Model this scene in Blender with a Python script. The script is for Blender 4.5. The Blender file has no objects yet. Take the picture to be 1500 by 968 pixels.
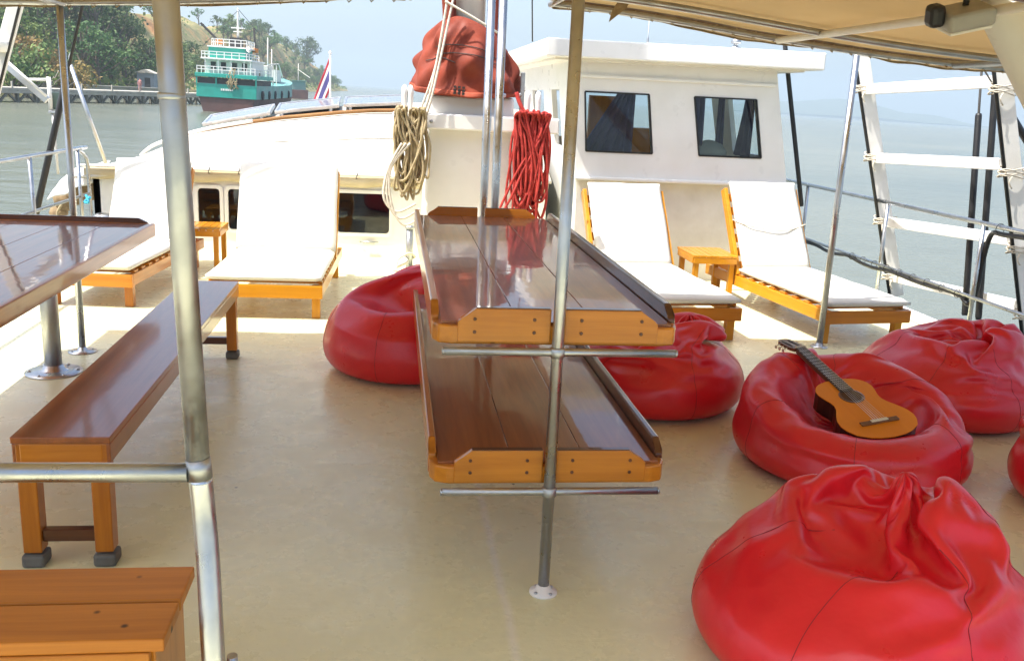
import bpy, bmesh, math, random
from mathutils import Vector, Matrix, noise
R = math.radians
PI = math.pi
random.seed(7)
S = bpy.context.scene
COL = S.collection

# ------------------------------------------------------------------ camera
CAM_H = 1.55
FPX = 1365.6                      # focal length in pixels of the 1500 px wide photograph
YAW, PITCH, ROLL = 0.13338269, 0.24249107, 0.04746246
def cam_axes():
    cy, sy, cp, sp = math.cos(YAW), math.sin(YAW), math.cos(PITCH), math.sin(PITCH)
    fw = Vector((sy*cp, cy*cp, -sp)); r = Vector((cy, -sy, 0)); u = r.cross(fw)
    c, s = math.cos(ROLL), math.sin(ROLL)
    return c*r + s*u, -s*r + c*u, fw
CR, CU, CF = cam_axes()
CPOS = Vector((0, 0, CAM_H))
cd = bpy.data.cameras.new('camera'); cam = bpy.data.objects.new('camera', cd); COL.objects.link(cam)
cd.sensor_width = 36; cd.lens = FPX/1500*36; cd.clip_start = 0.05; cd.clip_end = 30000
cam.matrix_world = Matrix(((CR.x, CU.x, -CF.x, 0), (CR.y, CU.y, -CF.y, 0), (CR.z, CU.z, -CF.z, CAM_H), (0, 0, 0, 1)))
S.camera = cam

# ------------------------------------------------------------------ sky, sun, exposure
SUN_DIR = Vector((0.90, 0.32, -1.90)).normalized()      # the way the light travels
SUN_STRENGTH, SKY_STRENGTH, EXPOSURE = 3.5, 0.126, 1.48
el = math.asin(-SUN_DIR.z); az = math.atan2(-SUN_DIR.x, -SUN_DIR.y)
W = bpy.data.worlds.new('World'); S.world = W; W.use_nodes = True
nt = W.node_tree; bg = nt.nodes['Background']
sky = nt.nodes.new('ShaderNodeTexSky'); sky.sky_type = 'NISHITA'; sky.sun_disc = False
sky.sun_elevation = el; sky.sun_rotation = az; sky.altitude = 0; sky.air_density = 1.0; sky.dust_density = 4.0; sky.ozone_density = 1.6
nt.links.new(sky.outputs[0], bg.inputs[0]); bg.inputs[1].default_value = SKY_STRENGTH
sl = bpy.data.lights.new('sun', 'SUN'); sl.energy = SUN_STRENGTH; sl.angle = R(0.53); sl.color = (1, 0.955, 0.87)
so = bpy.data.objects.new('sun', sl); COL.objects.link(so); so.location = (-9, -3, 25)
so.rotation_euler = SUN_DIR.to_track_quat('-Z', 'Y').to_euler()
vs = S.view_settings; vs.view_transform = 'Standard'; vs.look = 'None'; vs.exposure = EXPOSURE; vs.gamma = 1; vs.use_curve_mapping = False
cy_ = S.cycles
cy_.max_bounces = 10; cy_.diffuse_bounces = 5; cy_.glossy_bounces = 5; cy_.transmission_bounces = 6; cy_.volume_bounces = 1
cy_.transparent_max_bounces = 16; cy_.caustics_reflective = False; cy_.caustics_refractive = False; cy_.sample_clamp_indirect = 6

# ------------------------------------------------------------------ helpers: survey of real positions
def ray(px, py): return CR*(px-750) - CU*(py-484) + CF*FPX
def PY(px, py, Y):                # the point of the plane Y = const seen in that direction
    v = ray(px, py); return CPOS + v*(Y/v.y)
def PZ(px, py, z):
    v = ray(px, py); return CPOS + v*((z-CAM_H)/v.z)
# the sea's own frame: the boat heels about one degree
SEA_H = 3.9
SEA = Matrix(((0.99985, 0.00011, 0.01752), (0.0, 0.99998, -0.00623), (-0.01752, 0.00623, 0.99983))).to_4x4()
SEA = Matrix.Translation(Vector((0, 0, CAM_H)) ) @ SEA @ Matrix.Translation(Vector((0, 0, -SEA_H)))
def seaY(px, py, Y):              # sea-frame point at sea-frame distance Y
    v = SEA.to_3x3().transposed() @ ray(px, py)
    return Vector((0, 0, SEA_H)) + v*(Y/v.y)

# ------------------------------------------------------------------ materials
def nodes(name):
    m = bpy.data.materials.new(name); m.use_nodes = True
    t = m.node_tree; return m, t, t.nodes, t.links, t.nodes['Principled BSDF']
def rgba(c): return (c[0], c[1], c[2], 1)
def tcoord(n, l, scale, rand=False):
    tc = n.new('ShaderNodeTexCoord'); mp = n.new('ShaderNodeMapping'); mp.inputs['Scale'].default_value = scale
    l.new(tc.outputs['Object'], mp.inputs['Vector'])
    if rand:
        oi = n.new('ShaderNodeObjectInfo'); vm = n.new('ShaderNodeVectorMath'); vm.operation = 'SCALE'
        cx = n.new('ShaderNodeCombineXYZ')
        for i in range(3): l.new(oi.outputs['Random'], cx.inputs[i])
        vm.inputs['Scale'].default_value = 17.0; l.new(cx.outputs[0], vm.inputs[0]); l.new(vm.outputs[0], mp.inputs['Location'])
    return mp.outputs[0]
def noise_tex(n, l, vec, scale, detail=4, rough=0.55, dist=0.0):
    x = n.new('ShaderNodeTexNoise'); x.inputs['Scale'].default_value = scale; x.inputs['Detail'].default_value = detail
    x.inputs['Roughness'].default_value = rough; x.inputs['Distortion'].default_value = dist
    l.new(vec, x.inputs['Vector']); return x.outputs['Fac']
def ramp(n, l, fac, stops):
    r = n.new('ShaderNodeValToRGB'); e = r.color_ramp.elements
    while len(e) < len(stops): e.new(0.5)
    for k, (p, c) in enumerate(stops): e[k].position = p; e[k].color = rgba(c)
    l.new(fac, r.inputs[0]); return r.outputs[0]
def mapr(n, l, fac, a, b, c, d):
    m = n.new('ShaderNodeMapRange'); 
    for i, v in enumerate((a, b, c, d)): m.inputs[1+i].default_value = v
    l.new(fac, m.inputs[0]); return m.outputs[0]
def bump(n, l, h, b, strength, dist=0.01, prev=None):
    x = n.new('ShaderNodeBump'); x.inputs['Strength'].default_value = strength; x.inputs['Distance'].default_value = dist
    l.new(h, x.inputs['Height'])
    if prev is not None: l.new(prev, x.inputs['Normal'])
    l.new(x.outputs[0], b.inputs['Normal']); return x.outputs[0]
def mix(n, l, fac, a, b):
    x = n.new('ShaderNodeMix'); x.data_type = 'RGBA'
    if isinstance(fac, float): x.inputs[0].default_value = fac
    else: l.new(fac, x.inputs[0])
    for s_, v in ((6, a), (7, b)):
        if isinstance(v, tuple): x.inputs[s_].default_value = rgba(v)
        else: l.new(v, x.inputs[s_])
    return x.outputs[2]
def paint(name, a, b=None, rough=0.4, scale=6.0, bstr=0.15, bdist=0.004, metal=0.0, coat=0.0, bscale=40.0, spec=0.5):
    m, t, n, l, p = nodes(name)
    b = b or tuple(c*0.86 for c in a)
    v = tcoord(n, l, (1, 1, 1), True)
    f = noise_tex(n, l, v, scale, 6, 0.6)
    l.new(ramp(n, l, f, [(0.32, b), (0.62, a)]), p.inputs['Base Color'])
    l.new(mapr(n, l, noise_tex(n, l, v, scale*2.3, 3), 0.3, 0.7, rough*0.8, rough*1.2), p.inputs['Roughness'])
    p.inputs['Metallic'].default_value = metal; p.inputs['Coat Weight'].default_value = coat; p.inputs['Coat Roughness'].default_value = 0.12
    p.inputs['Specular IOR Level'].default_value = spec
    if bstr: bump(n, l, noise_tex(n, l, v, bscale, 4), p, bstr, bdist)
    return m
def wood(name, light, dark, axis='Y', coat=0.5, rough=0.3, grain=1.0, crough=0.06, spots=0.0):
    m, t, n, l, p = nodes(name)
    k = {'X': (1.2, 26, 26), 'Y': (26, 1.2, 26), 'Z': (26, 26, 1.2)}[axis]
    k2 = {'X': (0.5, 7, 7), 'Y': (7, 0.5, 7), 'Z': (7, 7, 0.5)}[axis]
    v = tcoord(n, l, k, True); v2 = tcoord(n, l, k2, True); v3 = tcoord(n, l, (1, 1, 1), True)
    g = noise_tex(n, l, v, 1.6*grain, 5, 0.65, 0.4); g2 = noise_tex(n, l, v2, 1.1, 3, 0.5, 0.8); g3 = noise_tex(n, l, v3, 2.2, 4)
    c1 = ramp(n, l, g, [(0.30, dark), (0.50, tuple((x+y)/2 for x, y in zip(light, dark))), (0.70, light)])
    c2 = ramp(n, l, g2, [(0.35, dark), (0.65, light)])
    c = mix(n, l, 0.5, c1, c2)
    c = mix(n, l, mapr(n, l, g3, 0.55, 0.85, 0.0, 0.45), c, tuple(x*0.45 for x in dark))
    if spots:
        vo = n.new('ShaderNodeTexVoronoi'); vo.inputs['Scale'].default_value = 9.0; l.new(v3, vo.inputs['Vector'])
        c = mix(n, l, mapr(n, l, vo.outputs['Distance'], 0.055, 0.10, spots, 0.0), c, (0.02, 0.008, 0.003))
    l.new(c, p.inputs['Base Color'])
    p.inputs['Roughness'].default_value = rough; p.inputs['Coat Weight'].default_value = coat; p.inputs['Coat Roughness'].default_value = crough
    p.inputs['Specular IOR Level'].default_value = 0.15; p.inputs['Coat IOR'].default_value = 1.42
    b1 = bump(n, l, g, p, 0.12, 0.002)
    x = n.new('ShaderNodeBump'); x.inputs['Strength'].default_value = 0.10; x.inputs['Distance'].default_value = 0.01
    l.new(noise_tex(n, l, v3, 5.0, 3), x.inputs['Height']); l.new(x.outputs[0], p.inputs['Coat Normal'])
    return m
def metal(name, col, rough=0.25, scale=8.0):
    m, t, n, l, p = nodes(name)
    v = tcoord(n, l, (1, 1, 1), True); f = noise_tex(n, l, v, scale, 5)
    l.new(ramp(n, l, f, [(0.3, tuple(c*0.75 for c in col)), (0.65, col)]), p.inputs['Base Color'])
    l.new(mapr(n, l, noise_tex(n, l, v, 14, 4), 0.3, 0.7, rough*0.7, rough*1.4), p.inputs['Roughness'])
    p.inputs['Metallic'].default_value = 1.0
    return m
M = {}
M['steel'] = metal('stainless_steel', (0.54, 0.555, 0.57), 0.32)
M['galv'] = metal('galvanised_steel', (0.47, 0.485, 0.50), 0.40)
M['white'] = paint('white_gloss_paint', (0.80, 0.79, 0.76), (0.74, 0.73, 0.69), 0.32, 3.0, 0.08, 0.004)
M['white_old'] = paint('worn_white_paint', (0.76, 0.74, 0.69), (0.66, 0.63, 0.57), 0.45, 4.0, 0.2, 0.005)
M['roof_white'] = paint('white_roof_coating', (0.56, 0.54, 0.485), (0.46, 0.43, 0.37), 0.6, 1.6, 0.5, 0.03, bscale=6.0)
M['cream_canvas'] = paint('cream_canvas', (0.55, 0.47, 0.33), (0.46, 0.38, 0.25), 0.85, 5.0, 0.3, 0.004, bscale=220)
M['cushion'] = paint('white_cushion_cloth', (0.64, 0.63, 0.58), (0.57, 0.555, 0.50), 0.8, 3.0, 0.35, 0.006, bscale=18)
M['pad'] = paint('dark_grey_foot_rubber', (0.13, 0.13, 0.12), (0.08, 0.08, 0.075), 0.7, 8.0, 0.2)
M['black'] = paint('black_rubber', (0.012, 0.012, 0.013), None, 0.45, 5.0, 0.1)
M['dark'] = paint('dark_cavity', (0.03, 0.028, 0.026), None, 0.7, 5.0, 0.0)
M['teak_y'] = wood('varnished_teak_long', (0.54, 0.20, 0.022), (0.28, 0.085, 0.009), 'Y')
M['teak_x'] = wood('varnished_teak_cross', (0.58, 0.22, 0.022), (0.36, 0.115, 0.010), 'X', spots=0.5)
M['teak_z'] = wood('varnished_teak_leg', (0.54, 0.20, 0.020), (0.30, 0.09, 0.009), 'Z')
M['yellow_y'] = wood('yellow_teak_long', (0.62, 0.28, 0.018), (0.42, 0.16, 0.01), 'Y')
M['yellow_x'] = wood('yellow_teak_cross', (0.62, 0.28, 0.018), (0.44, 0.17, 0.01), 'X')
M['yellow_z'] = wood('yellow_teak_leg', (0.64, 0.31, 0.02), (0.44, 0.17, 0.01), 'Z')
M['top_y'] = wood('dark_glossy_tabletop', (0.36, 0.115, 0.028), (0.17, 0.050, 0.012), 'Y', 0.9, 0.35, 1.0, 0.035)
M['bench_y'] = wood('brown_bench_seat', (0.34, 0.105, 0.026), (0.19, 0.055, 0.013), 'Y', 0.9, 0.35, 1.0, 0.10)
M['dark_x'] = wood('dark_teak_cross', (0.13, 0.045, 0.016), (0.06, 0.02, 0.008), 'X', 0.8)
M['step_x'] = wood('orange_step_planks', (0.54, 0.195, 0.022), (0.30, 0.095, 0.012), 'X', 0.3, 0.45, 1.0, 0.25, spots=0.9)
M['rope_tan'] = paint('tan_rope', (0.42, 0.34, 0.20), (0.30, 0.23, 0.12), 0.9, 30.0, 0.6, 0.004, bscale=160)
M['rope_red'] = paint('red_rope', (0.42, 0.035, 0.025), (0.28, 0.018, 0.016), 0.85, 30.0, 0.6, 0.004, bscale=160)
M['rope_white'] = paint('white_rope', (0.66, 0.60, 0.50), (0.5, 0.45, 0.36), 0.9, 30.0, 0.6, 0.003, bscale=160)
M['sail'] = paint('rust_red_sailcloth', (0.22, 0.032, 0.011), (0.15, 0.021, 0.008), 0.8, 4.0, 0.3, 0.004, bscale=120)
M['sail_edge'] = paint('faded_sail_hem', (0.33, 0.065, 0.03), (0.25, 0.045, 0.02), 0.85, 8.0, 0.3, 0.003)
def vinyl(name, a, b):
    m, t, n, l, p = nodes(name)
    v = tcoord(n, l, (1, 1, 1), True)
    l.new(ramp(n, l, noise_tex(n, l, v, 3.0, 5), [(0.3, b), (0.65, a)]), p.inputs['Base Color'])
    l.new(mapr(n, l, noise_tex(n, l, v, 7, 4), 0.3, 0.7, 0.26, 0.40), p.inputs['Roughness'])
    p.inputs['Specular IOR Level'].default_value = 0.5
    p.inputs['Sheen Weight'].default_value = 0.0; p.inputs['Sheen Roughness'].default_value = 0.4; p.inputs['Sheen Tint'].default_value = (1, 0.6, 0.6, 1)
    b1 = bump(n, l, noise_tex(n, l, v, 9.0, 3), p, 0.30, 0.012)
    return m
M['vinyl'] = vinyl('red_vinyl', (0.66, 0.012, 0.020), (0.56, 0.009, 0.016))
M['seam'] = paint('dark_red_seam', (0.24, 0.006, 0.010), None, 0.6, 9.0, 0)
def glass(name, tint=(0.9, 0.95, 0.95)):
    m, t, n, l, p = nodes(name)
    p.inputs['Base Color'].default_value = rgba(tint); p.inputs['Roughness'].default_value = 0.02
    p.inputs['IOR'].default_value = 1.45
    tr = n.new('ShaderNodeBsdfTransparent'); tr.inputs[0].default_value = rgba(tint)
    gl = n.new('ShaderNodeBsdfGlossy'); gl.inputs['Roughness'].default_value = 0.015
    fr = n.new('ShaderNodeFresnel'); fr.inputs[0].default_value = 1.5
    v = tcoord(n, l, (1, 1, 1)); 
    bp = n.new('ShaderNodeBump'); bp.inputs['Strength'].default_value = 0.05; bp.inputs['Distance'].default_value = 0.01
    l.new(noise_tex(n, l, v, 3.0, 2), bp.inputs['Height']); l.new(bp.outputs[0], gl.inputs['Normal'])
    mx = n.new('ShaderNodeMixShader'); l.new(fr.outputs[0], mx.inputs[0]); l.new(tr.outputs[0], mx.inputs[1]); l.new(gl.outputs[0], mx.inputs[2])
    l.new(mx.outputs[0], n['Material Output'].inputs['Surface'])
    return m
M['glass'] = glass('window_glass', (0.80, 0.86, 0.86))
M['curtain'] = paint('purple_curtain_cloth', (0.11, 0.095, 0.21), (0.075, 0.065, 0.15), 0.9, 6.0, 0.2)
M['solar'] = paint('solar_cell_sky_sheen', (0.20, 0.21, 0.23), (0.15, 0.16, 0.18), 0.3, 8.0, 0.0, coat=1.0)  # cells greyed and lightened, the sky's reflection put into their colour
M['alu'] = metal('anodised_aluminium', (0.74, 0.74, 0.74), 0.35)

# ------------------------------------------------------------------ mesh builder
class MB:
    def __init__(s): s.bm = bmesh.new()
    def box(s, c, d, rot=None, bev=0.0, seg=2):
        g = bmesh.ops.create_cube(s.bm, size=1.0); vs_ = g['verts']
        for v in vs_: v.co = Vector((v.co.x*d[0], v.co.y*d[1], v.co.z*d[2]))
        if bev > 0:
            es = list({e for v in vs_ for e in v.link_edges})
            r = bmesh.ops.bevel(s.bm, geom=es, offset=min(bev, 0.45*min(d)), segments=seg, profile=0.5, affect='EDGES')
            vs_ = list({v for f in r['faces'] for v in f.verts} | {v for v in vs_ if v.is_valid})
        mt = Matrix.Translation(Vector(c)) @ (rot.to_4x4() if rot is not None else Matrix.Identity(4))
        for v in vs_: v.co = mt @ v.co
        return s
    def beam(s, a, b, w, h, up=(0, 0, 1), bev=0.0):
        a = Vector(a); b = Vector(b); z = (b-a); L = z.length; z.normalize()
        x = Vector(up).cross(z)
        if x.length < 1e-5: x = Vector((1, 0, 0)).cross(z)
        x.normalize(); y = z.cross(x)
        rot = Matrix((x, y, z)).transposed()
        return s.box((a+b)/2, (w, h, L), rot, bev)
    def tube(s, pts, r, n=10, caps=True, closed=False):
        pts = [Vector(p) for p in pts]; k = len(pts)
        rr = r if isinstance(r, (list, tuple)) else [r]*k
        def tan(i):
            if closed: return (pts[(i+1) % k]-pts[i-1]).normalized()
            return (pts[min(i+1, k-1)]-pts[max(i-1, 0)]).normalized()
        t0 = tan(0); u = t0.orthogonal().normalized(); rings = []
        for i in range(k):
            t = tan(i); u = (u - t*u.dot(t))
            if u.length < 1e-6: u = t.orthogonal()
            u.normalize(); w = t.cross(u)
            rings.append([s.bm.verts.new(pts[i] + (u*math.cos(2*PI*j/n) + w*math.sin(2*PI*j/n))*rr[i]) for j in range(n)])
        for i in range(k if closed else k-1):
            A = rings[i]; B = rings[(i+1) % k]
            for j in range(n):
                f = s.bm.faces.new((A[j], A[(j+1) % n], B[(j+1) % n], B[j])); f.smooth = True
        if caps and not closed:
            s.bm.faces.new(rings[0][::-1]); s.bm.faces.new(rings[-1])
        return s
    def lathe(s, prof, n=24, origin=(0, 0, 0), axis=(0, 0, 1)):
        o = Vector(origin); q = Vector((0, 0, 1)).rotation_difference(Vector(axis))
        rings = []
        for r, z in prof:
            rings.append([s.bm.verts.new(o + q @ Vector((r*math.cos(2*PI*j/n), r*math.sin(2*PI*j/n), z))) for j in range(n)])
        for A, B in zip(rings, rings[1:]):
            for j in range(n):
                f = s.bm.faces.new((A[j], A[(j+1) % n], B[(j+1) % n], B[j])); f.smooth = True
        if prof[0][0] > 1e-4: s.bm.faces.new(rings[0][::-1])
        if prof[-1][0] > 1e-4: s.bm.faces.new(rings[-1])
        return s
    def prism(s, poly, vec, mt=None):
        vec = Vector(vec); a = [Vector(p) for p in poly]
        if mt is not None: a = [mt @ p for p in a]; vec = mt.to_3x3() @ vec
        A = [s.bm.verts.new(p) for p in a]; B = [s.bm.verts.new(p+vec) for p in a]
        n = len(A)
        s.bm.faces.new(A); s.bm.faces.new(B[::-1])
        for i in range(n): s.bm.faces.new((A[i], B[i], B[(i+1) % n], A[(i+1) % n]))
        return s
    def grid(s, fn, nu, nv, thick=0.0, smooth=True, wrap=False):
        V = [[s.bm.verts.new(fn(i/nu, j/nv)) for j in range(nv+1)] for i in range(nu+(0 if wrap else 1))]
        k = len(V)
        for i in range(nu):
            for j in range(nv):
                f = s.bm.faces.new((V[i][j], V[(i+1) % k][j], V[(i+1) % k][j+1], V[i][j+1])); f.smooth = smooth
        return s
    def plate(s, nodes_, holes, off):
        off = Vector(off); nr = len(nodes_); nc = len(nodes_[0])
        F = [[s.bm.verts.new(Vector(p)) for p in r] for r in nodes_]; B = [[s.bm.verts.new(Vector(p)+off) for p in r] for r in nodes_]
        solid = lambda i, j: 0 <= i < nr-1 and 0 <= j < nc-1 and (i, j) not in holes
        for i in range(nr-1):
            for j in range(nc-1):
                if not solid(i, j): continue
                s.bm.faces.new((F[i][j], F[i][j+1], F[i+1][j+1], F[i+1][j])); s.bm.faces.new((B[i+1][j], B[i+1][j+1], B[i][j+1], B[i][j]))
                for (di, dj, p, q) in ((-1, 0, (i, j), (i, j+1)), (1, 0, (i+1, j+1), (i+1, j)), (0, -1, (i+1, j), (i, j)), (0, 1, (i, j+1), (i+1, j+1))):
                    if not solid(i+di, j+dj):
                        s.bm.faces.new((F[q[0]][q[1]], F[p[0]][p[1]], B[p[0]][p[1]], B[q[0]][q[1]]))
        return s
    def build(s, name, mat, parent=None, smooth=None, mods=None):
        s.bm.normal_update()
        bmesh.ops.recalc_face_normals(s.bm, faces=s.bm.faces)
        me = bpy.data.meshes.new(name); s.bm.to_mesh(me); s.bm.free()
        if smooth: 
            for p in me.polygons: p.use_smooth = True
        o = bpy.data.objects.new(name, me); COL.objects.link(o)
        for mm in (mat if isinstance(mat, (list, tuple)) else [mat]): me.materials.append(mm)
        if parent is not None: o.parent = parent
        return o
def tag(o, label=None, cat=None, group=None, kind=None):
    if label: o['label'] = label
    if cat: o['category'] = cat
    if group: o['group'] = group
    if kind: o['kind'] = kind
    return o
def thing(name, label, cat, loc=(0, 0, 0), rz=0.0, group=None):
    o = bpy.data.objects.new(name, None); COL.objects.link(o); o.empty_display_size = 0.2
    o.location = loc; o.rotation_euler = (0, 0, rz); return tag(o, label, cat, group)
def copy_tree(o, parent=None):
    c = o.copy(); COL.objects.link(c)
    if parent is not None: c.parent = parent
    for ch in list(o.children): copy_tree(ch, c)
    return c
def solidify(o, t, off=-1.0):
    m = o.modifiers.new('thickness', 'SOLIDIFY'); m.thickness = t; m.offset = off; return o
def subsurf(o, k=1):
    m = o.modifiers.new('smooth', 'SUBSURF'); m.levels = k; m.render_levels = k; return o
def catmull(pts, n=6, closed=False):
    pts = [Vector(p) for p in pts]; out = []; k = len(pts)
    for i in range(k if closed else k-1):
        g = (lambda j: pts[j % k]) if closed else (lambda j: pts[max(0, min(k-1, j))])
        a, b, c, d = g(i-1), g(i), g(i+1), g(i+2)
        for q in range(n):
            t = q/n
            out.append(0.5*((2*b) + (c-a)*t + (2*a-5*b+4*c-d)*t*t + (3*b-a-3*c+d)*t**3))
    if not closed: out.append(pts[-1])
    return out
def sm(a, b, x):
    t = max(0, min(1, (x-a)/(b-a))); return t*t*(3-2*t)

HAZE = 0.0005
GT_, GH_ = Vector((2.105, 3.46, .255)), Vector((1.968, 4.38, .47))
GROLL, GROLLZ = .124, .137

# ================================================================== THE SETTING
# ------------------------------------------------------------------ deck of our boat
DX0, DX1 = -2.98, 4.16
def deck_mat():
    m, t, n, l, p = nodes('cream_deck_paint')
    v = tcoord(n, l, (1, 1, 1))
    f = noise_tex(n, l, v, 0.9, 6, 0.6); f2 = noise_tex(n, l, v, 5.0, 6, 0.65)
    c = ramp(n, l, f, [(0.30, (0.665, 0.645, 0.40)), (0.70, (0.745, 0.73, 0.47))])
    c = mix(n, l, mapr(n, l, f2, 0.45, 0.9, 0.0, 0.40), c, (0.58, 0.55, 0.36))
    vo = n.new('ShaderNodeTexVoronoi'); vo.inputs['Scale'].default_value = 2.6; l.new(v, vo.inputs['Vector'])
    spk = mapr(n, l, vo.outputs['Distance'], 0.012, 0.022, 0.75, 0.0)
    c = mix(n, l, spk, c, (0.06, 0.05, 0.04))
    # long worn streak along the middle of the deck
    sx = n.new('ShaderNodeSeparateXYZ'); l.new(v, sx.inputs[0])
    ad = n.new('ShaderNodeMath'); ad.operation = 'MULTIPLY_ADD'; ad.inputs[1].default_value = 0.06; ad.inputs[2].default_value = -0.40
    l.new(noise_tex(n, l, v, 1.5, 4), ad.inputs[0])
    su = n.new('ShaderNodeMath'); su.operation = 'ADD'; l.new(sx.outputs[0], su.inputs[0]); l.new(ad.outputs[0], su.inputs[1])
    ab = n.new('ShaderNodeMath'); ab.operation = 'ABSOLUTE'; l.new(su.outputs[0], ab.inputs[0])
    c = mix(n, l, mapr(n, l, ab.outputs[0], 0.004, 0.022, 0.45, 0.0), c, (0.80, 0.77, 0.68))
    l.new(c, p.inputs['Base Color'])
    l.new(mapr(n, l, f2, 0.3, 0.75, 0.22, 0.36), p.inputs['Roughness'])
    b = bump(n, l, noise_tex(n, l, v, 22.0, 5), p, 0.16, 0.008)
    b = bump(n, l, noise_tex(n, l, v, 3.0, 3), p, 0.25, 0.02, b)
    mp = n.new('ShaderNodeMapping'); mp.inputs['Scale'].default_value = (3, 60, 1); l.new(v, mp.inputs['Vector'])
    bump(n, l, noise_tex(n, l, mp.outputs[0], 1.0, 4), p, 0.10, 0.004, b)
    return m
M['deck'] = deck_mat()
d = MB(); d.box(((DX0+DX1)/2, 6.5, -0.06), (DX1-DX0, 19, 0.12)); tag(d.build('deck', M['deck']), kind='structure')
h = MB(); h.prism([(DX0, -3, -.125), (DX1, -3, -.125), (DX1, 12, -.125), (3.4, 16, -.125), (-2.3, 16, -.125), (DX0, 12, -.125)], (0, 0, -3.2))
tag(h.build('hull', M['white_old']), kind='structure')
for x in (DX0+.05, DX1-.05):
    b = MB(); b.box((x, 4.5, .035), (.08, 14.9, .07), None, .012); tag(b.build('toe_rail', M['white']), kind='structure')

# ------------------------------------------------------------------ sea
def sea_mat():
    m, t, n, l, p = nodes('murky_green_sea')
    v = tcoord(n, l, (1, 1, 1))
    c = ramp(n, l, noise_tex(n, l, v, 0.03, 5), [(0.3, (0.085, 0.100, 0.083)), (0.7, (0.145, 0.148, 0.11))])
    l.new(c, p.inputs['Base Color']); p.inputs['Roughness'].default_value = 0.22; p.inputs['IOR'].default_value = 1.33; p.inputs['Specular IOR Level'].default_value = 0.28
    mp = n.new('ShaderNodeMapping'); mp.inputs['Scale'].default_value = (0.55, 1.0, 1); mp.inputs['Rotation'].default_value = (0, 0, .35); l.new(v, mp.inputs['Vector'])
    b = bump(n, l, noise_tex(n, l, mp.outputs[0], 0.55, 4, 0.55, 0.6), p, 0.20, 0.5)
    b = bump(n, l, noise_tex(n, l, mp.outputs[0], 2.6, 3, 0.5, 0.5), p, 0.30, 0.10, b)
    b = bump(n, l, noise_tex(n, l, mp.outputs[0], 0.07, 3), p, 0.12, 2.0, b)
    return m
M['sea'] = sea_mat()
s_ = MB(); L_ = 6000
s_.grid(lambda u, v: (-L_+2*L_*u, -1500+(L_+1500)*v, 0), 8, 8, smooth=False)
o = s_.build('sea', M['sea']); o.matrix_world = SEA; tag(o, kind='structure')

# ------------------------------------------------------------------ wooded island and far hills (sea frame)
def shore_x(y):
    pts = [(60, -62), (100, -52), (122, -45), (142, -40), (184, -38.5), (260, -37), (400, -35), (520, -33), (600, -28.5), (640, -30)]
    for (a, xa), (b, xb) in zip(pts, pts[1:]):
        if y <= b: return xa + (xb-xa)*max(0, (y-a)/(b-a))
    return pts[-1][1]
def hill_h(x, y):
    t = shore_x(y) - x
    pts = [(60, 9), (130, 11), (160, 12.5), (200, 13.0), (230, 15.5), (300, 17.5), (450, 20.5), (550, 16), (600, 12), (628, 0)]
    rh = 0
    for (a, ha), (b, hb) in zip(pts, pts[1:]):
        if y <= b: rh = ha+(hb-ha)*max(0, (y-a)/(b-a)); break
    k = sm(0, 23, t)
    w = Vector((x*.05, y*.03, 0))
    return 0.9*sm(-1.5, 1.5, t)*(1 if y < 620 else 0) + rh*k*(1+.22*noise.noise(w)+.1*noise.noise(w*3)) - 1.2*sm(1.5, -4, t)
def hill_mat():
    m, t, n, l, p = nodes('dry_grass_and_soil')
    v = tcoord(n, l, (1, 1, 1))
    a = noise_tex(n, l, v, 0.09, 6, 0.65); b = noise_tex(n, l, v, 0.5, 5)
    c = ramp(n, l, b, [(0.3, (0.12, 0.13, 0.045)), (0.5, (0.19, 0.175, 0.065)), (0.7, (0.26, 0.21, 0.085))])
    c = mix(n, l, mapr(n, l, a, 0.54, 0.64, 0.0, 0.8), c, (0.44, 0.23, 0.085))
    vd = n.new('ShaderNodeVectorMath'); vd.operation = 'DISTANCE'
    mp = n.new('ShaderNodeMapping'); mp.inputs['Scale'].default_value = (1, .55, 1); l.new(v, mp.inputs['Vector']); l.new(mp.outputs[0], vd.inputs[0])
    vd.inputs[1].default_value = (-53.0, 231*.55, 12)
    c = mix(n, l, mapr(n, l, vd.outputs['Value'], 3.2, 6.5, 0.9, 0.0), c, (0.55, 0.26, 0.085))
    l.new(c, p.inputs['Base Color']); p.inputs['Roughness'].default_value = 0.95
    bump(n, l, b, p, 0.6, 0.8)
    return m
M['hill'] = hill_mat()
g = MB(); g.grid(lambda u, v: (lambda x, y: (x, y, hill_h(x, y)))(-120+96*u, 60+590*v), 96, 150)
o = g.build('hill', M['hill']); o.matrix_world = SEA; tag(o, kind='structure')
M['farhill'] = paint('far_forest', (0.05, 0.075, 0.045), None, 0.9, 0.004, 0)
g = MB()
def far_h(x): 
    return 62*math.exp(-((x-1540)/170)**2) + 40*math.exp(-((x-1260)/190)**2) + 30*math.exp(-((x-1830)/160)**2) + 5*noise.noise(Vector((x*.01, 0, 3))) + 2.5*noise.noise(Vector((x*.04, 5, 3))) - 3
g.grid(lambda u, v: (lambda x: (x, 2950+380*v, max(-4, far_h(x)*math.sin(PI*min(1, v+.02))**.7)))(700+1700*u), 90, 12)
o = g.build('far_hills', M['farhill']); o.matrix_world = SEA; tag(o, kind='structure')

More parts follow.
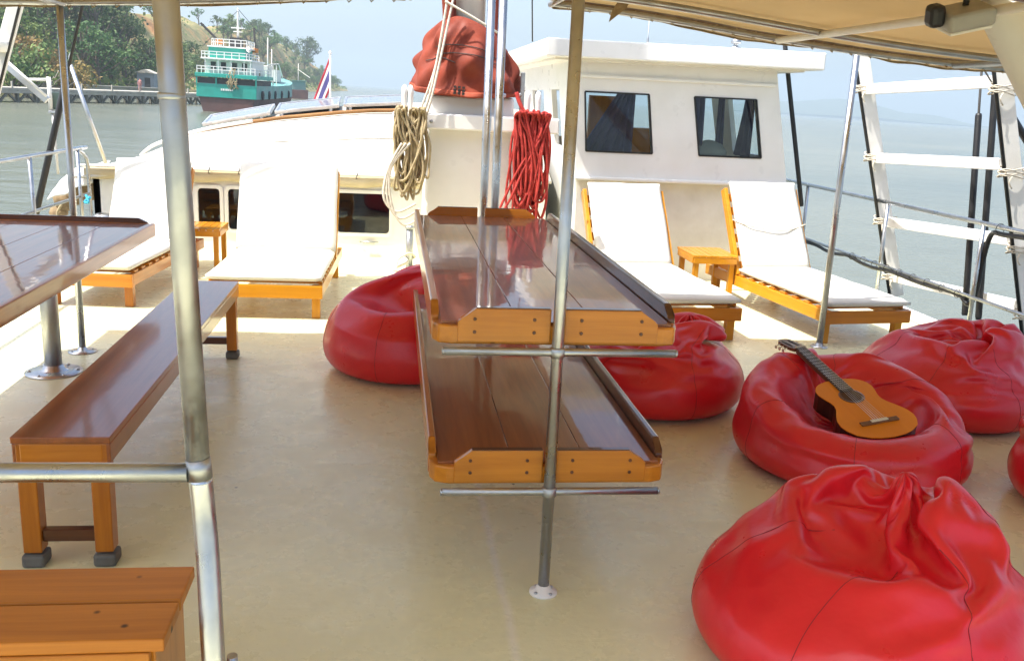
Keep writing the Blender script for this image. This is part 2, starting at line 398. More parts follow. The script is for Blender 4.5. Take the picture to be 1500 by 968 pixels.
# ------------------------------------------------------------------ trees on the island
def leaf_mat(name, a, b, c):
    m, t, n, l, p = nodes(name)
    ge = n.new('ShaderNodeNewGeometry'); oi = n.new('ShaderNodeObjectInfo')
    col = ramp(n, l, ge.outputs['Random Per Island'], [(0.0, b), (0.55, a), (1.0, c)])
    hs = n.new('ShaderNodeHueSaturation'); l.new(col, hs.inputs['Color'])
    l.new(mapr(n, l, oi.outputs['Random'], 0, 1, 0.475, 0.525), hs.inputs['Hue']); l.new(mapr(n, l, oi.outputs['Random'], 0, 1, 0.75, 1.3), hs.inputs['Value'])
    l.new(hs.outputs[0], p.inputs['Base Color']); p.inputs['Roughness'].default_value = 0.7
    tr = n.new('ShaderNodeBsdfTranslucent'); l.new(hs.outputs[0], tr.inputs[0])
    mx = n.new('ShaderNodeMixShader'); mx.inputs[0].default_value = 0.25; l.new(p.outputs[0], mx.inputs[1]); l.new(tr.outputs[0], mx.inputs[2])
    l.new(mx.outputs[0], n['Material Output'].inputs['Surface'])
    return m
M['leaf'] = leaf_mat('dark_leaves', (0.060, 0.115, 0.030), (0.035, 0.075, 0.022), (0.11, 0.17, 0.045))
M['leaf2'] = leaf_mat('light_leaves', (0.12, 0.18, 0.040), (0.06, 0.115, 0.028), (0.18, 0.23, 0.06))
M['leaf3'] = leaf_mat('ochre_leaves', (0.22, 0.15, 0.035), (0.10, 0.10, 0.03), (0.30, 0.19, 0.05))
M['bark'] = paint('bark', (0.14, 0.11, 0.085), (0.08, 0.06, 0.045), 0.9, 3, 0.3, .03)
M['bark_pale'] = paint('pale_bark', (0.36, 0.33, 0.28), (0.26, 0.23, 0.19), 0.9, 3, 0.3, .03)
def tree(name, label, seed, h, cw, lm, leaves=620, lsz=0.42, group=None, clumps=13, base=.35, bark='bark'):
    rnd = random.Random(seed); t = thing(name, label, 'tree', group=group)
    tr = MB(); cr = MB()
    bend = Vector((rnd.uniform(-.06, .06), rnd.uniform(-.06, .06), 0))*h
    trunk = [Vector((0, 0, -.5)), bend*.3+Vector((0, 0, h*.25)), bend*.8+Vector((0, 0, h*.55)), bend+Vector((0, 0, h*.85))]
    tr.tube(catmull(trunk, 4), [0.045*h*(1-.065*i) for i in range(13)], 7)
    cs = []
    for i in range(clumps):
        a = rnd.uniform(0, 2*PI); z = rnd.uniform(base+.1, .92); rad = cw*.5*math.sqrt(rnd.random())*(1.08-abs(z-.58)*1.3)
        c = bend*z + Vector((rad*math.cos(a), rad*math.sin(a), z*h)); r = cw*rnd.uniform(.15, .27)
        cs.append((c, r))
        st = bend*(z*.6)+Vector((0, 0, h*max(.2, z-.3)))
        tr.tube(catmull([st, (st+c)/2+Vector((0, 0, -.05*h)), c], 3), [0.014*h*(1-.1*q) for q in range(7)], 5)
    for i in range(leaves):
        c, r = rnd.choice(cs)
        dv = Vector((rnd.gauss(0, 1), rnd.gauss(0, 1), rnd.gauss(0, 1))).normalized()*r*rnd.uniform(.55, 1.1); dv.z *= .72
        p = c+dv; nrm = (dv.normalized()+Vector((rnd.gauss(0, .6), rnd.gauss(0, .6), rnd.gauss(0.3, .6)))).normalized()
        u = nrm.orthogonal().normalized(); u.rotate(Matrix.Rotation(rnd.uniform(0, 6.3), 3, nrm)); w = nrm.cross(u); s = lsz*rnd.uniform(.6, 1.35)
        vs_ = [cr.bm.verts.new(p+u*s*x+w*s*y*.7) for x, y in ((-.6, -.1), (-.1, -.5), (.6, .1), (.1, .5))]
        cr.bm.faces.new(vs_)
    tr.build('trunk', M[bark], t)
    if leaves: cr.build('crown', M[lm], t)
    return t
GT = 'trees on the island hillside'
protos = [tree('broadleaf_tree', 'rounded dark green tree on the island slope behind the pier', 1, 8.0, 7.0, 'leaf', 900, .42, GT),
          tree('broadleaf_tree', 'bushy light green tree on the island slope behind the pier', 2, 6.5, 6.0, 'leaf2', 800, .40, GT),
          tree('broadleaf_tree', 'tall open crowned dark tree on the island slope', 3, 10.5, 6.5, 'leaf', 750, .45, GT, 15, .42),
          tree('broadleaf_tree', 'ochre and orange leaved tree low on the shore behind the pier', 4, 6.0, 6.0, 'leaf3', 700, .38, GT),
          tree('broadleaf_tree', 'small dark green bushy tree on the island slope', 5, 4.6, 4.6, 'leaf', 520, .36, GT, 10, .2),
          tree('bare_tree', 'bare pale branched tree on the shore behind the pier', 6, 5.5, 5.5, 'leaf2', 26, .3, GT, 26, .3, 'bark_pale')]
spots = []
rt = random.Random(21)
def put(k, x, y, sc=1.0, first=[set()]):
    o = protos[k] if k not in first[0] else copy_tree(protos[k]); first[0].add(k)
    o.matrix_world = SEA @ Matrix.Translation(Vector((x, y, hill_h(x, y)-.1))) @ Matrix.Rotation(rt.uniform(0, 6.28), 4, 'Z') @ Matrix.Diagonal((sc*rt.uniform(.9, 1.15), sc*rt.uniform(.9, 1.15), sc, 1))
    spots.append((x, y)); return o
cnt = 0
for _ in range(4000):
    if cnt >= 150: break
    y = 118 + (rt.random()**1.6)*470; t = rt.uniform(1.5, 27); x = shore_x(y)-t; s = x/y
    if s < -.43: continue
    bare = (-.262 < s < -.17 and t > 9) or (-.17 <= s and t > 8 and rt.random() < .72)
    if bare: continue
    dmin = 3.6 if y < 240 else 6.0
    if any((x-a)**2+(y-b)**2 < dmin**2 for a, b in spots): continue
    r_ = rt.random()
    k = 3 if (t < 5 and s < -.30 and r_ < .42) else (0 if r_ < .38 else 1 if r_ < .62 else 2 if r_ < .8 else 4)
    if s > -.262 and k == 2 and t > 5: k = 4
    put(k, x, y, rt.uniform(.8, 1.12)*(1.0 if s < -.262 else .82)); cnt += 1
for (px, Y, k, sc) in ((70, 122, 5, 1.0), (95, 128, 3, 1.0), (112, 130, 3, .9), (40, 118, 1, 1.1), (20, 118, 0, .9), (140, 150, 0, 1.1), (160, 165, 2, 1.2), (143, 160, 2, 1.25), (185, 160, 4, 1.2), (232, 225, 2, .8), (246, 228, 4, .9)):
    v = SEA.to_3x3().transposed() @ ray(px, 120); put(k, Y*v.x/v.y, Y, sc)
bt = tree('broadleaf_tree', 'lone big round tree standing on the far end of the island ridge', 11, 17.5, 12.5, 'leaf', 1500, .75, None, 20, .28)
x_, y_ = -.0885*540, 540; bt.matrix_world = SEA @ Matrix.Translation(Vector((x_, y_, hill_h(x_, y_)-1.0)))
GR = 'small trees along the bare ridge'
sp_ = tree('ridge_tree', 'thin small tree on the skyline of the bare island ridge', 31, 6.5, 4.6, 'leaf', 170, .55, GR, 9, .45)
for i, (px, Y) in enumerate(((292, 290), (318, 320), (326, 300), (352, 360), (372, 380), (384, 400), (402, 430), (420, 470), (432, 480), (228, 250))):
    o = sp_ if i == 0 else copy_tree(sp_)
    v = SEA.to_3x3().transposed() @ ray(px, 60); x = Y*v.x/v.y
    o.matrix_world = SEA @ Matrix.Translation(Vector((x, Y, hill_h(x, Y)-.3))) @ Matrix.Rotation(i*1.3, 4, 'Z') @ Matrix.Scale(.75+.08*(i % 5), 4)
# undergrowth that nobody could count
ug = MB(); ru = random.Random(5)
for _ in range(9000):
    y = 105+(ru.random()**1.7)*520; x = shore_x(y)-ru.uniform(.5, 30); s = x/y
    if s < -.43 or (-.262 < s < -.18 and shore_x(y)-x > 10 and ru.random() < .93): continue
    if s > -.18 and shore_x(y)-x > 8 and ru.random() < .8: continue
    c = Vector((x, y, hill_h(x, y)+ru.uniform(.1, 1.3))); sz = ru.uniform(.35, .8)
    nrm = Vector((ru.gauss(0, 1), ru.gauss(0, 1), ru.gauss(.6, 1))).normalized(); u = nrm.orthogonal().normalized(); w = nrm.cross(u)
    ug.bm.faces.new([ug.bm.verts.new(c+u*sz*a+w*sz*b) for a, b in ((-.7, -.1), (-.1, -.6), (.7, .1), (.1, .6))])
o = ug.build('undergrowth', M['leaf2']); o.matrix_world = SEA; tag(o, 'scrub and bushes covering the island slope', 'undergrowth', kind='stuff')

# ------------------------------------------------------------------ pier with trestles, shed and strollers
M['concrete'] = paint('weathered_concrete', (0.42, 0.40, 0.35), (0.28, 0.26, 0.22), 0.9, .6, 0.3, .05, bscale=4)
M['concrete_dark'] = paint('wet_concrete', (0.16, 0.15, 0.12), (0.08, 0.08, 0.06), 0.8, .8, 0.3, .05, bscale=4)
PA, PB = Vector((-50, 70, 0)), Vector((-23.5, 140, 0)); pv = (PB-PA); PL = pv.length; pang = math.atan2(pv.y, pv.x)
pier = thing('pier', 'long low concrete pier on crossed trestles in front of the wooded shore', 'pier')
pier.matrix_world = SEA @ Matrix.Translation(PA) @ Matrix.Rotation(pang, 4, 'Z')
b = MB(); b.box((PL/2, 1.4, 1.30), (PL, 2.8, .28), None, .03); b.box((PL/2, .06, 1.02), (PL, .22, .26)); b.build('pier_deck', M['concrete'], pier)
i = 0; x = 1.0
while x < PL:
    b = MB(); b.box((x, .1, .2), (.28, .28, 2.0)); b.box((x, 2.6, .2), (.28, .28, 2.0)); b.box((x, 1.4, .95), (.3, 2.8, .22))
    if x+2.6 < PL:
        b.beam((x, .1, -.1), (x+1.3, .1, .95), .2, .2); b.beam((x+2.6, .1, -.1), (x+1.3, .1, .95), .2, .2)
    b.build('trestle', M['concrete_dark'], pier); x += 2.6; i += 1
for x in [3+5.2*k for k in range(14)]:
    b = MB(); b.box((x, .12, 1.75), (.16, .16, .62), None, .02); b.build('bollard', M['concrete'], pier)
def at_sea(px, Y, z=0):
    v = SEA.to_3x3().transposed() @ ray(px, 120); return SEA @ Matrix.Translation(Vector((Y*v.x/v.y, Y, z)))
sw = MB(); sw.box((0, 0, .5), (26, .6, 1.6)); sw.box((0, -.1, 1.36), (26.3, .9, .12))
o = sw.build('sea_wall', M['concrete']); o.matrix_world = at_sea(170, 139, .2) @ Matrix.Rotation(R(60), 4, 'Z'); tag(o, 'grey sea wall along the shore behind the pier', 'sea wall')
shed = thing('shed', 'small grey blue shed among the trees at the landing', 'shed'); shed.matrix_world = at_sea(216, 150, 1.2)
M['shed'] = paint('grey_blue_tin', (0.22, 0.26, 0.29), (0.16, 0.19, 0.21), .6, 1.0, 0.0)
b = MB(); b.box((0, 0, 1.1), (2.4, 2.4, 2.6)); b.build('wall', M['shed'], shed)
b = MB(); b.prism([(-1.5, -1.5, 2.4), (1.5, -1.5, 2.4), (0, -1.5, 2.95)], (0, 3.0, 0)); b.build('roof', M['concrete'], shed)
b = MB(); b.box((0.3, -1.22, .8), (.8, .06, 1.9)); b.build('door', M['dark'], shed)
def stroller(label, px, Y, shirt, z):
    root = thing('person', label, 'person'); root.matrix_world = at_sea(px, Y, z) @ Matrix.Scale(.9, 4)
    me = bpy.data.meshes.new('body'); bm = bmesh.new()
    P = [(0, 0, .95, .13), (0, 0, 1.2, .15), (0, 0, 1.42, .14), (0, 0, 1.54, .055), (0, 0, 1.68, .10), (.1, 0, .9, .09), (.11, .04, .5, .06), (.11, 0, .06, .045), (-.1, 0, .9, .09), (-.12, -.12, .5, .06), (-.12, -.2, .08, .045), (.2, 0, 1.4, .05), (.25, .05, 1.12, .042), (.24, -.05, .85, .035), (-.2, 0, 1.4, .05), (-.26, -.02, 1.12, .042), (-.25, -.1, .86, .035)]
    V = [bm.verts.new(p[:3]) for p in P]
    for a, b_ in ((0, 1), (1, 2), (2, 3), (3, 4), (0, 5), (5, 6), (6, 7), (0, 8), (8, 9), (9, 10), (2, 11), (11, 12), (12, 13), (2, 14), (14, 15), (15, 16)): bm.edges.new((V[a], V[b_]))
    bm.to_mesh(me); bm.free(); o = bpy.data.objects.new('body', me); COL.objects.link(o); o.parent = root
    k = o.modifiers.new('skin', 'SKIN')
    for i, p in enumerate(P): me.skin_vertices[0].data[i].radius = (p[3], p[3]); 
    me.skin_vertices[0].data[0].use_root = True
    subsurf(o, 1); me.materials.append(shirt)
stroller('person in a pink top walking along the pier', 205, 121, paint('pink_cotton', (.5, .22, .2), None, .9, 4, 0), 1.44)
stroller('person in white clothes standing at the pier by the ship', 247, 131, paint('white_cotton', (.7, .7, .68), None, .9, 4, 0), 1.44)

# ------------------------------------------------------------------ green ship moored beyond the pier
M['teal'] = paint('teal_ship_paint', (0.015, 0.34, 0.27), (0.02, 0.26, 0.20), 0.5, .6, 0.0)
M['teal_worn'] = paint('worn_teal_hull', (0.10, 0.30, 0.28), (0.16, 0.27, 0.25), 0.55, .35, 0.0)
M['maroon'] = paint('maroon_antifouling', (0.13, 0.062, 0.052), (0.08, 0.045, 0.04), 0.7, .5, 0.0)
M['orange'] = paint('orange_machinery', (0.55, 0.20, 0.03), None, 0.5, 2, 0)
ship = thing('cargo_ship', 'old teal and white cargo ship seen from its stern beside the pier', 'ship')
hd = math.atan2(.9, 45)
ship.matrix_world = SEA @ Matrix.Translation(Vector((-18.45, 110, 0))) @ Matrix.Rotation(-hd, 4, 'Z')
LS = 45.0
def hw(t): return 3.25*min(1, (0.93+.07*min(1, t*8)))*(1-max(0, (t-.62)/.38)**2.2)
def hullband(z0, z1, k0=1.0, k1=1.0, bow=2.0):
    b = MB(); N = 24; ring = []
    for z, k in ((z0, k0), (z1, k1)):
        r = []
        for i in range(N+1):
            t = i/N; sheer = (1.6*max(0, t-.55)/.45)*(z-1)/3 if z > 1 else 0
            r.append((hw(t)*k, t*LS + (bow*(z/3) if i == N else 0), z+sheer))
        ring.append([b.bm.verts.new(p) for p in r] + [b.bm.verts.new((-x, y, z)) for x, y, z in r[::-1]])
    A, B = ring; n_ = len(A)
    for i in range(n_):
        try: b.bm.faces.new((A[i], A[(i+1) % n_], B[(i+1) % n_], B[i]))
        except ValueError: pass
    b.bm.faces.new(B)
    return b
hullband(-.6, 1.55, .80, 1.0).build('lower_hull', M['maroon'], ship)
hu = hullband(1.552, 3.05, 1.004, 1.01).build('upper_hull', M['teal_worn'], ship)
b = MB(); b.box((0, -.06, 2.28), (6.5, .1, 1.42), None, .03); tr_ = b.build('transom', M['teal'], ship)
b = MB(); rx = random.Random(3); x = -.62                       # the name on the stern, too far off to read
for wd in (.16, .2, .12, .2, .16, .2, .1):
    b.box((x+wd/2, -.13, 2.45), (wd*.8, .03, .22)); x += wd+.03
b.build('name_lettering', M['white'], tr_)
b = MB(); b.box((0, 6, 3.35), (6.2, 12, .6)); b.build('cargo_deck_shade', M['dark'], ship)  # dark block paints in the shade of the open gap
b = MB(); b.box((0, 5.9, 3.93), (6.7, 12.4, .42), None, .04)
for x in (-3.2, -1.1, 1.0, 3.2): b.box((x, -.1, 3.35), (.16, .16, .8))
b.build('main_deck', M['teal'], ship)
def ship_rail(x0, x1, y0, y1, z, hgt, step=.85, nm='deck_railing'):
    b = MB(); k = max(1, int(round((x1-x0)/step)))
    for q in (hgt, hgt*.55): 
        b.beam((x0, y0, z+q), (x1, y0, z+q), .085, .085)
        for x in (x0, x1): b.beam((x, y0, z+q), (x, y1, z+q), .085, .085)
    for i in range(k+1): b.box((x0+(x1-x0)*i/k, y0, z+hgt/2), (.08, .08, hgt))
    for x in (x0, x1):
        for i in range(1, 6): b.box((x, y0+(y1-y0)*i/5, z+hgt/2), (.08, .08, hgt))
    b.build(nm, M['white'], ship)
ship_rail(-3.15, 3.1, -.1, 11, 4.14, .72)
b = MB(); b.box((0, 5.8, 4.9), (5.0, 8.6, 1.5)); b.build('lower_house', M['white_old'], ship)
for x in (-1.7, -.6, .6, 1.7):
    b = MB(); b.box((x, 1.47, 5.0), (.55, .06, .8)); b.build('window', M['dark'], ship)
b = MB(); b.box((-.1, 5.4, 5.72), (5.5, 10, .16), None, .03); 
for x in (-2.4, -1.0, .4, 1.8, 2.5): b.box((x, .6, 4.95), (.1, .1, 1.5))
b.build('boat_deck', M['white'], ship)
ship_rail(-2.75, 2.1, .5, 9, 5.8, .66)
b = MB(); b.box((-.3, 4.4, 6.4), (4.0, 5.0, 1.25), None, .04); b.build('wheel_house', M['teal'], ship)
b = MB(); b.box((-.2, 4.5, 7.06), (4.4, 5.6, .14)); b.build('bridge_deck', M['white'], ship)
ship_rail(-1.9, 1.9, 1.8, 7, 7.13, .75, .6)
b = MB(); b.box((.2, 5.0, 7.7), (1.3, 1.4, 1.1), None, .05); b.build('funnel', M['dark'], ship)
b = MB(); b.lathe([(.16, 0), (.10, 2.2), (.05, 3.6)], 8, (.45, 4.6, 7.9)); b.box((.45, 4.6, 9.3), (1.5, .25, .12)); b.box((.45, 4.6, 8.9), (1.0, .2, .1)); b.build('signal_mast', M['white'], ship)
for (a, c) in (((-1.3, 3, 7.6), (-3.4, 3.4, 9.5)), ((2.0, 7, 7.0), (1.7, 8, 9.6))):
    b = MB(); b.beam(a, c, .22, .22); b.build('crane_arm', M['dark'], ship)
    b = MB(); b.box(a, (.7, .6, .5), None, .06); b.build('crane_base', M['orange'], ship)
b = MB(); b.lathe([(.0, -.32), (.22, -.2), (.3, 0), (.22, .2), (0, .32)], 12, (2.2, 1.4, 6.9)); b.build('radar_dome', M['white'], ship)
b = MB(); ax = random.Random(9)
for _ in range(26):
    a = Vector((ax.uniform(.3, 1.3), -.2, ax.uniform(3.4, 4.8))); b.tube(catmull([a, a+Vector((ax.uniform(-.4, .4), -.1, -.5)), a+Vector((ax.uniform(-.4, .4), 0, -.9))], 3), .045, 4)
b.build('hanging_net', M['rope_tan'], ship)
b = MB()
for yy in (12, 15, 18): b.box((2.9, yy, 4.4), (.12, .12, 2.6)); 
b.beam((2.9, 11.5, 5.6), (2.9, 20, 5.9), .12, .12); b.beam((2.9, 20, 5.9), (2.9, 24, 4.2), .12, .12)
b.build('side_frame', M['white_old'], ship)
b = MB(); b.box((1.6, 13, 4.6), (2.4, 3.2, 1.8), None, .05); b.build('deck_locker', M['white_old'], ship)
for (x, y, hh) in ((1.5, 20, 5.5), (0, 34, 4.5)):
    b = MB(); b.lathe([(.12, 0), (.06, hh)], 7, (x, y, 3.6)); b.build('fore_mast', M['white_old'], ship)
b = MB(); b.box((0, 30, 4.4), (3, 6, 1.6)); b.build('fore_house', M['white_old'], ship)
for q, yy in enumerate((4, 9, 14, 20, 27)):
    b = MB(); b.tube([Vector((3.33, yy+.42*math.cos(a), 2.0+.42*math.sin(a))) for a in [i*.628 for i in range(10)]], .13, 6, closed=True); b.build('tyre_fender', M['black'], ship)
b = MB()
for i in range(14): b.box((ax.uniform(-2.6, 2.6), ax.uniform(1, 10), 4.3+ax.uniform(0, .3)), (ax.uniform(.2, .7), ax.uniform(.2, .7), ax.uniform(.3, .8)), None, .03)
b.build('deck_clutter', M['rope_tan'], ship)
b = MB(); b.tube([(.45, 4.6, 11.4), (0, 33, 8.4)], .03, 4); b.tube([(.45, 4.6, 11.2), (-2.6, .6, 7)], .03, 4); b.tube([(.45, 4.6, 11.2), (2.4, .6, 7)], .03, 4); b.build('rigging', M['dark'], ship)
# a second, darker boat berthed ahead of the ship
fb = thing('fishing_boat', 'dark fishing boat berthed ahead of the teal ship', 'boat'); fb.matrix_world = at_sea(437, 230, 0) @ Matrix.Rotation(.12, 4, 'Z')
b = MB(); b.prism([(-2, -8, -.4), (2, -8, -.4), (2, 6, -.4), (0, 10, -.4), (-2, 6, -.4)], (0, 0, 2.4)); b.build('hull', M['maroon'], fb)
b = MB(); b.box((0, -3, 2.9), (3.0, 5, 2.0), None, .05); b.box((0, -3, 4.0), (3.4, 5.6, .15)); b.build('cabin', M['teal_worn'], fb)
b = MB(); b.lathe([(.12, 0), (.05, 6)], 7, (0, 1.5, 1.9)); b.beam((0, 1.5, 6.5), (2.6, -2, 4.8), .09, .09); b.build('mast', M['white_old'], fb)

# ================================================================== OUR BOAT: LARGE STRUCTURE
# ------------------------------------------------------------------ awning overhead
def camber(x): return 2.135 - (.24 if x > .6 else .19)*(1-math.exp(-((x-.6)/1.9)**2))
AX0, AX1, AY0, AY1 = -2.72, 3.9, 1.0, 5.70
def canvas_mat():
    m, t, n, l, p = nodes('beige_awning_canvas')
    v = tcoord(n, l, (1, 1, 1))
    c = ramp(n, l, noise_tex(n, l, v, 1.4, 5), [(.3, (.54, .43, .26)), (.7, (.62, .50, .31))])
    l.new(c, p.inputs['Base Color']); p.inputs['Roughness'].default_value = .9
    tr = n.new('ShaderNodeBsdfTranslucent'); l.new(c, tr.inputs[0])
    bump(n, l, noise_tex(n, l, v, 3.0, 4), p, .4, .02)
    mx = n.new('ShaderNodeMixShader'); mx.inputs[0].default_value = .42; l.new(p.outputs[0], mx.inputs[1]); l.new(tr.outputs[0], mx.inputs[2])
    l.new(mx.outputs[0], n['Material Output'].inputs['Surface']); return m
M['canvas'] = canvas_mat()
aw = thing('awning', 'beige canvas sun awning laced over a steel frame above the deck', 'awning')
def front_y(x):
    notch = sm(.04, .10, x)*(1-sm(.84, .90, x))
    return AY1 - .62*notch + .012*math.sin(x*9)
def aw_z(x, y):
    sag = .022*math.sin(PI*((y-AY0)/(AY1-AY0)*4 % 1))*.6
    return camber(x) + .012 - sag + .008*noise.noise(Vector((x*2, y*2, 0)))
b = MB(); b.grid(lambda u, v: (lambda x: (lambda y: (x, y, aw_z(x, y)))(AY0+(front_y(x)-AY0)*v))(AX0+(AX1-AX0)*u), 110, 40)
solidify(b.build('canvas', M['canvas'], aw), .004)
M['hem'] = paint('weathered_canvas_hem', (.33, .25, .14), (.20, .14, .075), .9, 14, .5, .006, bscale=60)
b = MB()      # rolled hem hanging below the front edge, with a wavy lower border
def hem(u, v):
    x = AX0+(AX1-AX0)*u; y = front_y(x)
    drop = .052 + .022*abs(math.sin(x*2.15+.4)) + .012*noise.noise(Vector((x*6, 1, 0)))
    return (x, y+.012+.012*math.sin(v*PI), aw_z(x, y)+.004-drop*v)
b.grid(hem, 160, 5); solidify(b.build('hem', M['hem'], aw), .006)
for nm, r, y in (('front_tube', .017, AY1-.10), ('cross_tube', .019, 4.98), ('cross_tube', .019, 3.2), ('cross_tube', .019, 1.2)):
    segs = [(AX0+.03, .06), (.9, AX1-.03)] if nm == 'front_tube' else [(AX0+.03, AX1-.03)]
    b = MB()
    for xa, xb in segs:
        b.tube([(xa+(xb-xa)*i/30, y, camber(xa+(xb-xa)*i/30)-r-.018) for i in range(31)], r, 9)
    b.build(nm, M['galv'], aw)
for x, r in ((AX0+.05, .017), (-1.78, .017), (.08, .017), (.88, .017), (2.26, .02), (3.4, .02), (AX1-.05, .017)):
    b = MB(); b.tube([(x, AY0, camber(x)-.045), (x, AY1-.14, camber(x)-.045)], r, 9); b.build('long_tube', M['white_old'] if x == 2.26 else M['galv'], aw)
b = MB(); x = AX0+.05; pts = []; other = False
while x < AX1-.05:
    if x > .5 and not other: b.build('lacing', M['rope_tan'], aw); b = MB(); other = True
    if not (-.0 < x < .92):
        y = front_y(x)
        pts.append(Vector((x, y-.03, camber(x)-.012))); pts.append(Vector((x+.035, AY1-.12, camber(x)-.062))); pts.append(Vector((x+.075, y-.035, camber(x)-.015)))
        b.tube(pts, .0045, 5); pts = []
    x += .125
b.build('lacing', M['rope_tan'], aw)
b = MB()
for x in [AX0+.2+.33*k for k in range(20)]:
    if not (-.05 < x < .95): b.lathe([(.004, 0), (.008, .001), (.008, .004), (.004, .004)], 10, (x, front_y(x)+.03, aw_z(x, front_y(x))-.035), (0, 1, 0))
b.build('eyelets', M['alu'], aw)
st = MB(); st.prism([PY(925, -30, 5.2), PY(940, -30, 5.2), PY(918, 12, 5.2), PY(892, 33, 5.2), PY(896, 18, 5.2)], (0, .006, 0))
tag(st.build('strap', M['hem']), 'loose canvas strap hanging from the underside of the awning', 'strap')

# ------------------------------------------------------------------ steel posts
def post(label, x, y, r, top=None, flange=.075, mat='steel', name='awning_post', group=None):
    t = thing(name, label, 'post', (x, y, 0), group=group)
    b = MB(); b.tube([(0, 0, .006), (0, 0, (top or camber(x)-.03))], r, 16); b.build('tube', M[mat], t)
    b = MB(); b.lathe([(flange, 0), (flange, .006), (r*1.6, .010), (r*1.05, .03)], 20); b.build('base_flange', M['white_old' if flange == .046 else mat], t)
    for k in range(4):
        b = MB(); b.lathe([(.006, 0), (.006, .004), (.002, .006)], 8, (flange*.74*math.cos(k*PI/2+.6), flange*.74*math.sin(k*PI/2+.6), .0075)); b.build('bolt', M['galv'], t)
    return t
sp = post('thin steel post passing in front of both tray tables with two cross bars', .505, 2.70, .0185, flange=.046)
for z, x0, x1 in ((.822, -.345, .37), (.366, -.338, .352)):
    b = MB(); b.tube([(x0, .0, z-.012), (x1, .0, z-.012)], .0125, 12)
    for xx in (x0, x1): b.lathe([(.0127, 0), (.011, .006), (0, .007)], 10, (xx, 0, z-.012), (1 if xx > 0 else -1, 0, 0))
    c_ = b.build('cross_bar', M['galv'], sp)
    w_ = MB(); w_.lathe([(.020, -.016), (.024, -.012), (.024, .012), (.020, .016)], 16, (0, 0, z-.012)); w_.build('weld_collar', M['galv'], c_)
post('steel post standing in the notch at the far end of the tray tables', .585, 5.36, .024)
post('steel post just behind the far end of the tray tables, left of its twin', .545, 5.62, .024)
post('thin steel post at the far end of the dining table', -1.79, 5.54, .019, flange=.08)
post('thin steel post in front of the right hand lounger', 2.92, 5.88, .021, top=1.955, flange=.06)

# ------------------------------------------------------------------ stair handrail close to the camera
hr = thing('handrail', 'thick steel handrail post with side rail close to the camera', 'handrail', (-.40, 1.9, 0))
b = MB(); b.tube([(-.035, .0, 2.05), (.002, 0, .79)], .0245, 20); b.build('post', M['galv'], hr)
b = MB(); b.lathe([(.0248, 0), (.0262, .003), (.0262, .009), (.0248, .012)], 20, (-.021, 0, 1.52)); b.build('weld_ring', M['galv'], hr)
b = MB(); b.tube([(.002, 0, .79), (.006, 0, .745)], [.0255, .0255], 20); b.build('sleeve', M['galv'], hr)
b = MB(); b.tube(catmull([(.006, 0, .745), (.012, -.005, .66), (.022, -.03, .56), (.034, -.075, .40), (.045, -.10, .2), (.05, -.10, -.06)], 6), .0245, 20); b.build('lower_bend', M['steel'], hr)
b = MB(); b.tube([(-1.6, 0, .765), (-.018, 0, .757)], .0205, 18); b.build('side_rail', M['steel'], hr)
b = MB(); b.tube([(.055, .03, .30), (.062, .06, -.05)], .012, 12); b.build('inner_tube', M['galv'], hr)

# ------------------------------------------------------------------ left deck cabin with canvas roof
cab = thing('deck_cabin', 'low white cabin with a wide arched white roof beyond the left loungers', 'cabin')
def arch(x): return 1.47 - .085*abs((x-.6))**1.9*(.72 if x < .6 else .5) 
def roof_z(x, y):
    a = max(.55, arch(x)); k = sm(9.05, 11.3, y); k = min(1, (max(0, y-9.05)/2.25))**.85 if y < 11.3 else 1
    z = .80 + (a-.80)*k - (.05*(y-11.3) if y > 11.3 else 0)
    z -= .10*sm(-2.2, -2.85, x)
    return z + .010*noise.noise(Vector((x*1.5, y*1.5, 0))) + .004*noise.noise(Vector((x*6, y*3, 2)))
b = MB(); b.grid(lambda u, v: (lambda x, y: (x, y, roof_z(x, y)))(-2.92+4.45*u, 9.02+5.6*v), 80, 70); solidify(b.build('roof', M['roof_white'], cab), .03)
zb, zw0, zw1, zt = 0.0, .215, .625, .76
xs = [-2.75, -2.32, -1.98, -1.83, -1.60, -1.555, -1.28, -.54, -.015, 1.5]
rows = [[(x, 9.10, z) for x in xs] for z in (zb, zw0, zw1, zt)]
holes = {(1, 1), (1, 3), (1, 5), (1, 7)}
b = MB(); b.plate(rows, holes, (0, .06, 0)); b.build('rear_wall', M['white'], cab)
b = MB(); b.box((-2.72, 11.7, .38), (.06, 5.2, .76)); b.box((-.6, 14.3, .38), (4.2, .06, .76)); b.build('side_wall', M['white'], cab)
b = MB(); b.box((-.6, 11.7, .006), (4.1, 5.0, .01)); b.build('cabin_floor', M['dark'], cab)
b = MB(); b.box((-.25, 10.4, .30), (1.4, .5, .55)); b.box((-1.6, 10.6, .3), (1.1, .5, .5)); b.build('cabin_bench', M['curtain'], cab)
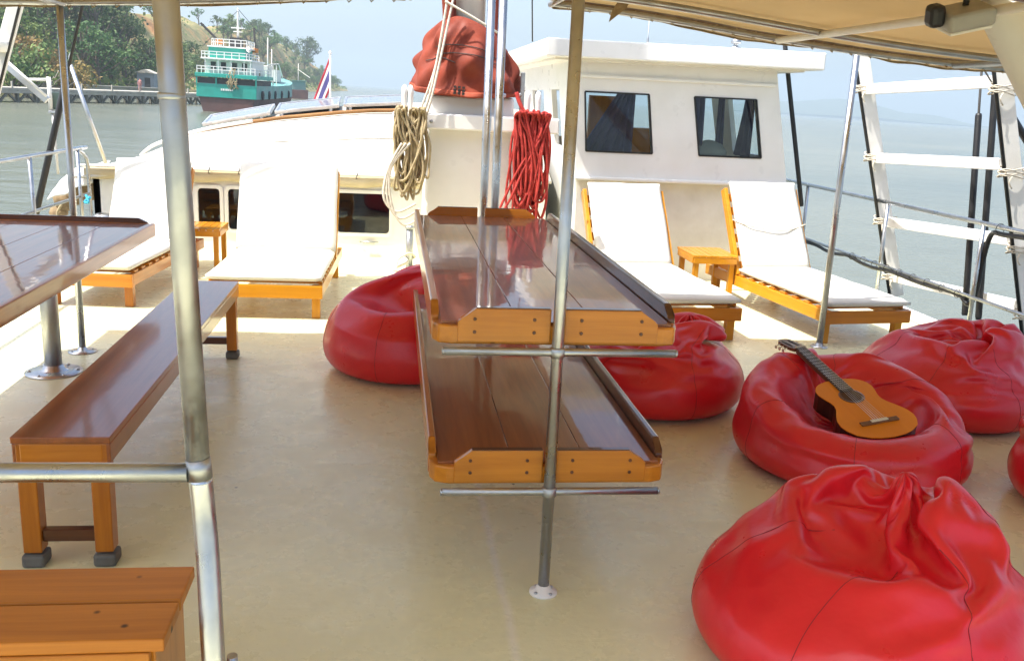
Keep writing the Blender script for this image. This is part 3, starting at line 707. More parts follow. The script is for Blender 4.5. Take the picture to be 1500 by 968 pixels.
for i, (a, c) in enumerate(((-2.32, -1.98), (-1.83, -1.60), (-1.555, -1.28), (-.54, -.015))):
    b = MB(); w = c-a; zc = (zw0+zw1)/2; hh = zw1-zw0
    rd = .035
    def rrect(w_, h_, r_):
        o = []
        for cx, cz, a0 in ((w_/2-r_, h_/2-r_, 0), (-w_/2+r_, h_/2-r_, 90), (-w_/2+r_, -h_/2+r_, 180), (w_/2-r_, -h_/2+r_, 270)):
            for q in range(5): o.append((cx+r_*math.cos(R(a0+22.5*q)), cz+r_*math.sin(R(a0+22.5*q))))
        return o
    outer = rrect(w+.036, hh+.036, rd+.018); inner = rrect(w-.03, hh-.03, rd)
    A = [b.bm.verts.new(((a+c)/2+x, 9.085, zc+z)) for x, z in outer]; Bv = [b.bm.verts.new(((a+c)/2+x, 9.085, zc+z)) for x, z in inner]
    A2 = [b.bm.verts.new(v.co+Vector((0, .03, 0))) for v in A]; B2 = [b.bm.verts.new(v.co+Vector((0, .03, 0))) for v in Bv]
    n_ = len(A)
    for q in range(n_):
        e = (q+1) % n_
        for f in ((A[q], A[e], Bv[e], Bv[q]), (A[q], A2[q], A2[e], A[e]), (Bv[q], Bv[e], B2[e], B2[q]), (A2[q], B2[q], B2[e], A2[e])): b.bm.faces.new(f)
    fr = b.build('window', M['white'], cab)
    b = MB(); b.box(((a+c)/2, 9.112, zc), (w-.028, .006, hh-.028)); b.build('pane', M['glass'], fr)
b = MB()
def flap(u, v):
    x = -2.8+4.3*u; sagz = .018*abs(math.sin(x*4.1)) + .012*noise.noise(Vector((x*5, 0, 0)))
    return (x, 9.03-.028*math.sin(v*PI*.9)+.035*v, .80-.022-(.088+sagz)*v)
b.grid(flap, 90, 6); solidify(b.build('canvas_edge', M['cream_canvas'], cab), .006)
b = MB(); b.tube([(-2.85+4.3*i/20, 9.0, .790) for i in range(21)], .013, 8); b.build('edge_tube', M['white_old'], cab)
b = MB(); rx = random.Random(4)
for x in [-2.5+.27*k for k in range(15)]:
    b = MB(); b.tube(catmull([(x, 9.03, .815), (x+.008, 8.98, .80), (x-.004, 8.985, .765), (x+.004, 9.02, .755)], 3), .004, 5); b.build('edge_tie', M['dark'], cab)
# battens and boards under the solar panels, following the arch
M['brown_board'] = wood('weathered_brown_board', (.36, .19, .075), (.18, .085, .03), 'X', .1, .6)
b = MB()
for y, dz, r_ in ((10.86, .035, .022),): b.tube([(x, y, roof_z(x, y)+dz) for x in [-2.25+2.5*i/24 for i in range(25)]], r_, 6)
b.build('roof_batten', M['brown_board'], cab)
b = MB(); b.tube(catmull([(-2.62, 10.3, .80), (-2.45, 10.3, .93), (-2.0, 10.4, 1.09), (-1.5, 10.5, 1.2)], 6), .018, 8); b.build('roof_handrail', M['white_old'], cab)
b = MB(); b.tube([(-1.2, 9.9, roof_z(-1.2, 9.9)+.012), (-.2, 9.95, roof_z(-.2, 9.95)+.012), (.5, 9.9, roof_z(.5, 9.9)+.012)], .008, 6); b.build('roof_seam', M['roof_white'], cab)
GS = 'solar panels along the ridge of the cabin roof'
for i, (x0, x1, lab) in enumerate(((-2.12, -1.38, 'leftmost solar panel, lowest on the arched cabin roof'), (-1.33, -.62, 'middle solar panel on the arched cabin roof beside the flag'), (-.57, .12, 'rightmost solar panel on the cabin roof, closest to the mast'))):
    t = thing('solar_panel', lab, 'solar panel', group=GS)
    ya, yb = 10.95, 11.55
    p00 = Vector((x0, ya, roof_z(x0, ya)+.085)); p10 = Vector((x1, ya, roof_z(x1, ya)+.085)); up = Vector((0, yb-ya, .085))
    xx = (p10-p00).normalized(); yy = (up - xx*up.dot(xx)).normalized(); zz = xx.cross(yy)
    rot = Matrix((xx, yy, zz)).transposed(); c = (p00+p10)/2+up/2; dx, dy = (p10-p00).length, up.length
    b = MB(); b.box(c, (dx-.05, dy-.05, .018), rot); b.build('cells', M['solar'], t)
    b = MB()
    for s_ in (-1, 1): b.box(c+yy*s_*(dy/2-.012), (dx, .026, .036), rot, .003); b.box(c+xx*s_*(dx/2-.012), (.026, dy-.05, .036), rot, .003)
    b.build('panel_frame', M['alu'], t)
    for f in (.12, .88):
        q = p00.lerp(p10, f)+Vector((0, .03, 0)); b = MB(); b.box(q-Vector((0, 0, .045)), (.03, .04, .09), None, .004); b.build('bracket', M['alu'], t)

# ------------------------------------------------------------------ wheelhouse on the right
wh = thing('wheelhouse', 'white wheelhouse with an overhanging roof and two rear windows', 'wheelhouse')
M['wh_in'] = paint('cream_cabin_lining', (.50, .44, .34), None, .7, 3, 0)
def wx(z, side):
    return (1.61-.115*(z-.91)) if side < 0 else (3.56-.21*(z-.91))
zs = [.91, 1.14, 1.645, 1.90]
def xr(z):
    f = (z-1.14)/.505
    return [wx(z, -1), 1.68-.04*f, 2.28-.07*f, 2.71-.09*f, 3.29-.10*f, wx(z, 1)]
rows = [[(x, 8.20, z) for x in xr(z)] for z in zs]
b = MB(); b.plate(rows, {(1, 1), (1, 3)}, (0, .06, 0)); b.build('rear_wall', M['white'], wh)
def side(nm, sx, ys, hol, y_off):
    rows = [[(wx(z, sx), y, z) for y in ys] for z in (.0, 1.14, 1.66, 1.9)]
    b = MB(); b.plate(rows, hol, (.05*(-sx), 0, 0)); return b.build(nm, M['white'], wh)
side('left_wall', -1, [8.263, 8.85, 9.3, 9.8, 10.6, 11.6], {(1, 1), (1, 3)}, 0)
side('right_wall', 1, [8.263, 8.6, 9.4, 9.9, 10.9, 11.6], {(1, 1), (1, 3)}, 0)
rows = [[(1.57+(3.45-1.57)*u, 11.6, z) for u in (0, .06, .33, .37, .63, .67, .94, 1)] for z in (.0, 1.14, 1.68, 1.9)]
b = MB(); b.plate(rows, {(1, 1), (1, 3), (1, 5)}, (0, .05, 0)); b.build('front_wall', M['white'], wh)
b = MB(); b.box((2.45, 8.01+1.95, 1.985), (2.42, 4.1, .145), None, .012)
rf = b.build('roof', M['white'], wh)
b = MB(); b.box((2.44, 9.9, 1.904), (2.20, 3.7, .02)); b.build('roof_lining', M['white_old'], wh)
b = MB(); b.box((2.42, 8.185, 1.775), (1.86, .03, .028), None, .008); b.build('drip_moulding', M['white'], wh)
b = MB(); b.box((2.585, 8.19, .905), (2.0, .09, .03), None, .01); b.build('ledge', M['white'], wh)
b = MB(); b.box((2.60, 8.30, .445), (1.94, .08, .889)); b.build('lower_wall', M['white_old'], wh)
b = MB(); b.box((2.55, 9.9, .90), (1.85, 3.2, .02)); b.build('cabin_floor', M['wh_in'], wh)
for (xa, xb) in ((1, 2), (3, 4)):
    bl, br = xr(1.14)[xa], xr(1.14)[xb]; tl, tr2 = xr(1.645)[xa], xr(1.645)[xb]
    b = MB()
    co = [Vector((bl, 8.19, 1.14)), Vector((br, 8.19, 1.14)), Vector((tr2, 8.19, 1.645)), Vector((tl, 8.19, 1.645))]
    for p, q in zip(co, co[1:]+co[:1]): b.beam(p+Vector((0, .012, 0)), q+Vector((0, .012, 0)), .014, .018, (0, 1, 0))
    fr = b.build('window', M['black'], wh)
    b = MB(); b.prism([p+Vector((0, .035, 0)) for p in co], (0, .005, 0)); b.build('pane', M['glass'], fr)
def curtain(p0, p1, z0, z1, folds, pinch, nm='curtain'):
    b = MB(); p0 = Vector(p0); p1 = Vector(p1); dv = (p1-p0); nrm = Vector((-dv.y, dv.x, 0)).normalized()
    def fn(u, v):
        k = 1-pinch*sm(.35, .0, v)*.0 - pinch*math.sin(PI*min(1, v*1.0))*.0
        w = 1-pinch*(1-v)
        return p0 + dv*(u*w) + nrm*.025*math.sin(u*folds*6.28) + Vector((0, 0, z1+(z0-z1)*v))
    b.grid(fn, folds*8, 10); solidify(b.build(nm, M['curtain'], wh), .004)
curtain((2.12, 8.33, 0), (1.62, 8.33, 0), 1.10, 1.68, 5, .72)
curtain((2.62, 8.34, 0), (2.78, 8.34, 0), 1.10, 1.68, 3, .1)
curtain((3.02, 8.7, 0), (3.10, 8.7, 0), 1.12, 1.72, 2, .4)
curtain((3.30, 8.5, 0), (3.36, 9.1, 0), 1.12, 1.72, 3, .5)
b = MB(); b.box((2.20, 9.9, 1.28), (.34, .06, .7)); b.build('locker', M['teak_z'], wh)
b = MB(); b.box((2.75, 10.9, 1.1), (.5, .5, .4), None, .02); b.build('helm_seat', M['teak_x'], wh)
b = MB(); b.box((2.86, 9.0, 1.4), (.07, .07, 1.0)); b.box((2.2, 9.2, 1.4), (.06, .06, 1.0)); b.build('inner_post', M['wh_in'], wh)
b = MB(); b.lathe([(.0, 0), (.16, .01), (.17, .06), (.12, .13), (.04, .16), (0, .165)], 20, (2.86, 8.40, 1.11)); o = b.build('white_bundle', M['cushion'], wh)
b = MB(); b.tube([(1.20, 8.5, 2.05), (1.16, 8.5, 2.75)], .006, 6); tag(b.build('stay_wire', M['dark']), 'thin dark wire rising above the left end of the wheelhouse roof', 'wire')
b = MB(); b.lathe([(.012, 0), (.010, .08), (.004, .09), (.003, .5)], 8, (2.24, 8.5, 2.057)); tag(b.build('antenna', M['galv']), 'thin whip antenna on the wheelhouse roof', 'antenna')
b = MB(); b.lathe([(.05, 0), (.05, .02), (.02, .03), (.02, .05), (.045, .055), (.04, .085), (0, .095)], 14, (2.95, 8.2, 2.057)); tag(b.build('roof_vent', M['galv']), 'small metal vent cap on the wheelhouse roof', 'vent')

# ------------------------------------------------------------------ mast, its housing and the pin rail
mb_ = thing('mast_housing', 'white boxed mast housing with a pin rail across it', 'mast housing', (.575, 7.2, 0))
b = MB(); b.prism([(-.345, 0, 0), (.375, 0, 0), (.36, .62, 0), (-.33, .62, 0)], (0, 0, .01)); b.build('foot', M['white'], mb_)
b = MB()
A = [(-.35, 0, .012), (.385, 0, .012), (.385, .62, .012), (-.35, .62, .012)]; Bq = [(-.315, 0, 1.56), (.325, 0, 1.56), (.325, .6, 1.56), (-.315, .6, 1.56)]
va = [b.bm.verts.new(p) for p in A]; vb = [b.bm.verts.new(p) for p in Bq]
b.bm.faces.new(va[::-1]); b.bm.faces.new(vb)
for i in range(4): b.bm.faces.new((va[i], va[(i+1) % 4], vb[(i+1) % 4], vb[i]))
bmesh.ops.bevel(b.bm, geom=[e for e in b.bm.edges], offset=.025, segments=3, profile=.5, affect='EDGES')
b.build('box', M['white'], mb_)
b = MB(); b.box((.04, -.055, 1.365), (1.25, .09, .115), None, .012); pr_ = b.build('pin_rail', M['white'], mb_)
for x in (-.30, .33):
    b = MB(); b.lathe([(.014, 0), (.014, .006), (.006, .009)], 10, (x, -.10, 1.365), (0, -1, 0)); b.build('bolt', M['galv'], pr_)
for x in (-.50, -.455, .42, .50):
    b = MB(); b.lathe([(.014, -.22), (.014, 0), (.020, .01), (.018, .03), (.022, .12), (.024, .16), (.012, .185), (0, .19)], 12, (x, -.055, 1.43)); b.build('belaying_pin', M['white'], pr_)
b = MB(); b.box((.52, .10, 1.52), (.045, .012, .20)); b.build('mirror_plate', M['solar'], mb_)
b = MB(); b.box((.395, .1, 1.60), (.03, .05, .30), None, .004); b.build('bracket', M['galv'], mb_)
b = MB(); b.lathe([(.135, 0), (.132, 2.0), (.125, 6.0), (.11, 10)], 28, (.55, 7.5, 1.56)); tag(b.build('mast', M['white_old']), 'white painted mast rising from the rust red sail cover', 'mast')
# the sail cover draped round the mast foot
def cover(u, v):
    a = 2*PI*u; q = math.sin(v*PI/2)                        # v: 0 at the hem, 1 at the mast
    ca, sa = math.cos(a), math.sin(a)
    R0x, R0y = .43, .37
    hemz = 1.60 - .075*max(0, -sa)**1.2*(1-.55*abs(ca)) + .015*math.sin(3*a)
    k = math.sqrt(max(0, 1-v**1.15))*(1+.06*math.sin(PI*v))
    rx_ = .145 + (R0x-.145)*k; ry_ = .145+(R0y-.145)*k
    z = hemz + (2.075 - .04*sa - .05*ca - hemz)*(v**1.05) - .05*max(0, ca)*math.sin(PI*v)
    f = .040*math.sin(PI*min(1, v*1.15))*math.sin(5*a + 6*v + 1.5*math.sin(2*a)) + .05*math.sin(PI*v)*noise.noise(Vector((ca*2.2, sa*2.2, v*3)))
    f += .018*math.sin(PI*min(1, v*1.4))*math.sin(4*a-9*v+1)
    f += .012*(1-sm(0, .12, v))*math.sin(11*a)
    f += .016*math.sin(PI*v)*math.sin(13*a-10*v+2*math.sin(3*a))
    return (.56+(rx_+f)*ca + .03*(1-v)*0, 7.43+(ry_+f)*sa, z)
sc_ = thing('sail_cover', 'rust red sailcloth cover wrapped round the foot of the mast', 'sail cover')
b = MB(); b.grid(cover, 150, 44, wrap=True); subsurf(solidify(b.build('cloth', M['sail'], sc_), .006), 1)
b = MB()
def hemband(u, v):
    a = cover(u, .012+.075*v); c = Vector((.56, 7.43, a[2])); p = Vector(a); dv = (p-c).normalized(); return p+dv*.006
b.grid(hemband, 150, 3, wrap=True); solidify(b.build('hem', M['sail_edge'], sc_), .003)
for u0 in (.63, .925, .845):
    p = Vector(cover(u0, .055)); nn = (p-Vector((.56, 7.43, p.z))).normalized()
    b = MB(); b.lathe([(.006, 0), (.016, .002), (.016, .006), (.006, .007)], 14, p+nn*.009, nn); b.build('eyelet', M['alu'], sc_)
for z0, u0, u1 in ((.50, .60, .88), (.42, .58, .70), (.60, .60, .86)):
    b = MB(); b.tube([Vector(cover(u0+(u1-u0)*i/24, z0+.05*math.sin(i/24*3)))+Vector((0, -.008, .004)) for i in range(25)], .0035, 5); b.build('gather_line', M['dark'], sc_)
p = Vector(cover(.715, .08)); 
b = MB()
for i in range(3):
    for j in range(3): 
        q = Vector(cover(.705+.012*i, .055+.04*j)); nn = (q-Vector((.56, 7.43, q.z))).normalized(); b.box(q+nn*.010, (.020, .004, .017), Matrix.Rotation(.1, 3, 'Z'))
b.build('stencil_mark', M['dark'], sc_)
# furled sail cloth on both sides of the mast above the cover
for nm, x, y, lab in (('furled_sail', .385, 7.36, 'narrow strip of rust red furled sail left of the mast'), ('furled_sail', .735, 7.44, 'rust red furled sail showing right of the mast behind the posts')):
    b = MB(); b.grid(lambda u, v: (x+(.045+.012*math.sin(u*25))*math.cos(2*PI*u)+.02*math.sin(v*9), y+.06*math.sin(2*PI*u), 1.80+1.5*v), 40, 24, wrap=True)
    tag(b.build(nm, M['sail']), lab, 'sail')
# halyards
HAL = 'ropes running up the left side of the mast'
for i, (a, m_, c, lab) in enumerate((
        (PY(612, 172, 7.10), PY(640, 90, 7.09), PY(658, -20, 7.15), 'pale rope running from the tan coil up past the sail cover'),
        (PY(617, 176, 7.08), PY(634, 120, 7.07), PY(655, 3, 7.13), 'pale doubled rope just right of the outermost halyard'),
        (PY(622, 178, 7.06), PY(636, 128, 7.05), PY(668, -20, 7.14), 'pale rope nearest the mast on the left of the sail cover'))):
    b = MB(); b.tube(catmull([a, m_, c], 10), .0085, 8); tag(b.build('halyard', M['rope_white']), lab, 'rope', HAL)
b = MB(); b.tube(catmull([PY(652, 2, 7.12), PY(690, 24, 7.10), PY(716, 40, 7.11), PY(734, 52, 7.16)], 8), .0085, 8)
tag(b.build('tie_rope', M['rope_white']), 'pale rope slanting down across the front of the mast', 'rope')
def coil(nm, label, mat, x, y, ztop, zbot, wtop, wmid, nl, seed, r, spread=.05, stray=0.15):
    rd = random.Random(seed); t = thing(nm, label, 'rope coil', (x, y, 0))
    b = MB()
    for i in range(nl):
        w = wmid*rd.uniform(.10, .55); L = zbot+(ztop-zbot)*(rd.uniform(0, .30) if rd.random() > stray else rd.uniform(.3, .5))
        cx = rd.gauss(0, .22)*wmid; y0 = -rd.uniform(0, spread); xt = rd.uniform(-.5, .5)*wtop; h_ = ztop-L
        k = [(xt-wtop*.07, y0+.02, ztop-.03), (xt, y0-.03, ztop+rd.uniform(0, .02)), (xt+wtop*.07, y0, ztop-.04)]
        for q, kk in ((.3, .75), (.55, .95), (.8, .8)): k.append((xt*(1-q)+cx*q+w*.5*kk, y0-.012, ztop-q*h_))
        k.append((cx+w*.12, y0-.01, L+.01)); k.append((cx-w*.15, y0, L))
        for q, kk in ((.8, .8), (.55, .9), (.3, .7)): k.append((xt*(1-q)+cx*q-w*.5*kk, y0+.012, ztop-q*h_))
        k = [Vector(p)+Vector((rd.gauss(0, .007), rd.gauss(0, .012), rd.gauss(0, .008))) for p in k]
        b.tube(catmull(k, 4, True), r, 6, closed=True)
    b.build('loops', M[mat], t)
    return t
coil('rope_coil', 'tan rope coil hanging from the left end of the pin rail', 'rope_tan', .125, 7.085, 1.44, .80, .20, .26, 28, 3, .0095, .08)
coil('rope_coil', 'red rope coil hanging from the right end of the pin rail', 'rope_red', 1.02, 7.085, 1.45, .63, .23, .28, 46, 5, .0095, .09)
b = MB(); rd = random.Random(8)
for i in range(3):
    c = PY(578+6*i, 250, 7.0); b.tube(catmull([c+Vector((.05, 0, .2)), c+Vector((-.05-.02*i, 0, .0)), c+Vector((-.075, -.02, -.2-.03*i)), c+Vector((.02, -.02, -.30-.05*i)), c+Vector((.16, 0, -.24-.04*i))], 8), .0095, 7)
tag(b.build('loose_rope', M['rope_white']), 'loose bights left of the tan coil, painted paler to look sunlit', 'rope')  # strands of the tan coil in paler rope, imitating sunlight on them
b = MB(); b.tube(catmull([(.90, 7.1, 1.60), (.93, 7.08, 1.52), (.98, 7.06, 1.43)], 6), [.016]*13, 8); tag(b.build('red_rope_end', M['rope_red']), 'red rope leading from the sail cover down to the red coil', 'rope')

# ------------------------------------------------------------------ flag on the cabin roof
fl = thing('flag_pole', 'slim white flagpole rising behind the cabin roof', 'flagpole', (-.77, 11.85, 0))
b = MB(); b.tube([(0, 0, 1.2), (0, 0, 1.98)], .011, 10); b.build('pole', M['white'], fl)
b = MB(); b.lathe([(.011, 0), (.018, .01), (.018, .03), (0, .045)], 10, (0, 0, 1.97)); b.build('finial', M['white'], fl)
M['fl_red'] = paint('flag_red', (.36, .03, .05), None, .8, 4, 0); M['fl_blue'] = paint('flag_blue', (.10, .09, .27), None, .8, 4, 0); M['fl_white'] = paint('flag_white', (.75, .74, .72), None, .8, 4, 0)
me = MB(); NU, NV = 24, 18
def flagp(u, v):    # u along the fly, v down the hoist; the cloth droops
    ang = R(-66 - 6*v); 
    L = .62*u
    p = Vector((-.77-.012, 11.85, 1.93-.40*v)) + Vector((math.cos(ang)*-L*(.75-.1*v), .03*math.sin(u*9+v*3)*u+.04*u, math.sin(ang)*L*(.85-.35*v)))
    return p
me.grid(flagp, NU, NV)
fo = solidify(me.build('flag', [M['fl_red'], M['fl_white'], M['fl_blue']]), .003)
for i, p in enumerate(fo.data.polygons):
    v = (i % NV)/NV; p.material_index = 0 if v < 1/6 or v >= 5/6 else 1 if v < 2/6 or v >= 4/6 else 2
tag(fo, 'drooping red, white and blue striped flag on the roof flagpole', 'flag')

# ================================================================== RAILINGS, SHROUDS, LADDERS
def railing(label, x, ys, zt, zm, y0, y1, end=None):
    t = thing('railing', label, 'railing', (x, 0, 0))
    b = MB(); pts = [(0, y0, zt)] + [(0, y1, zt)]
    if end: pts = catmull([(0, y0, zt), (0, y1-.3, zt), (0, y1, zt-.015), (0, y1+.18, zt-.07), (0, y1+.26, zt-.2), (0, y1+.28, .07)], 6)
    b.tube(pts, .0165, 12); b.build('top_rail', M['steel'], t)
    b = MB(); b.tube([(0, y0, zm), (0, y1+(.27 if end else 0), zm)], .0125, 10); b.build('mid_rail', M['steel'], t)
    for y in ys:
        b = MB(); b.tube([(.012, y, .07), (0, y, zt)], .0155, 12); b.lathe([(.05, .07), (.05, .078), (.02, .085)], 14, (.012, y, 0)); b.build('stanchion', M['steel'], t)
    return t
railing('steel railing along the right side of the deck', 4.02, (3.3, 4.6, 5.93, 7.22, 8.75), .875, .36, 1.5, 9.6)
railing('steel railing along the left side of the deck', -2.72, (4.6, 6.2, 7.52, 8.62), .965, .55, 2.0, 8.62, True)
rc = random.Random(2)
b = MB(); b.tube(catmull([(4.02+.012*rc.uniform(-1, 1), 9.3-.22*i, .345-.03*abs(math.sin(i*.9))*(1 if i < 11 else .5)) for i in range(16)], 4), .016, 8)
b.tube(catmull([(4.03, 6.05, .33), (4.04, 5.97, .30), (4.05, 5.93, .42), (4.05, 5.92, .62), (4.04, 5.86, .81), (4.02, 5.7, .83), (4.02, 5.4, .845), (4.02, 4.9, .85), (4.02, 4.2, .85)], 6), .017, 8)
for y in (5.75, 5.45, 5.15, 4.8): b.tube([Vector((4.02+.031*math.cos(a), y, .862+.036*math.sin(a))) for a in [i*.628 for i in range(10)]], .003, 4, closed=True)
for i in range(9): b.tube([Vector((4.02+.026*math.cos(a), 6.1+.2*i, .350+.03*math.sin(a))) for a in [q*.628 for q in range(10)]], .003, 4, closed=True)
tag(b.build('cable', M['black']), 'black cable tied along the right hand railing', 'cable')

GSH = 'black covered shroud wires on the right side'
def shroud(label, a, c, split, group=None, r0=.008, r1=.022, cover_to=None):
    t = thing('shroud', label, 'shroud wire', group=group); a = Vector(a); c = Vector(c)
    b = MB(); b.tube([c, a], r0, 8); b.build('wire', M['dark'], t)
    m = c.lerp(a, split)
    b = MB(); b.tube([m, m+(a-m)*.01, a-(a-m)*.01, a], [r1*.8, r1, r1, r1*.8], 12); b.build('cover', M['black'], t)
    return t
def lx(z, x0=4.33): return x0-.307*z
# legs of the rope ladder lie along the shrouds, which lean in towards the mast
def ladder(label, yA, yB, xa, xb, sgn, zs_, ztop=3.2, zbot=.06, legs=True):
    t = thing('shroud_ladder', label, 'ladder')
    for y, x0 in ((yA, xa), (yB, xb)):
        f = lambda z: Vector((sgn*(x0-.307*z) + (1.15 if sgn < 0 else 0), y, z))
        b = MB(); b.beam(f(zbot), f(ztop), .115, .035, (0, 1, 0), .006); b.build('side_board', M['white_old'], t)
        b = MB(); b.tube([f(-.2)+Vector((-.072*sgn, -.012, 0)), f(ztop+1)+Vector((-.072*sgn, -.012, 0))], .013, 8); b.build('shroud_wire', M['black'], t)
        for z in zs_:
            l_ = MB(); c = f(z)
            for q in range(4):
                rr = [(.07, -.03), (.07, .032), (-.088, .032), (-.088, -.045)]
                l_.tube(catmull([c+Vector((dx, dy, -.022+.015*q+(.02 if (k_+q) % 2 else -.01))) for k_, (dx, dy) in enumerate(rr)], 4, True), .0055, 5, closed=True)
            l_.tube(catmull([c+Vector((-.04*sgn, -.05, -.02)), c+Vector((-.06*sgn, -.06, -.06)), c+Vector((-.03*sgn, -.055, -.10))], 3), .005, 5)
            l_.build('lashing', M['rope_white'], t)
    for i, z in enumerate(zs_):
        a = Vector((sgn*(xa-.307*z) + (1.15 if sgn < 0 else 0), yA, z)); c = Vector((sgn*(xb-.307*z) + (1.15 if sgn < 0 else 0), yB, z+.055))
        dv = (c-a).normalized()*.05
        b = MB(); b.beam(a-dv+Vector((-.02*sgn, -.034, 0)), c+dv+Vector((-.02*sgn, .034, 0)), .032, .082, (0, 0, 1), .006); b.build('rung', M['white'], t)
    return t
ladder('white wooden ladder lashed to the shrouds outside the right railing', 7.4, 5.95, 4.34, 4.56, 1, (.23, .70, 1.22, 1.76))
b = MB(); b.beam(PY(30, 0, 7.4)+(PY(30, 0, 7.4)-PY(0, 115, 7.4))*5.5, PY(-42, 250, 7.4), .10, .045, (0, 1, 0), .008)
lt = thing('shroud_board', 'white board of the ladder on the left shrouds at the edge of the picture', 'ladder board'); b.build('board', M['white_old'], lt)
b = MB(); q0, q1 = PY(31, 0, 7.35), PY(2, 115, 7.35); b.tube([q0+(q0-q1)*9, q1+(q1-q0)*.6], .010, 8); b.build('wire', M['black'], lt)
b = MB(); b.lathe([(.05, -.04), (.062, -.03), (.062, .03), (.05, .04)], 14, PY(-2, 66, 7.33), (.3, 0, 1)); b.build('white_fitting', M['white'], lt)
shroud('black covered wire at the right end of the wheelhouse', (3.82, 8.4, .70), (3.3, 8.4, 2.9), .05, GSH, .009, .021)
shroud('upright black covered wire left of its twin inside the white ladder', (4.32, 6.42, .12), (4.30, 6.78, 2.6), .40, GSH, .009, .024)
shroud('upright black covered wire right of its twin inside the white ladder', (4.34, 6.28, .12), (4.30, 6.60, 2.6), .02, GSH, .013, .024)
shroud('black covered wire slanting outwards at the upper right edge', PY(1560, 300, 6.0), PY(1440, 100, 6.0), .20, GSH, .006, .024)
shroud('black covered shroud leaning across the left railing', PY(50, 325, 8.0), PY(50, 325, 8.0)+(PY(135, -55, 8.0)-PY(50, 325, 8.0))*3.6, .846, None, .012, .026)
# gear on the left side
b = MB(); b.tube([PY(155, 240, 8.75), PY(103, 95, 8.75)], .017, 12); b.tube(catmull([PY(104, 97, 8.75), PY(101, 84, 8.75), PY(106, 74, 8.75), PY(107, 66, 8.75)], 5), .006, 6)
tag(b.build('boat_hook', M['alu']), 'shiny metal boat hook pole leaning on the left railing', 'boat hook')
bt_ = thing('light_batten', 'pale slanted batten fitting lashed to the left shrouds', 'light batten')
b = MB(); b.beam(PY(6, 92, 7.7), PY(70, 148, 7.7), .055, .03, (0, 1, 0), .006); b.build('housing', M['alu'], bt_)
b = MB(); b.tube([PY(10, 90, 7.66), PY(68, 141, 7.66)], .011, 8); b.build('tube', M['white'], bt_)
fr_ = thing('pipe_bracket', 'white pipe bracket with a small box outside the left railing', 'bracket')
b = MB(); b.tube([PY(36, 117, 8.3), PY(72, 117, 8.3)], .012, 8); b.tube([PY(71, 113, 8.3), PY(75, 165, 8.3)], .017, 10); b.tube([PY(77, 165, 8.3), PY(85, 255, 8.3)], .011, 8); b.build('pipe', M['white'], fr_)
b = MB(); b.box(PY(82, 148, 8.35), (.085, .06, .14), None, .01); b.build('box', paint('grey_green_box', (.14, .20, .17), None, .5, 6, 0), fr_)
b = MB(); b.beam(PY(72, 164, 8.3), PY(96, 166, 8.3), .05, .02, (0, 0, 1), .003); b.build('shelf', M['galv'], fr_)
# tarp-covered dinghy gear outside the left railing
tp = thing('covered_bundle', 'cream tarpaulin over a brown bundle outside the left railing', 'covered bundle')
def tarp(u, v):
    top = PY(105, 250, 9.6).lerp(PY(162, 236, 9.6), u); bot = PY(72, 293, 9.3).lerp(PY(150, 262, 9.3), u)
    p = top.lerp(bot, v) + Vector((0, -.10*math.sin(v*PI*.8), .012*noise.noise(Vector((u*4, v*4, 0))) + .01*math.sin(u*14)*v)); return p
b = MB(); b.grid(tarp, 30, 14); solidify(b.build('tarpaulin', M['cream_canvas'] if False else M['white_old'], tp), .008)
M['bundle'] = paint('brown_sacking', (.30, .21, .11), (.15, .10, .05), .9, 7, .6, .02, bscale=20)
b = MB()
for i, (px, py, r_) in enumerate(((96, 292, .12), (112, 283, .12), (128, 276, .13), (145, 268, .14), (86, 312, .09))):
    c = PY(px, py, 9.6); b.lathe([(0, -r_), (r_*.6, -r_*.8), (r_, 0), (r_*.7, r_*.7), (0, r_*.9)], 14, c, (rc.uniform(-.3, .3), rc.uniform(-.3, .3), 1))
b.build('bundle', M['bundle'], tp)
b = MB(); b.tube(catmull([PY(90, 300, 9.25), PY(84, 312, 9.25), PY(88, 322, 9.25), PY(95, 318, 9.25)], 5), .014, 6); b.build('tie', M['rope_tan'], tp)
b = MB(); b.tube(catmull([PY(126, 286, 8.55), PY(130, 296, 8.52), PY(124, 296, 8.55), PY(132, 289, 8.52)], 5), .012, 6); tag(b.build('blue_knot', paint('light_blue_cord', (.05, .40, .62), None, .8, 8, 0)), 'small light blue cord knotted on the left railing', 'cord')
bd = thing('bollard', 'short grey and white mooring bollard beyond the left railing', 'bollard', (-2.62, 8.9, 0))
b = MB(); b.lathe([(.07, 0), (.06, .02), (.055, .30), (.085, .31), (.085, .35), (.05, .37), (0, .372)], 18); b.build('post', M['galv'], bd)
# white strut at the upper right, steel post stub and rope near the mast, cleat on the cabin
a, c = PY(1462, -5, 3.6), PY(1548, 175, 3.75); dv = c-a
b = MB(); b.tube([a-dv*.12, c+dv*4.2], .092, 28); tag(b.build('strut', M['white']), 'thick white strut slanting across the upper right corner', 'strut')
st_ = thing('bitt', 'short grey steel bitt with a pale rope at the foot of the mast', 'bitt', (.16, 8.55, 0))
b = MB(); b.tube([(0, 0, 0), (0, 0, .36)], .033, 14); b.lathe([(.033, .36), (.045, .365), (.045, .385), (0, .395)], 14); b.build('post', M['galv'], st_)
b = MB(); b.tube(catmull([(-.12, -.2, .02), (-.10, -.12, .10), (0, -.05, .14), (.05, 0, .10), (0, .05, .08), (-.05, 0, .10), (-.02, -.06, .06), (-.14, -.16, .015), (-.08, -.24, .015), (.02, -.2, .02)], 6), .012, 7)
tag(b.build('mooring_rope', M['rope_white']), 'pale rope looped round the grey bitt behind a bean bag', 'rope').location = (.16, 8.55, 0)
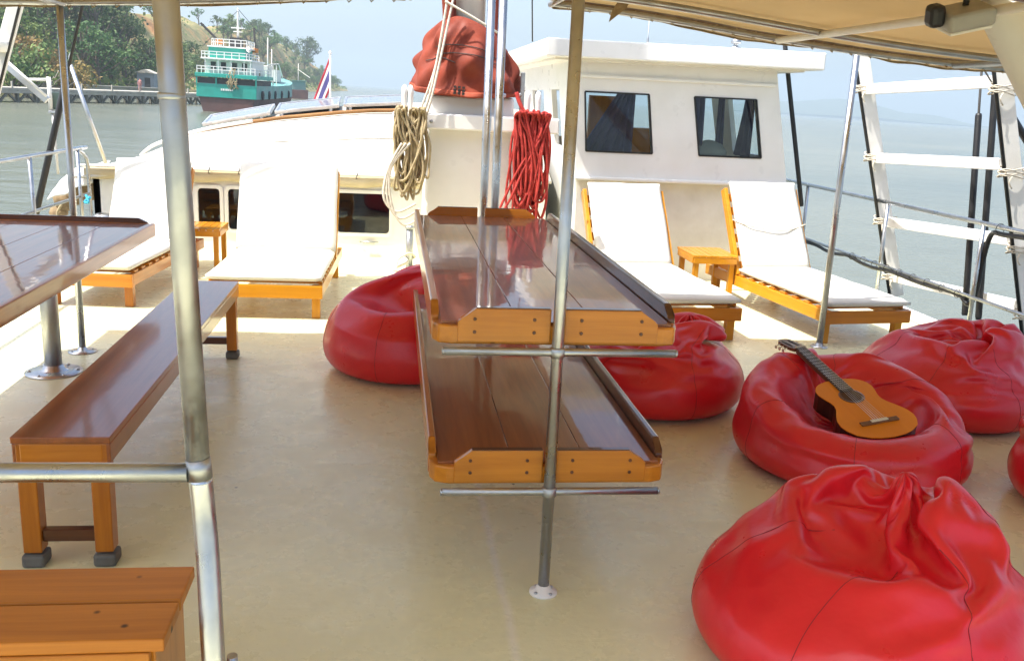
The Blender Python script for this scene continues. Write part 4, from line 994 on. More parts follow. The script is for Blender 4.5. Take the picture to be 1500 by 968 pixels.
cl = thing('cleat', 'small steel cleat on the cabin wall under the window right of the lounger', 'cleat', (-.22, 9.08, .15))
b = MB(); b.tube([(-.09, -.03, .0), (.09, -.03, 0)], .008, 8); b.tube([(-.03, 0, -.012), (-.03, -.03, 0)], .008, 8); b.tube([(.03, 0, -.012), (.03, -.03, 0)], .008, 8); b.build('horns', M['steel'], cl)
b = MB(); b.box((0, -.004, -.014), (.11, .008, .018), None, .003); b.build('base', M['steel'], cl)
# floodlight under the awning
fd = thing('floodlight', 'grey floodlight mounted under the awning near the white strut', 'floodlight')
c = PY(1412, 24, 3.5)
b = MB(); rot = Matrix.Rotation(R(-14), 3, 'Y') @ Matrix.Rotation(R(20), 3, 'X'); b.box(c, (.19, .14, .07), rot, .018, 3); b.build('housing', paint('grey_plastic', (.34, .33, .30), None, .5, 8, 0.1), fd)
b = MB(); b.box(c+rot @ Vector((0, .0, -.040)), (.17, .12, .012), rot, .004); b.build('lens', M['white_old'], fd)
b = MB(); b.box(c+rot @ Vector((-.12, 0, .025)), (.06, .07, .085), rot, .02); b.build('ballast', M['black'], fd)
b = MB(); b.tube([c+Vector((0, 0, .04)), c+Vector((0, 0, .11))], .012, 8); b.build('arm', M['black'], fd)

# ================================================================== FURNITURE
# ------------------------------------------------------------------ tray tables between the posts
def tray(label, y0, y1, x0, x1, zf, postx):
    t = thing('tray_table', label, 'table', ((x0+x1)/2, (y0+y1)/2, 0)); W2, L2 = (x1-x0)/2, (y1-y0)/2; px = postx-(x0+x1)/2
    cc = .055; zb = zf-.060
    outl = lambda i, z: [(-W2+i, -L2+cc, z), (-W2+i+(cc-i)*.29, -L2+i+(cc-i)*.29, z), (-W2+cc, -L2+i, z), (W2-cc, -L2+i, z), (W2-i-(cc-i)*.29, -L2+i+(cc-i)*.29, z), (W2-i, -L2+cc, z), (W2-i, L2-cc, z), (W2-i-(cc-i)*.29, L2-i-(cc-i)*.29, z), (W2-cc, L2-i, z), (-W2+cc, L2-i, z), (-W2+i+(cc-i)*.29, L2-i-(cc-i)*.29, z), (-W2+i, L2-cc, z)]
    # core board, rounded corners
    b = MB(); b.prism(outl(0.0, zb), (0, 0, .058)); bmesh.ops.bevel(b.bm, geom=[e for e in b.bm.edges], offset=.006, segments=2, profile=.5, affect='EDGES'); b.build('edge_board', M['teak_x'], t)
    # dark planks
    b = MB(); n = 3; gw = (2*W2-.05)/n
    for i in range(n): b.box((-W2+.025+gw*(i+.5), 0, zf), (gw-.002, 2*L2-.05, .012), None, .002)
    b.build('top_planks', M['top_y'], t)
    # rim boards with a sloping shoulder at their outer ends
    def rim(xa, xb, y, cut_l, cut_r, th, nm, mt, hh=.052, zlow=zb+.008):
        zt = zf+hh; s = .055
        P = [(xa, y, zlow), (xb, y, zlow)]
        P += [(xb, y, zf+.012), (xb-.012, y, zf+.018), (xb-s, y, zt)] if cut_r else [(xb, y, zt)]
        P += [(xa+s, y, zt), (xa+.012, y, zf+.018), (xa, y, zf+.012)] if cut_l else [(xa, y, zt)]
        b = MB(); b.prism(P, (0, th, 0)); bmesh.ops.bevel(b.bm, geom=[e for e in b.bm.edges], offset=.003, segments=2, profile=.5, affect='EDGES')
        o = b.build(nm, mt, t); return o
    g = .021
    for (y, th) in ((-L2-.004, .024), (L2+.004, -.024)):
        for (xa, xb, cl, crr) in ((-W2+.075, px-g, True, False), (px+g, W2-.075, False, True)):
            o = rim(xa, xb, y, cl, crr, th, 'rim_board', M['teak_x'])
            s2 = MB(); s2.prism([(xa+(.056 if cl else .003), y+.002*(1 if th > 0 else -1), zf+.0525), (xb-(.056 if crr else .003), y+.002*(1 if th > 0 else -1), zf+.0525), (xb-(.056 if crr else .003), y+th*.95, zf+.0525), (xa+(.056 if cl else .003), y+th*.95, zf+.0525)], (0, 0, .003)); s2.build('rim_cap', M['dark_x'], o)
            for q in ((.18, .82) if xb-xa > .1 else ()):
                if th > 0:
                    for zz in (zf-.02, zf+.02):
                        b = MB(); b.lathe([(.0055, 0), (.0055, .002), (.003, .0025)], 8, (xa+(xb-xa)*q, y-.001, zz), (0, -1, 0)); b.build('plug', M['dark_x'], o)
    for s in (-1, 1):
        b = MB(); zt = zf+.05; x = s*(W2-.022) if s > 0 else -W2-.003
        P = [(x, -L2+.075, zb+.008), (x, L2-.075, zb+.008), (x, L2-.075, zf+.012), (x, L2-.13, zt), (x, -L2+.13, zt), (x, -L2+.087, zf+.018), (x, -L2+.075, zf+.012)]
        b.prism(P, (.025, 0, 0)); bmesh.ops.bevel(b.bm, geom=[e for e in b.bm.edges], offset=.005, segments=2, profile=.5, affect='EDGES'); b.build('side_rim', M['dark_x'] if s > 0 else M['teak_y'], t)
    return t
tray('upper glossy tray table with rimmed edges, hung between steel posts', 2.725, 5.345, .125, .895, .885, .505)
tray('lower glossy tray table hung under the other on the same posts', 2.725, 5.345, .128, .893, .430, .505)

# ------------------------------------------------------------------ dining table on the left
tt = thing('dining_table', 'dark glossy dining table on a steel pedestal at the left edge', 'table', (-1.80, 4.1, 0))
tw, tl, tz = .475, 1.345, .78
b = MB()
for i in range(4): b.box((-tw+.02+(.93/4)*(i+.5)-.005, 0, tz-.008), (.93/4-.0025, 2*tl-.05, .016), None, .002)
b.build('top_planks', M['top_y'], tt)
b = MB(); b.box((tw-.012, 0, tz-.035), (.026, 2*tl, .072), None, .006); b.box((-tw+.012, 0, tz-.035), (.026, 2*tl, .072), None, .006); b.build('side_edge', M['teak_y'], tt)
b = MB(); b.box((0, -tl+.012, tz-.035), (2*tw-.055, .024, .07), None, .005); b.box((0, tl-.012, tz-.035), (2*tw-.055, .024, .07), None, .005); b.build('end_edge', M['teak_x'], tt)
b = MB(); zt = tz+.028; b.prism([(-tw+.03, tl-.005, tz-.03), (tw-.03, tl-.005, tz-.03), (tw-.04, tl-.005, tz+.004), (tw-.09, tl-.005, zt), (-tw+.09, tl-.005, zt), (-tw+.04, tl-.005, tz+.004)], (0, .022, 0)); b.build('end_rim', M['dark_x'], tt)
b = MB(); b.box((0, 0, tz-.045), (.7, 2.3, .03)); b.build('under_board', M['teak_y'], tt)
for y in (1.02, -1.0):
    b = MB(); b.tube([(-.01, y, .004), (-.01, y, tz-.06)], .045, 20); pd = b.build('pedestal', M['galv'], tt)
    b = MB(); b.lathe([(.145, 0), (.145, .007), (.09, .011), (.06, .02), (.047, .045)], 28, (-.01, y, 0)); b.build('base_plate', M['steel'], pd)
    for k in range(6):
        b = MB(); b.lathe([(.009, 0), (.009, .005), (.004, .009)], 8, (-.01+.122*math.cos(k*1.047+.2), y+.122*math.sin(k*1.047+.2), .009)); b.build('bolt', M['steel'], pd)

# ------------------------------------------------------------------ long bench
bn = thing('bench', 'long narrow brown wooden bench beside the dining table', 'bench', (-1.03, 4.20, 0))
by, bw, bz = 1.28, .15, .452
b = MB()
b.box((0, 0, bz-.011), (.300, 2*by, .022), None, .003)
b.build('seat', M['bench_y'], bn)
b = MB()
for s in (-1, 1): b.box((s*(bw-.012), 0, bz-.057), (.022, 2*by-.01, .068), None, .004)
b.build('side_apron', M['bench_y'], bn)
for s in (-1, 1):
    b = MB(); b.box((0, s*(by-.013), bz-.055), (2*bw-.05, .022, .064), None, .004); b.build('end_apron', M['teak_x'], bn)
for sx in (-1, 1):
    for y in (-by+.035, by-.035):
        b = MB(); b.box((sx*(bw-.039), y, (bz-.022+.05)/2), (.058, .062, bz-.022-.05), None, .005); lg = b.build('leg', M['teak_z'], bn)
        b = MB(); b.box((sx*(bw-.039), y, .022), (.072, .078, .044), None, .01); b.build('foot_pad', M['pad'], lg)
for y in (-by+.035, by-.035):
    b = MB(); b.box((0, y, .105), (2*bw-.136, .034, .042), None, .004); b.build('stretcher', M['dark_x'], bn)

# ------------------------------------------------------------------ low wooden step at the lower left
sb = thing('wooden_step', 'low orange plank step in the lower left corner behind the handrail', 'step', (-1.03, 1.915, 0))
b = MB()
for y, d_ in ((-.078, .150), (.080, .156)): b.box((0, y, .435), (1.16, d_-.004, .030), None, .004)
b.build('top_planks', M['step_x'], sb)
b = MB(); b.box((0, -.142, .375), (1.10, .022, .088), None, .003); b.box((0, .142, .375), (1.10, .022, .088), None, .003); b.build('apron', M['step_x'], sb)
for x in (-.545, .545):
    b = MB(); b.box((x, 0, .21), (.024, .26, .418), None, .003); b.build('side_panel', M['teak_z'], sb)

# ------------------------------------------------------------------ sun loungers
def lounger(label, loc, rz, w, seat, back, ang, wood_y, wood_x, wood_z, wide_back=True, group='sun loungers on the deck'):
    t = thing('sun_lounger', label, 'sun lounger', loc, rz, group)
    hw_ = w/2; A = R(ang); ca, sa = math.cos(A), math.sin(A); zs0 = .245
    for s in (-1, 1):
        b = MB(); b.box((s*(hw_-.018), (seat+.55)/2, zs0-.045), (.036, seat+.55, .085), None, .004); b.build('side_rail', M[wood_y], t)
        for y, k in ((.045, 0), (seat+.42, 1)):
            b = MB(); b.box((s*(hw_-.050), y+.01, (zs0-.012)/2), (.058, .058, zs0-.012), None, .005); b.build('leg', M[wood_z], t)
    b = MB(); b.box((0, -.013, zs0-.05), (w, .026, .09), None, .004); b.build('cross_rail', M[wood_x], t)
    b = MB(); b.box((0, seat+.55, zs0-.05), (w-.08, .026, .09), None, .004); b.build('cross_rail', M[wood_x], t)
    b = MB()
    for i in range(8): b.box((0, .09+i*(seat-.15)/7, zs0+.004), (w-.02, .07, .016), None, .003)
    b.build('seat_slats', M[wood_x], t)
    rot = Matrix.Rotation(A, 3, 'X'); o_ = Vector((0, seat, zs0+.01))
    for s in (-1, 1):
        b = MB(); b.box(o_+rot @ Vector((s*(hw_-.016), back/2, -.005)), (.034, back+.02, .065), rot, .005); b.build('back_rail', M[wood_y], t)
    b = MB()
    for i in range(6): b.box(o_+rot @ Vector((0, .08+i*(back-.14)/5, -.02)), (w-.07, .07, .016), rot, .003)
    b.build('back_slats', M[wood_x], t)
    b = MB(); b.beam(o_+rot @ Vector((0, back*.62, -.03)), Vector((0, seat+.46, zs0-.03)), .04, .025); b.build('prop', M[wood_x], t)
    def cushion(cw, cl, th, mt, seed, nm):
        b = MB(); q = MB(); nu, nv = 18, 26
        def shp(u, v, top):
            x = (u-.5)*cw; y = v*cl; e = min(u, 1-u)*cw; f = min(v, 1-v)*cl
            k = sm(0, .045, e)**.5*sm(0, .045, f)**.5
            z = th*.5 + (1 if top else -1)*th*.5*(.35+.65*k)
            if top: z += .006*noise.noise(Vector((x*5+seed, y*4, seed))) + .003*noise.noise(Vector((x*16+seed, y*14, seed)))
            x += .006*noise.noise(Vector((y*4, seed, u))); y += .005*noise.noise(Vector((x*4, seed+3, v)))
            return mt @ Vector((x, y, z))
        b.grid(lambda u, v: shp(u, v, True), nu, nv); b.grid(lambda u, v: shp(u, v, False), nu, nv)
        bmesh.ops.remove_doubles(b.bm, verts=b.bm.verts, dist=.0008)
        bd_ = [e for e in b.bm.edges if e.is_boundary]
        if bd_:
            try: bmesh.ops.bridge_loops(b.bm, edges=bd_)
            except Exception: pass
        o = b.build(nm, M['cushion'], t, smooth=True); return o
    mt = Matrix.Translation((0, -.025, zs0+.014))
    cw = w-.015 if not wide_back else w-.03
    cushion(cw, seat+.04, .062, mt, rc.uniform(0, 50), 'seat_cushion')
    cb = cw if not wide_back else w-.075
    mt = Matrix.Translation(o_) @ rot.to_4x4() @ Matrix.Translation((0, .03, .03))
    cushion(cb, back+.02, .055, mt, rc.uniform(0, 50), 'back_cushion')
    return t
l4 = lounger('white cushioned lounger at the far right by the railing, behind the guitar', (3.29, 5.98, 0), R(7.5), .68, 1.28, .74, 60, 'yellow_y', 'teak_x', 'yellow_z')
b = MB(); A = R(60); b.tube(catmull([(-.33, 1.28+.38*.5-.02, .245+.38*.87+.10), (-.2, 1.28+.36*.5-.08, .245+.36*.87+.075), (.1, 1.28+.33*.5-.08, .245+.33*.87+.07), (.33, 1.28+.36*.5-.04, .245+.36*.87+.09)], 8), .005, 6); b.build('tie_string', M['rope_white'], l4)
lounger('white cushioned lounger right of the tray tables with yellow back rails', (2.03, 5.97, 0), R(4), .70, 1.30, .72, 54, 'yellow_y', 'teak_x', 'yellow_z')
lounger('wide white lounger left of the mast, in front of the cabin window', (-.865, 6.45, 0), R(-1.5), .79, 1.12, .70, 66, 'yellow_y', 'yellow_x', 'yellow_z', False)
lounger('white lounger partly hidden behind the dining table', (-2.10, 6.72, 0), R(-5), .62, 1.18, .68, 62, 'teak_y', 'teak_x', 'teak_z', False)

# ------------------------------------------------------------------ small slatted side tables
def side_table(label, x, y, w, dpt, h):
    t = thing('side_table', label, 'side table', (x, y, 0), group='small slatted tables between the loungers')
    b = MB(); n = 7
    for i in range(n): b.box((-w/2+w*(i+.5)/n, 0, h-.009), (w/n-.006, dpt, .018), None, .002)
    b.build('top_slats', M['yellow_y'], t)
    b = MB(); b.box((0, -dpt/2+.012, h-.043), (w-.02, .022, .048), None, .003); b.box((0, dpt/2-.012, h-.043), (w-.02, .022, .048), None, .003)
    b.box((-w/2+.012, 0, h-.043), (.022, dpt-.05, .048), None, .003); b.box((w/2-.012, 0, h-.043), (.022, dpt-.05, .048), None, .003); b.build('apron', M['yellow_x'], t)
    for sx in (-1, 1):
        for sy in (-1, 1):
            b = MB(); b.box((sx*(w/2-.04), sy*(dpt/2-.045), (h-.02)/2), (.042, .042, h-.02), None, .004); b.build('leg', M['yellow_z'], t)
side_table('small slatted wooden table between the two right hand loungers', 2.60, 7.42, .38, .46, .40)
side_table('small wooden table between the two left hand loungers, half behind the handrail post', -1.66, 8.40, .40, .46, .36)

BAGS = {}
BAGS[5] = [
0,87,-1,-2,-3,-5,-6,-6,-8,-9,-10,-10,-11,-11,-10,-11,-11,-10,-10,-9,-8,-6,-6,-5,-3,-2,-1,1,2,3,5,6,6,8,9,10,10,11,11,10,11,11,10,10,9,8,6,6,5,3,2,88,
-1,-4,-7,-9,-12,-14,-16,-18,-19,-20,-21,-22,-22,-22,-21,-20,-19,-18,-16,-14,-12,-9,-7,-4,-1,1,4,7,9,12,14,16,18,19,20,21,22,22,22,21,20,19,18,16,14,
12,9,7,4,88,-2,-6,-10,-14,-18,-20,-24,-27,-29,-30,-32,-33,-32,-33,-32,-30,-29,-27,-24,-20,-18,-14,-10,-6,-2,2,6,10,14,18,20,24,27,29,30,32,33,32,33,
32,30,29,27,24,20,18,14,10,6,90,-3,-8,-14,-19,-23,-28,-32,-35,-39,-40,-43,-43,-44,-43,-43,-40,-39,-35,-32,-28,-23,-19,-14,-8,-3,3,8,14,19,23,28,32,35,
39,40,43,43,44,43,43,40,39,35,32,28,23,19,14,8,90,-4,-10,-17,-23,-30,-34,-40,-45,-47,-51,-53,-55,-54,-55,-53,-51,-47,-45,-40,-34,-30,-23,-17,-10,-4,4,
10,17,23,30,34,40,45,47,51,53,55,54,55,53,51,47,45,40,34,30,23,17,10,91,-4,-13,-20,-28,-35,-42,-48,-53,-57,-61,-64,-65,-66,-65,-64,-61,-57,-53,-48,
-42,-35,-28,-20,-13,-4,4,13,20,28,35,42,48,53,57,61,64,65,66,65,64,61,57,53,48,42,35,28,20,13,91,-5,-14,-24,-33,-41,-48,-56,-62,-67,-72,-74,-76,-76,
-76,-74,-72,-67,-62,-56,-48,-41,-33,-24,-14,-5,5,14,24,33,41,48,56,62,67,72,74,76,76,76,74,72,67,62,56,48,41,33,24,14,92,-6,-16,-27,-37,-47,-56,-64,
-71,-76,-82,-84,-87,-88,-87,-84,-82,-76,-71,-64,-56,-47,-37,-27,-16,-6,6,16,27,37,47,56,64,71,76,82,84,87,88,87,84,82,76,71,64,56,47,37,27,16,92,-6,
-18,-31,-42,-52,-63,-72,-79,-87,-91,-95,-98,-98,-98,-95,-91,-87,-79,-72,-63,-52,-42,-31,-18,-6,6,18,31,42,52,63,72,79,87,91,95,98,98,98,95,91,87,79,
72,63,52,42,31,18,90,-7,-20,-34,-46,-58,-70,-79,-88,-96,-101,-105,-109,-108,-109,-105,-101,-96,-88,-79,-70,-58,-46,-34,-20,-7,7,20,34,46,58,70,79,88,
96,101,105,109,108,109,105,101,96,88,79,70,58,46,34,20,72,-8,-21,-37,-49,-63,-75,-85,-95,-102,-109,-113,-116,-118,-116,-113,-109,-102,-95,-85,-75,-63,
-49,-37,-21,-8,8,21,37,49,63,75,85,95,102,109,113,116,118,116,113,109,102,95,85,75,63,49,37,21,48,-7,-23,-38,-52,-65,-78,-89,-99,-107,-113,-119,-121,
-122,-121,-119,-113,-107,-99,-89,-78,-65,-52,-38,-23,-7,7,23,38,52,65,78,89,99,107,113,119,121,122,121,119,113,107,99,89,78,65,52,38,23,27,-8,-24,-38,
-53,-67,-79,-91,-101,-109,-116,-120,-124,-124,-124,-120,-116,-109,-101,-91,-79,-67,-53,-38,-24,-8,8,24,38,53,67,79,91,101,109,116,120,124,124,124,120,
116,109,101,91,79,67,53,38,24,12,-8,-23,-39,-53,-67,-80,-91,-101,-110,-116,-121,-124,-126,-124,-121,-116,-110,-101,-91,-80,-67,-53,-39,-23,-8,8,23,39,
53,67,80,91,101,110,116,121,124,126,124,121,116,110,101,91,80,67,53,39,23,3,-29,7,-67,-50,-68,-80,-92,-84,-118,-104,-116,-124,-124,-124,-119,-118,
-108,-99,-94,-71,-82,-39,-35,-26,-9,7,21,37,52,66,78,91,102,111,116,121,122,124,122,119,119,109,98,89,94,64,57,37,17,-2,1,-67,-14,-76,-67,-80,-91,
-100,-88,-117,-122,-105,-118,-118,-119,-120,-97,-97,-95,-100,-36,-48,-44,-26,-9,5,20,35,51,66,76,92,99,112,115,118,122,122,121,118,114,115,95,105,78,
54,42,33,15,-12,4,-29,-46,-37,-85,-79,-93,-100,-110,-96,-119,-123,-100,-116,-108,-108,-107,-107,-106,-40,-66,-52,-41,-25,-10,3,18,35,50,63,79,83,109,
109,113,117,123,124,123,112,123,116,89,80,66,63,93,-14,18,6,3,-31,-48,-45,-66,-94,-94,-101,-111,-117,-105,-119,-132,-83,-111,-110,-109,-108,-43,-77,
-68,-54,-40,-23,-9,3,13,36,56,53,78,86,102,109,115,120,122,114,149,109,120,105,89,87,109,67,45,-131,121,-9,-4,-2,-65,-56,-74,-64,-101,-107,-115,-118,
-118,-100,-117,-97,-101,-107,-109,-89,-16,-88,-73,-60,-38,-30,-19,5,16,58,24,63,91,70,93,112,118,120,121,119,134,130,109,105,95,100,79,1,-30,-6,65,
-44,80,-22,-64,-58,-71,-61,-113,-94,-119,-110,-118,-109,-108,-18,-114,-77,-108,-110,-10,-103,-66,-36,-48,-36,-9,-30,32,44,54,79,50,79,97,100,116,114,
121,121,99,116,139,87,97,73,57,-96,58,-22,50,-52,81,-10,-47,-59,-61,-73,-80,-102,-114,-106,-110,-108,-117,44,-109,-65,-99,-90,-49,-47,-80,-15,-47,-36,
-43,-20,56,30,62,87,41,68,85,88,110,113,110,115,102,92,79,141,91,52,65,50,-25,-87,28,-82,40,-12,-12,-51,-60,-58,-86,-81,-116,-89,-104,-101,-109,71,
-106,-61,-100,-61,-23,-81,-45,-22,-13,-42,-48,-33,54,49,53,87,50,33,93,103,70,110,105,116,88,80,68,89,90,92,71,31,10,-102,-51,-66,34,6,-10,-53,-53,
-57,-72,-96,-81,-81,-94,-92,-107,82,-90,-83,-64,-45,-30,-79,-34,-33,9,-45,-43,-11,24,55,38,80,8,61,89,84,94,77,99,101,89,78,52,29,55,146,130,8,13,-23,
-142,49,-175,40,63,-47,-51,-66,-72,-88,-88,-58,-77,-81,-90,55,-68,-43,-67,-41,-51,-73,-38,-24,-30,-19,-22,-14,27,5,77,57,4,56,78,72,81,82,89,90,79,65,
45,48,54,167,107,48,-54,-16,-28,-98,-131,-59,75,-18,-19,-55,-61,-82,-67,-81,-60,-34,-73,24,-80,-20,-59,-7,-76,-56,-25,-53,-15,-35,-25,-14,15,31,51,52,
55,34,72,65,78,77,85,87,79,62,52,75,56,76,65,92,23,-187,-17,-216,13,-20,-21,2,3,-9,-62,-64,-82,-48,-35,-19,-24,-52,-76,14,-60,2,-67,-22,-50,-33,3,-65,
-38,-11,13,30,68,39,45,46,66,57,77,74,81,85,63,65,56,60,49,52,75,54,-14,-84,-117,-87,-90,-37,23,-5,12,-66,-22,-63,-53,-22,-25,-26,-45,-46,-20,-22,-56,
21,-60,-20,-52,-20,1,8,-116,-2,-10,34,70,60,24,46,65,57,73,72,78,74,72,49,24,29,70,18,24,26,-40,-16,8,-93,-132,-17,4,-5,-28,-26,-35,-32,-26,-27,-50,
-31,-20,-42,-3,-39,-50,36,-54,-42,-27,2,-5,5,-34,-80,14,13,53,52,25,53,45,64,66,64,69,75,40,52,-3,38,39,32,60,-23,-17,-34,-30,-50,-54,-59,-16,4,-2,
-28,-15,-28,-32,-35,-44,-16,-30,-39,17,-40,-34,2,-40,-37,-7,-24,26,-37,-10,-16,-21,10,44,17,45,40,43,53,54,53,58,58,53,34,26,32,36,37,-12,2,4,-42,-18,
-37,-20,-39,-47,-21,-10,-16,-27,-3,-38,-26,-19,-19,-27,-35,2,-41,-2,-30,-33,-9,-30,14,-24,1,-25,18,-33,2,33,37,36,27,37,43,44,42,47,49,43,30,24,26,37,
20,-7,5,2,7,-26,-52,-20,10,-39,-13,-36,-19,-24,-17,-24,-25,-28,-12,-32,-8,-34,-2,-30,-24,2,-30,12,-23,24,-20,-18,-14,-10,11,43,24,23,19,26,32,31,34,
35,35,31,27,24,15,24,36,-6,-27,30,3,-25,-75,12,-37,20,-37,-11,-22,3,-33,-4,-29,0,-27,-22,-3,-34,14,-23,-13,-8,-10,1,-21,6,18,-23,-16,28,-21,24,35,-6,
42,-5,42,-3,31,31,1,32,13,28,30,-10,27,10,15,-21,-6,-3,-89,-12,11,14,-13,-14,-12,-5,-21,-2,10,-34,0,1,-15,-28,14,10,-8,-37,28,-23,21,-11,5,-30,-6,32,
-9,-17,34,8,-16,24,-8,20,28,17,27,6,31,-8,-1,26,-6,-8,19,-1,-25,16,-69,0,0,11,11,10,10,9,9,7,7,5,4,3,1,0,-1,-3,-4,-5,-7,-7,-9,-9,-10,-10,-11,-11,-11,
-11,-10,-10,-9,-9,-7,-7,-5,-4,-3,-1,0,1,3,4,5,7,7,9,9,10,10,11,11,22,21,21,20,18,17,15,13,11,8,5,3,0,-3,-5,-8,-11,-13,-15,-17,-18,-20,-21,-21,-22,-22,
-21,-21,-20,-18,-17,-15,-13,-11,-8,-5,-3,0,3,5,8,11,13,15,17,18,20,21,21,22,33,32,31,30,28,25,22,20,16,12,8,4,0,-4,-8,-12,-16,-20,-22,-25,-28,-30,-31,
-32,-33,-33,-32,-31,-30,-28,-25,-22,-20,-16,-12,-8,-4,0,4,8,12,16,20,22,25,28,30,31,32,33,44,43,41,40,37,34,30,25,21,16,11,6,0,-6,-11,-16,-21,-25,-30,
-34,-37,-40,-41,-43,-44,-44,-43,-41,-40,-37,-34,-30,-25,-21,-16,-11,-6,0,6,11,16,21,25,30,34,37,40,41,43,44,55,53,52,50,46,42,38,32,26,20,14,7,0,-7,
-14,-20,-26,-32,-38,-42,-46,-50,-52,-53,-55,-55,-53,-52,-50,-46,-42,-38,-32,-26,-20,-14,-7,0,7,14,20,26,32,38,42,46,50,52,53,55,66,64,62,60,55,51,45,
38,32,24,17,8,0,-8,-17,-24,-32,-38,-45,-51,-55,-60,-62,-64,-66,-66,-64,-62,-60,-55,-51,-45,-38,-32,-24,-17,-8,0,8,17,24,32,38,45,51,55,60,62,64,66,76,
76,73,69,64,59,53,45,37,28,19,10,0,-10,-19,-28,-37,-45,-53,-59,-64,-69,-73,-76,-76,-76,-76,-73,-69,-64,-59,-53,-45,-37,-28,-19,-10,0,10,19,28,37,45,
53,59,64,69,73,76,76,87,86,84,79,74,67,60,51,42,33,21,11,0,-11,-21,-33,-42,-51,-60,-67,-74,-79,-84,-86,-87,-87,-86,-84,-79,-74,-67,-60,-51,-42,-33,
-21,-11,0,11,21,33,42,51,60,67,74,79,84,86,87,98,97,93,89,83,76,67,58,48,36,24,13,0,-13,-24,-36,-48,-58,-67,-76,-83,-89,-93,-97,-98,-98,-97,-93,-89,
-83,-76,-67,-58,-48,-36,-24,-13,0,13,24,36,48,58,67,76,83,89,93,97,98,109,107,103,99,92,84,74,64,53,40,27,14,0,-14,-27,-40,-53,-64,-74,-84,-92,-99,
-103,-107,-109,-109,-107,-103,-99,-92,-84,-74,-64,-53,-40,-27,-14,0,14,27,40,53,64,74,84,92,99,103,107,109,117,115,111,106,99,90,80,69,56,43,29,15,0,
-15,-29,-43,-56,-69,-80,-90,-99,-106,-111,-115,-117,-117,-115,-111,-106,-99,-90,-80,-69,-56,-43,-29,-15,0,15,29,43,56,69,80,90,99,106,111,115,117,122,
120,116,110,104,94,83,72,59,45,30,16,0,-16,-30,-45,-59,-72,-83,-94,-104,-110,-116,-120,-122,-122,-120,-116,-110,-104,-94,-83,-72,-59,-45,-30,-16,0,16,
30,45,59,72,83,94,104,110,116,120,122,124,123,118,113,105,96,85,73,60,46,31,16,0,-16,-31,-46,-60,-73,-85,-96,-105,-113,-118,-123,-124,-124,-123,-118,
-113,-105,-96,-85,-73,-60,-46,-31,-16,0,16,31,46,60,73,85,96,105,113,118,123,124,125,123,119,113,105,97,85,74,60,46,31,16,0,-16,-31,-46,-60,-74,-85,
-97,-105,-113,-119,-123,-125,-125,-123,-119,-113,-105,-97,-85,-74,-60,-46,-31,-16,0,16,31,46,60,74,85,97,105,113,119,123,138,119,123,106,114,103,94,
83,89,37,70,43,-20,-9,2,-34,-40,-60,-75,-82,-102,-92,-118,-118,-122,-123,-124,-122,-118,-113,-105,-96,-85,-71,-56,-42,-30,-14,1,16,31,40,62,76,90,119,
106,104,120,116,131,111,108,119,96,102,93,82,72,83,12,29,60,-35,-31,-32,-24,-74,-74,-77,-70,-117,-112,-115,-119,-122,-122,-121,-117,-112,-103,-95,-81,
-72,-48,-42,-31,-17,2,14,31,46,58,75,75,96,165,107,125,111,91,95,133,110,112,86,93,82,70,54,76,-11,12,60,-38,-55,-55,-58,-58,-59,-115,-103,-110,-114,
-120,-121,-122,-120,-117,-111,-104,-92,-89,-52,-53,-44,-31,-22,0,24,29,35,57,78,96,100,105,135,98,118,125,128,101,111,105,103,77,80,72,55,41,59,-32,1,
56,-52,-55,-56,-57,-113,-96,-102,-110,-115,-121,-122,-122,-122,-116,-108,-110,-93,-86,-66,-52,-41,-24,-18,-1,16,34,43,67,87,93,98,135,105,130,69,158,
115,79,117,109,99,103,71,62,44,35,24,60,11,-71,48,-60,-56,-84,-115,-85,-99,-107,-115,-119,-121,-124,-123,-107,-121,-105,-80,-100,-80,-50,-32,-25,-10,
-8,16,35,54,76,81,92,116,124,119,173,29,136,101,90,104,104,101,104,47,73,11,49,21,-2,13,27,-46,-72,-14,-47,-119,-64,-102,-112,-108,-115,-121,-120,
-118,-114,-111,-80,-103,-92,-41,-64,-26,-34,-19,-14,36,48,68,73,89,94,122,112,224,143,-6,139,-18,104,95,88,105,86,58,70,-29,46,2,9,12,17,-48,-72,-5,
-45,-64,-98,-84,-110,-104,-111,-110,-119,-94,-117,-103,-57,-98,-95,-24,-59,-13,-23,-24,-8,23,74,101,94,66,65,86,108,135,253,-77,253,-104,43,90,96,95,
99,76,-6,5,0,-2,17,11,12,-43,-69,-11,-34,-44,-77,-101,-108,-89,-101,-106,-99,-102,-103,-67,-59,-90,-89,-34,-42,15,-21,-22,3,35,75,82,51,57,96,144,67,
97,241,14,125,-69,38,1,90,82,82,82,36,-50,4,-6,11,7,20,-39,-56,31,-97,-22,-54,-97,-82,-96,-80,-100,-95,-109,-78,-50,-58,-83,-73,-47,-49,30,-32,-12,6,
37,68,46,32,19,99,106,255,59,71,173,-27,107,13,-70,60,51,62,60,48,10,-60,16,-3,11,0,-29,63,-61,-72,-53,-30,-84,-88,-65,-71,-94,-91,-85,-83,-47,-61,
-68,-71,-45,-46,21,-20,-16,7,42,37,31,37,-2,56,143,221,148,47,60,68,93,86,-60,26,42,18,60,15,22,-32,-48,64,-25,-20,-3,52,-51,-75,-17,-56,-80,-43,-67,
-94,-54,-90,-90,-86,-62,-37,-53,-65,-39,-42,1,10,-14,-8,30,47,43,44,33,-31,23,150,352,75,-66,194,60,16,16,27,-14,38,35,-29,20,16,-63,53,-32,-25,4,57,
-49,-64,10,-63,-46,-38,-21,-116,-148,-35,-132,-56,-61,-17,-36,-53,-30,-41,5,-13,-5,5,32,63,33,18,82,-12,-11,125,105,184,130,45,73,20,51,-19,9,26,-2,
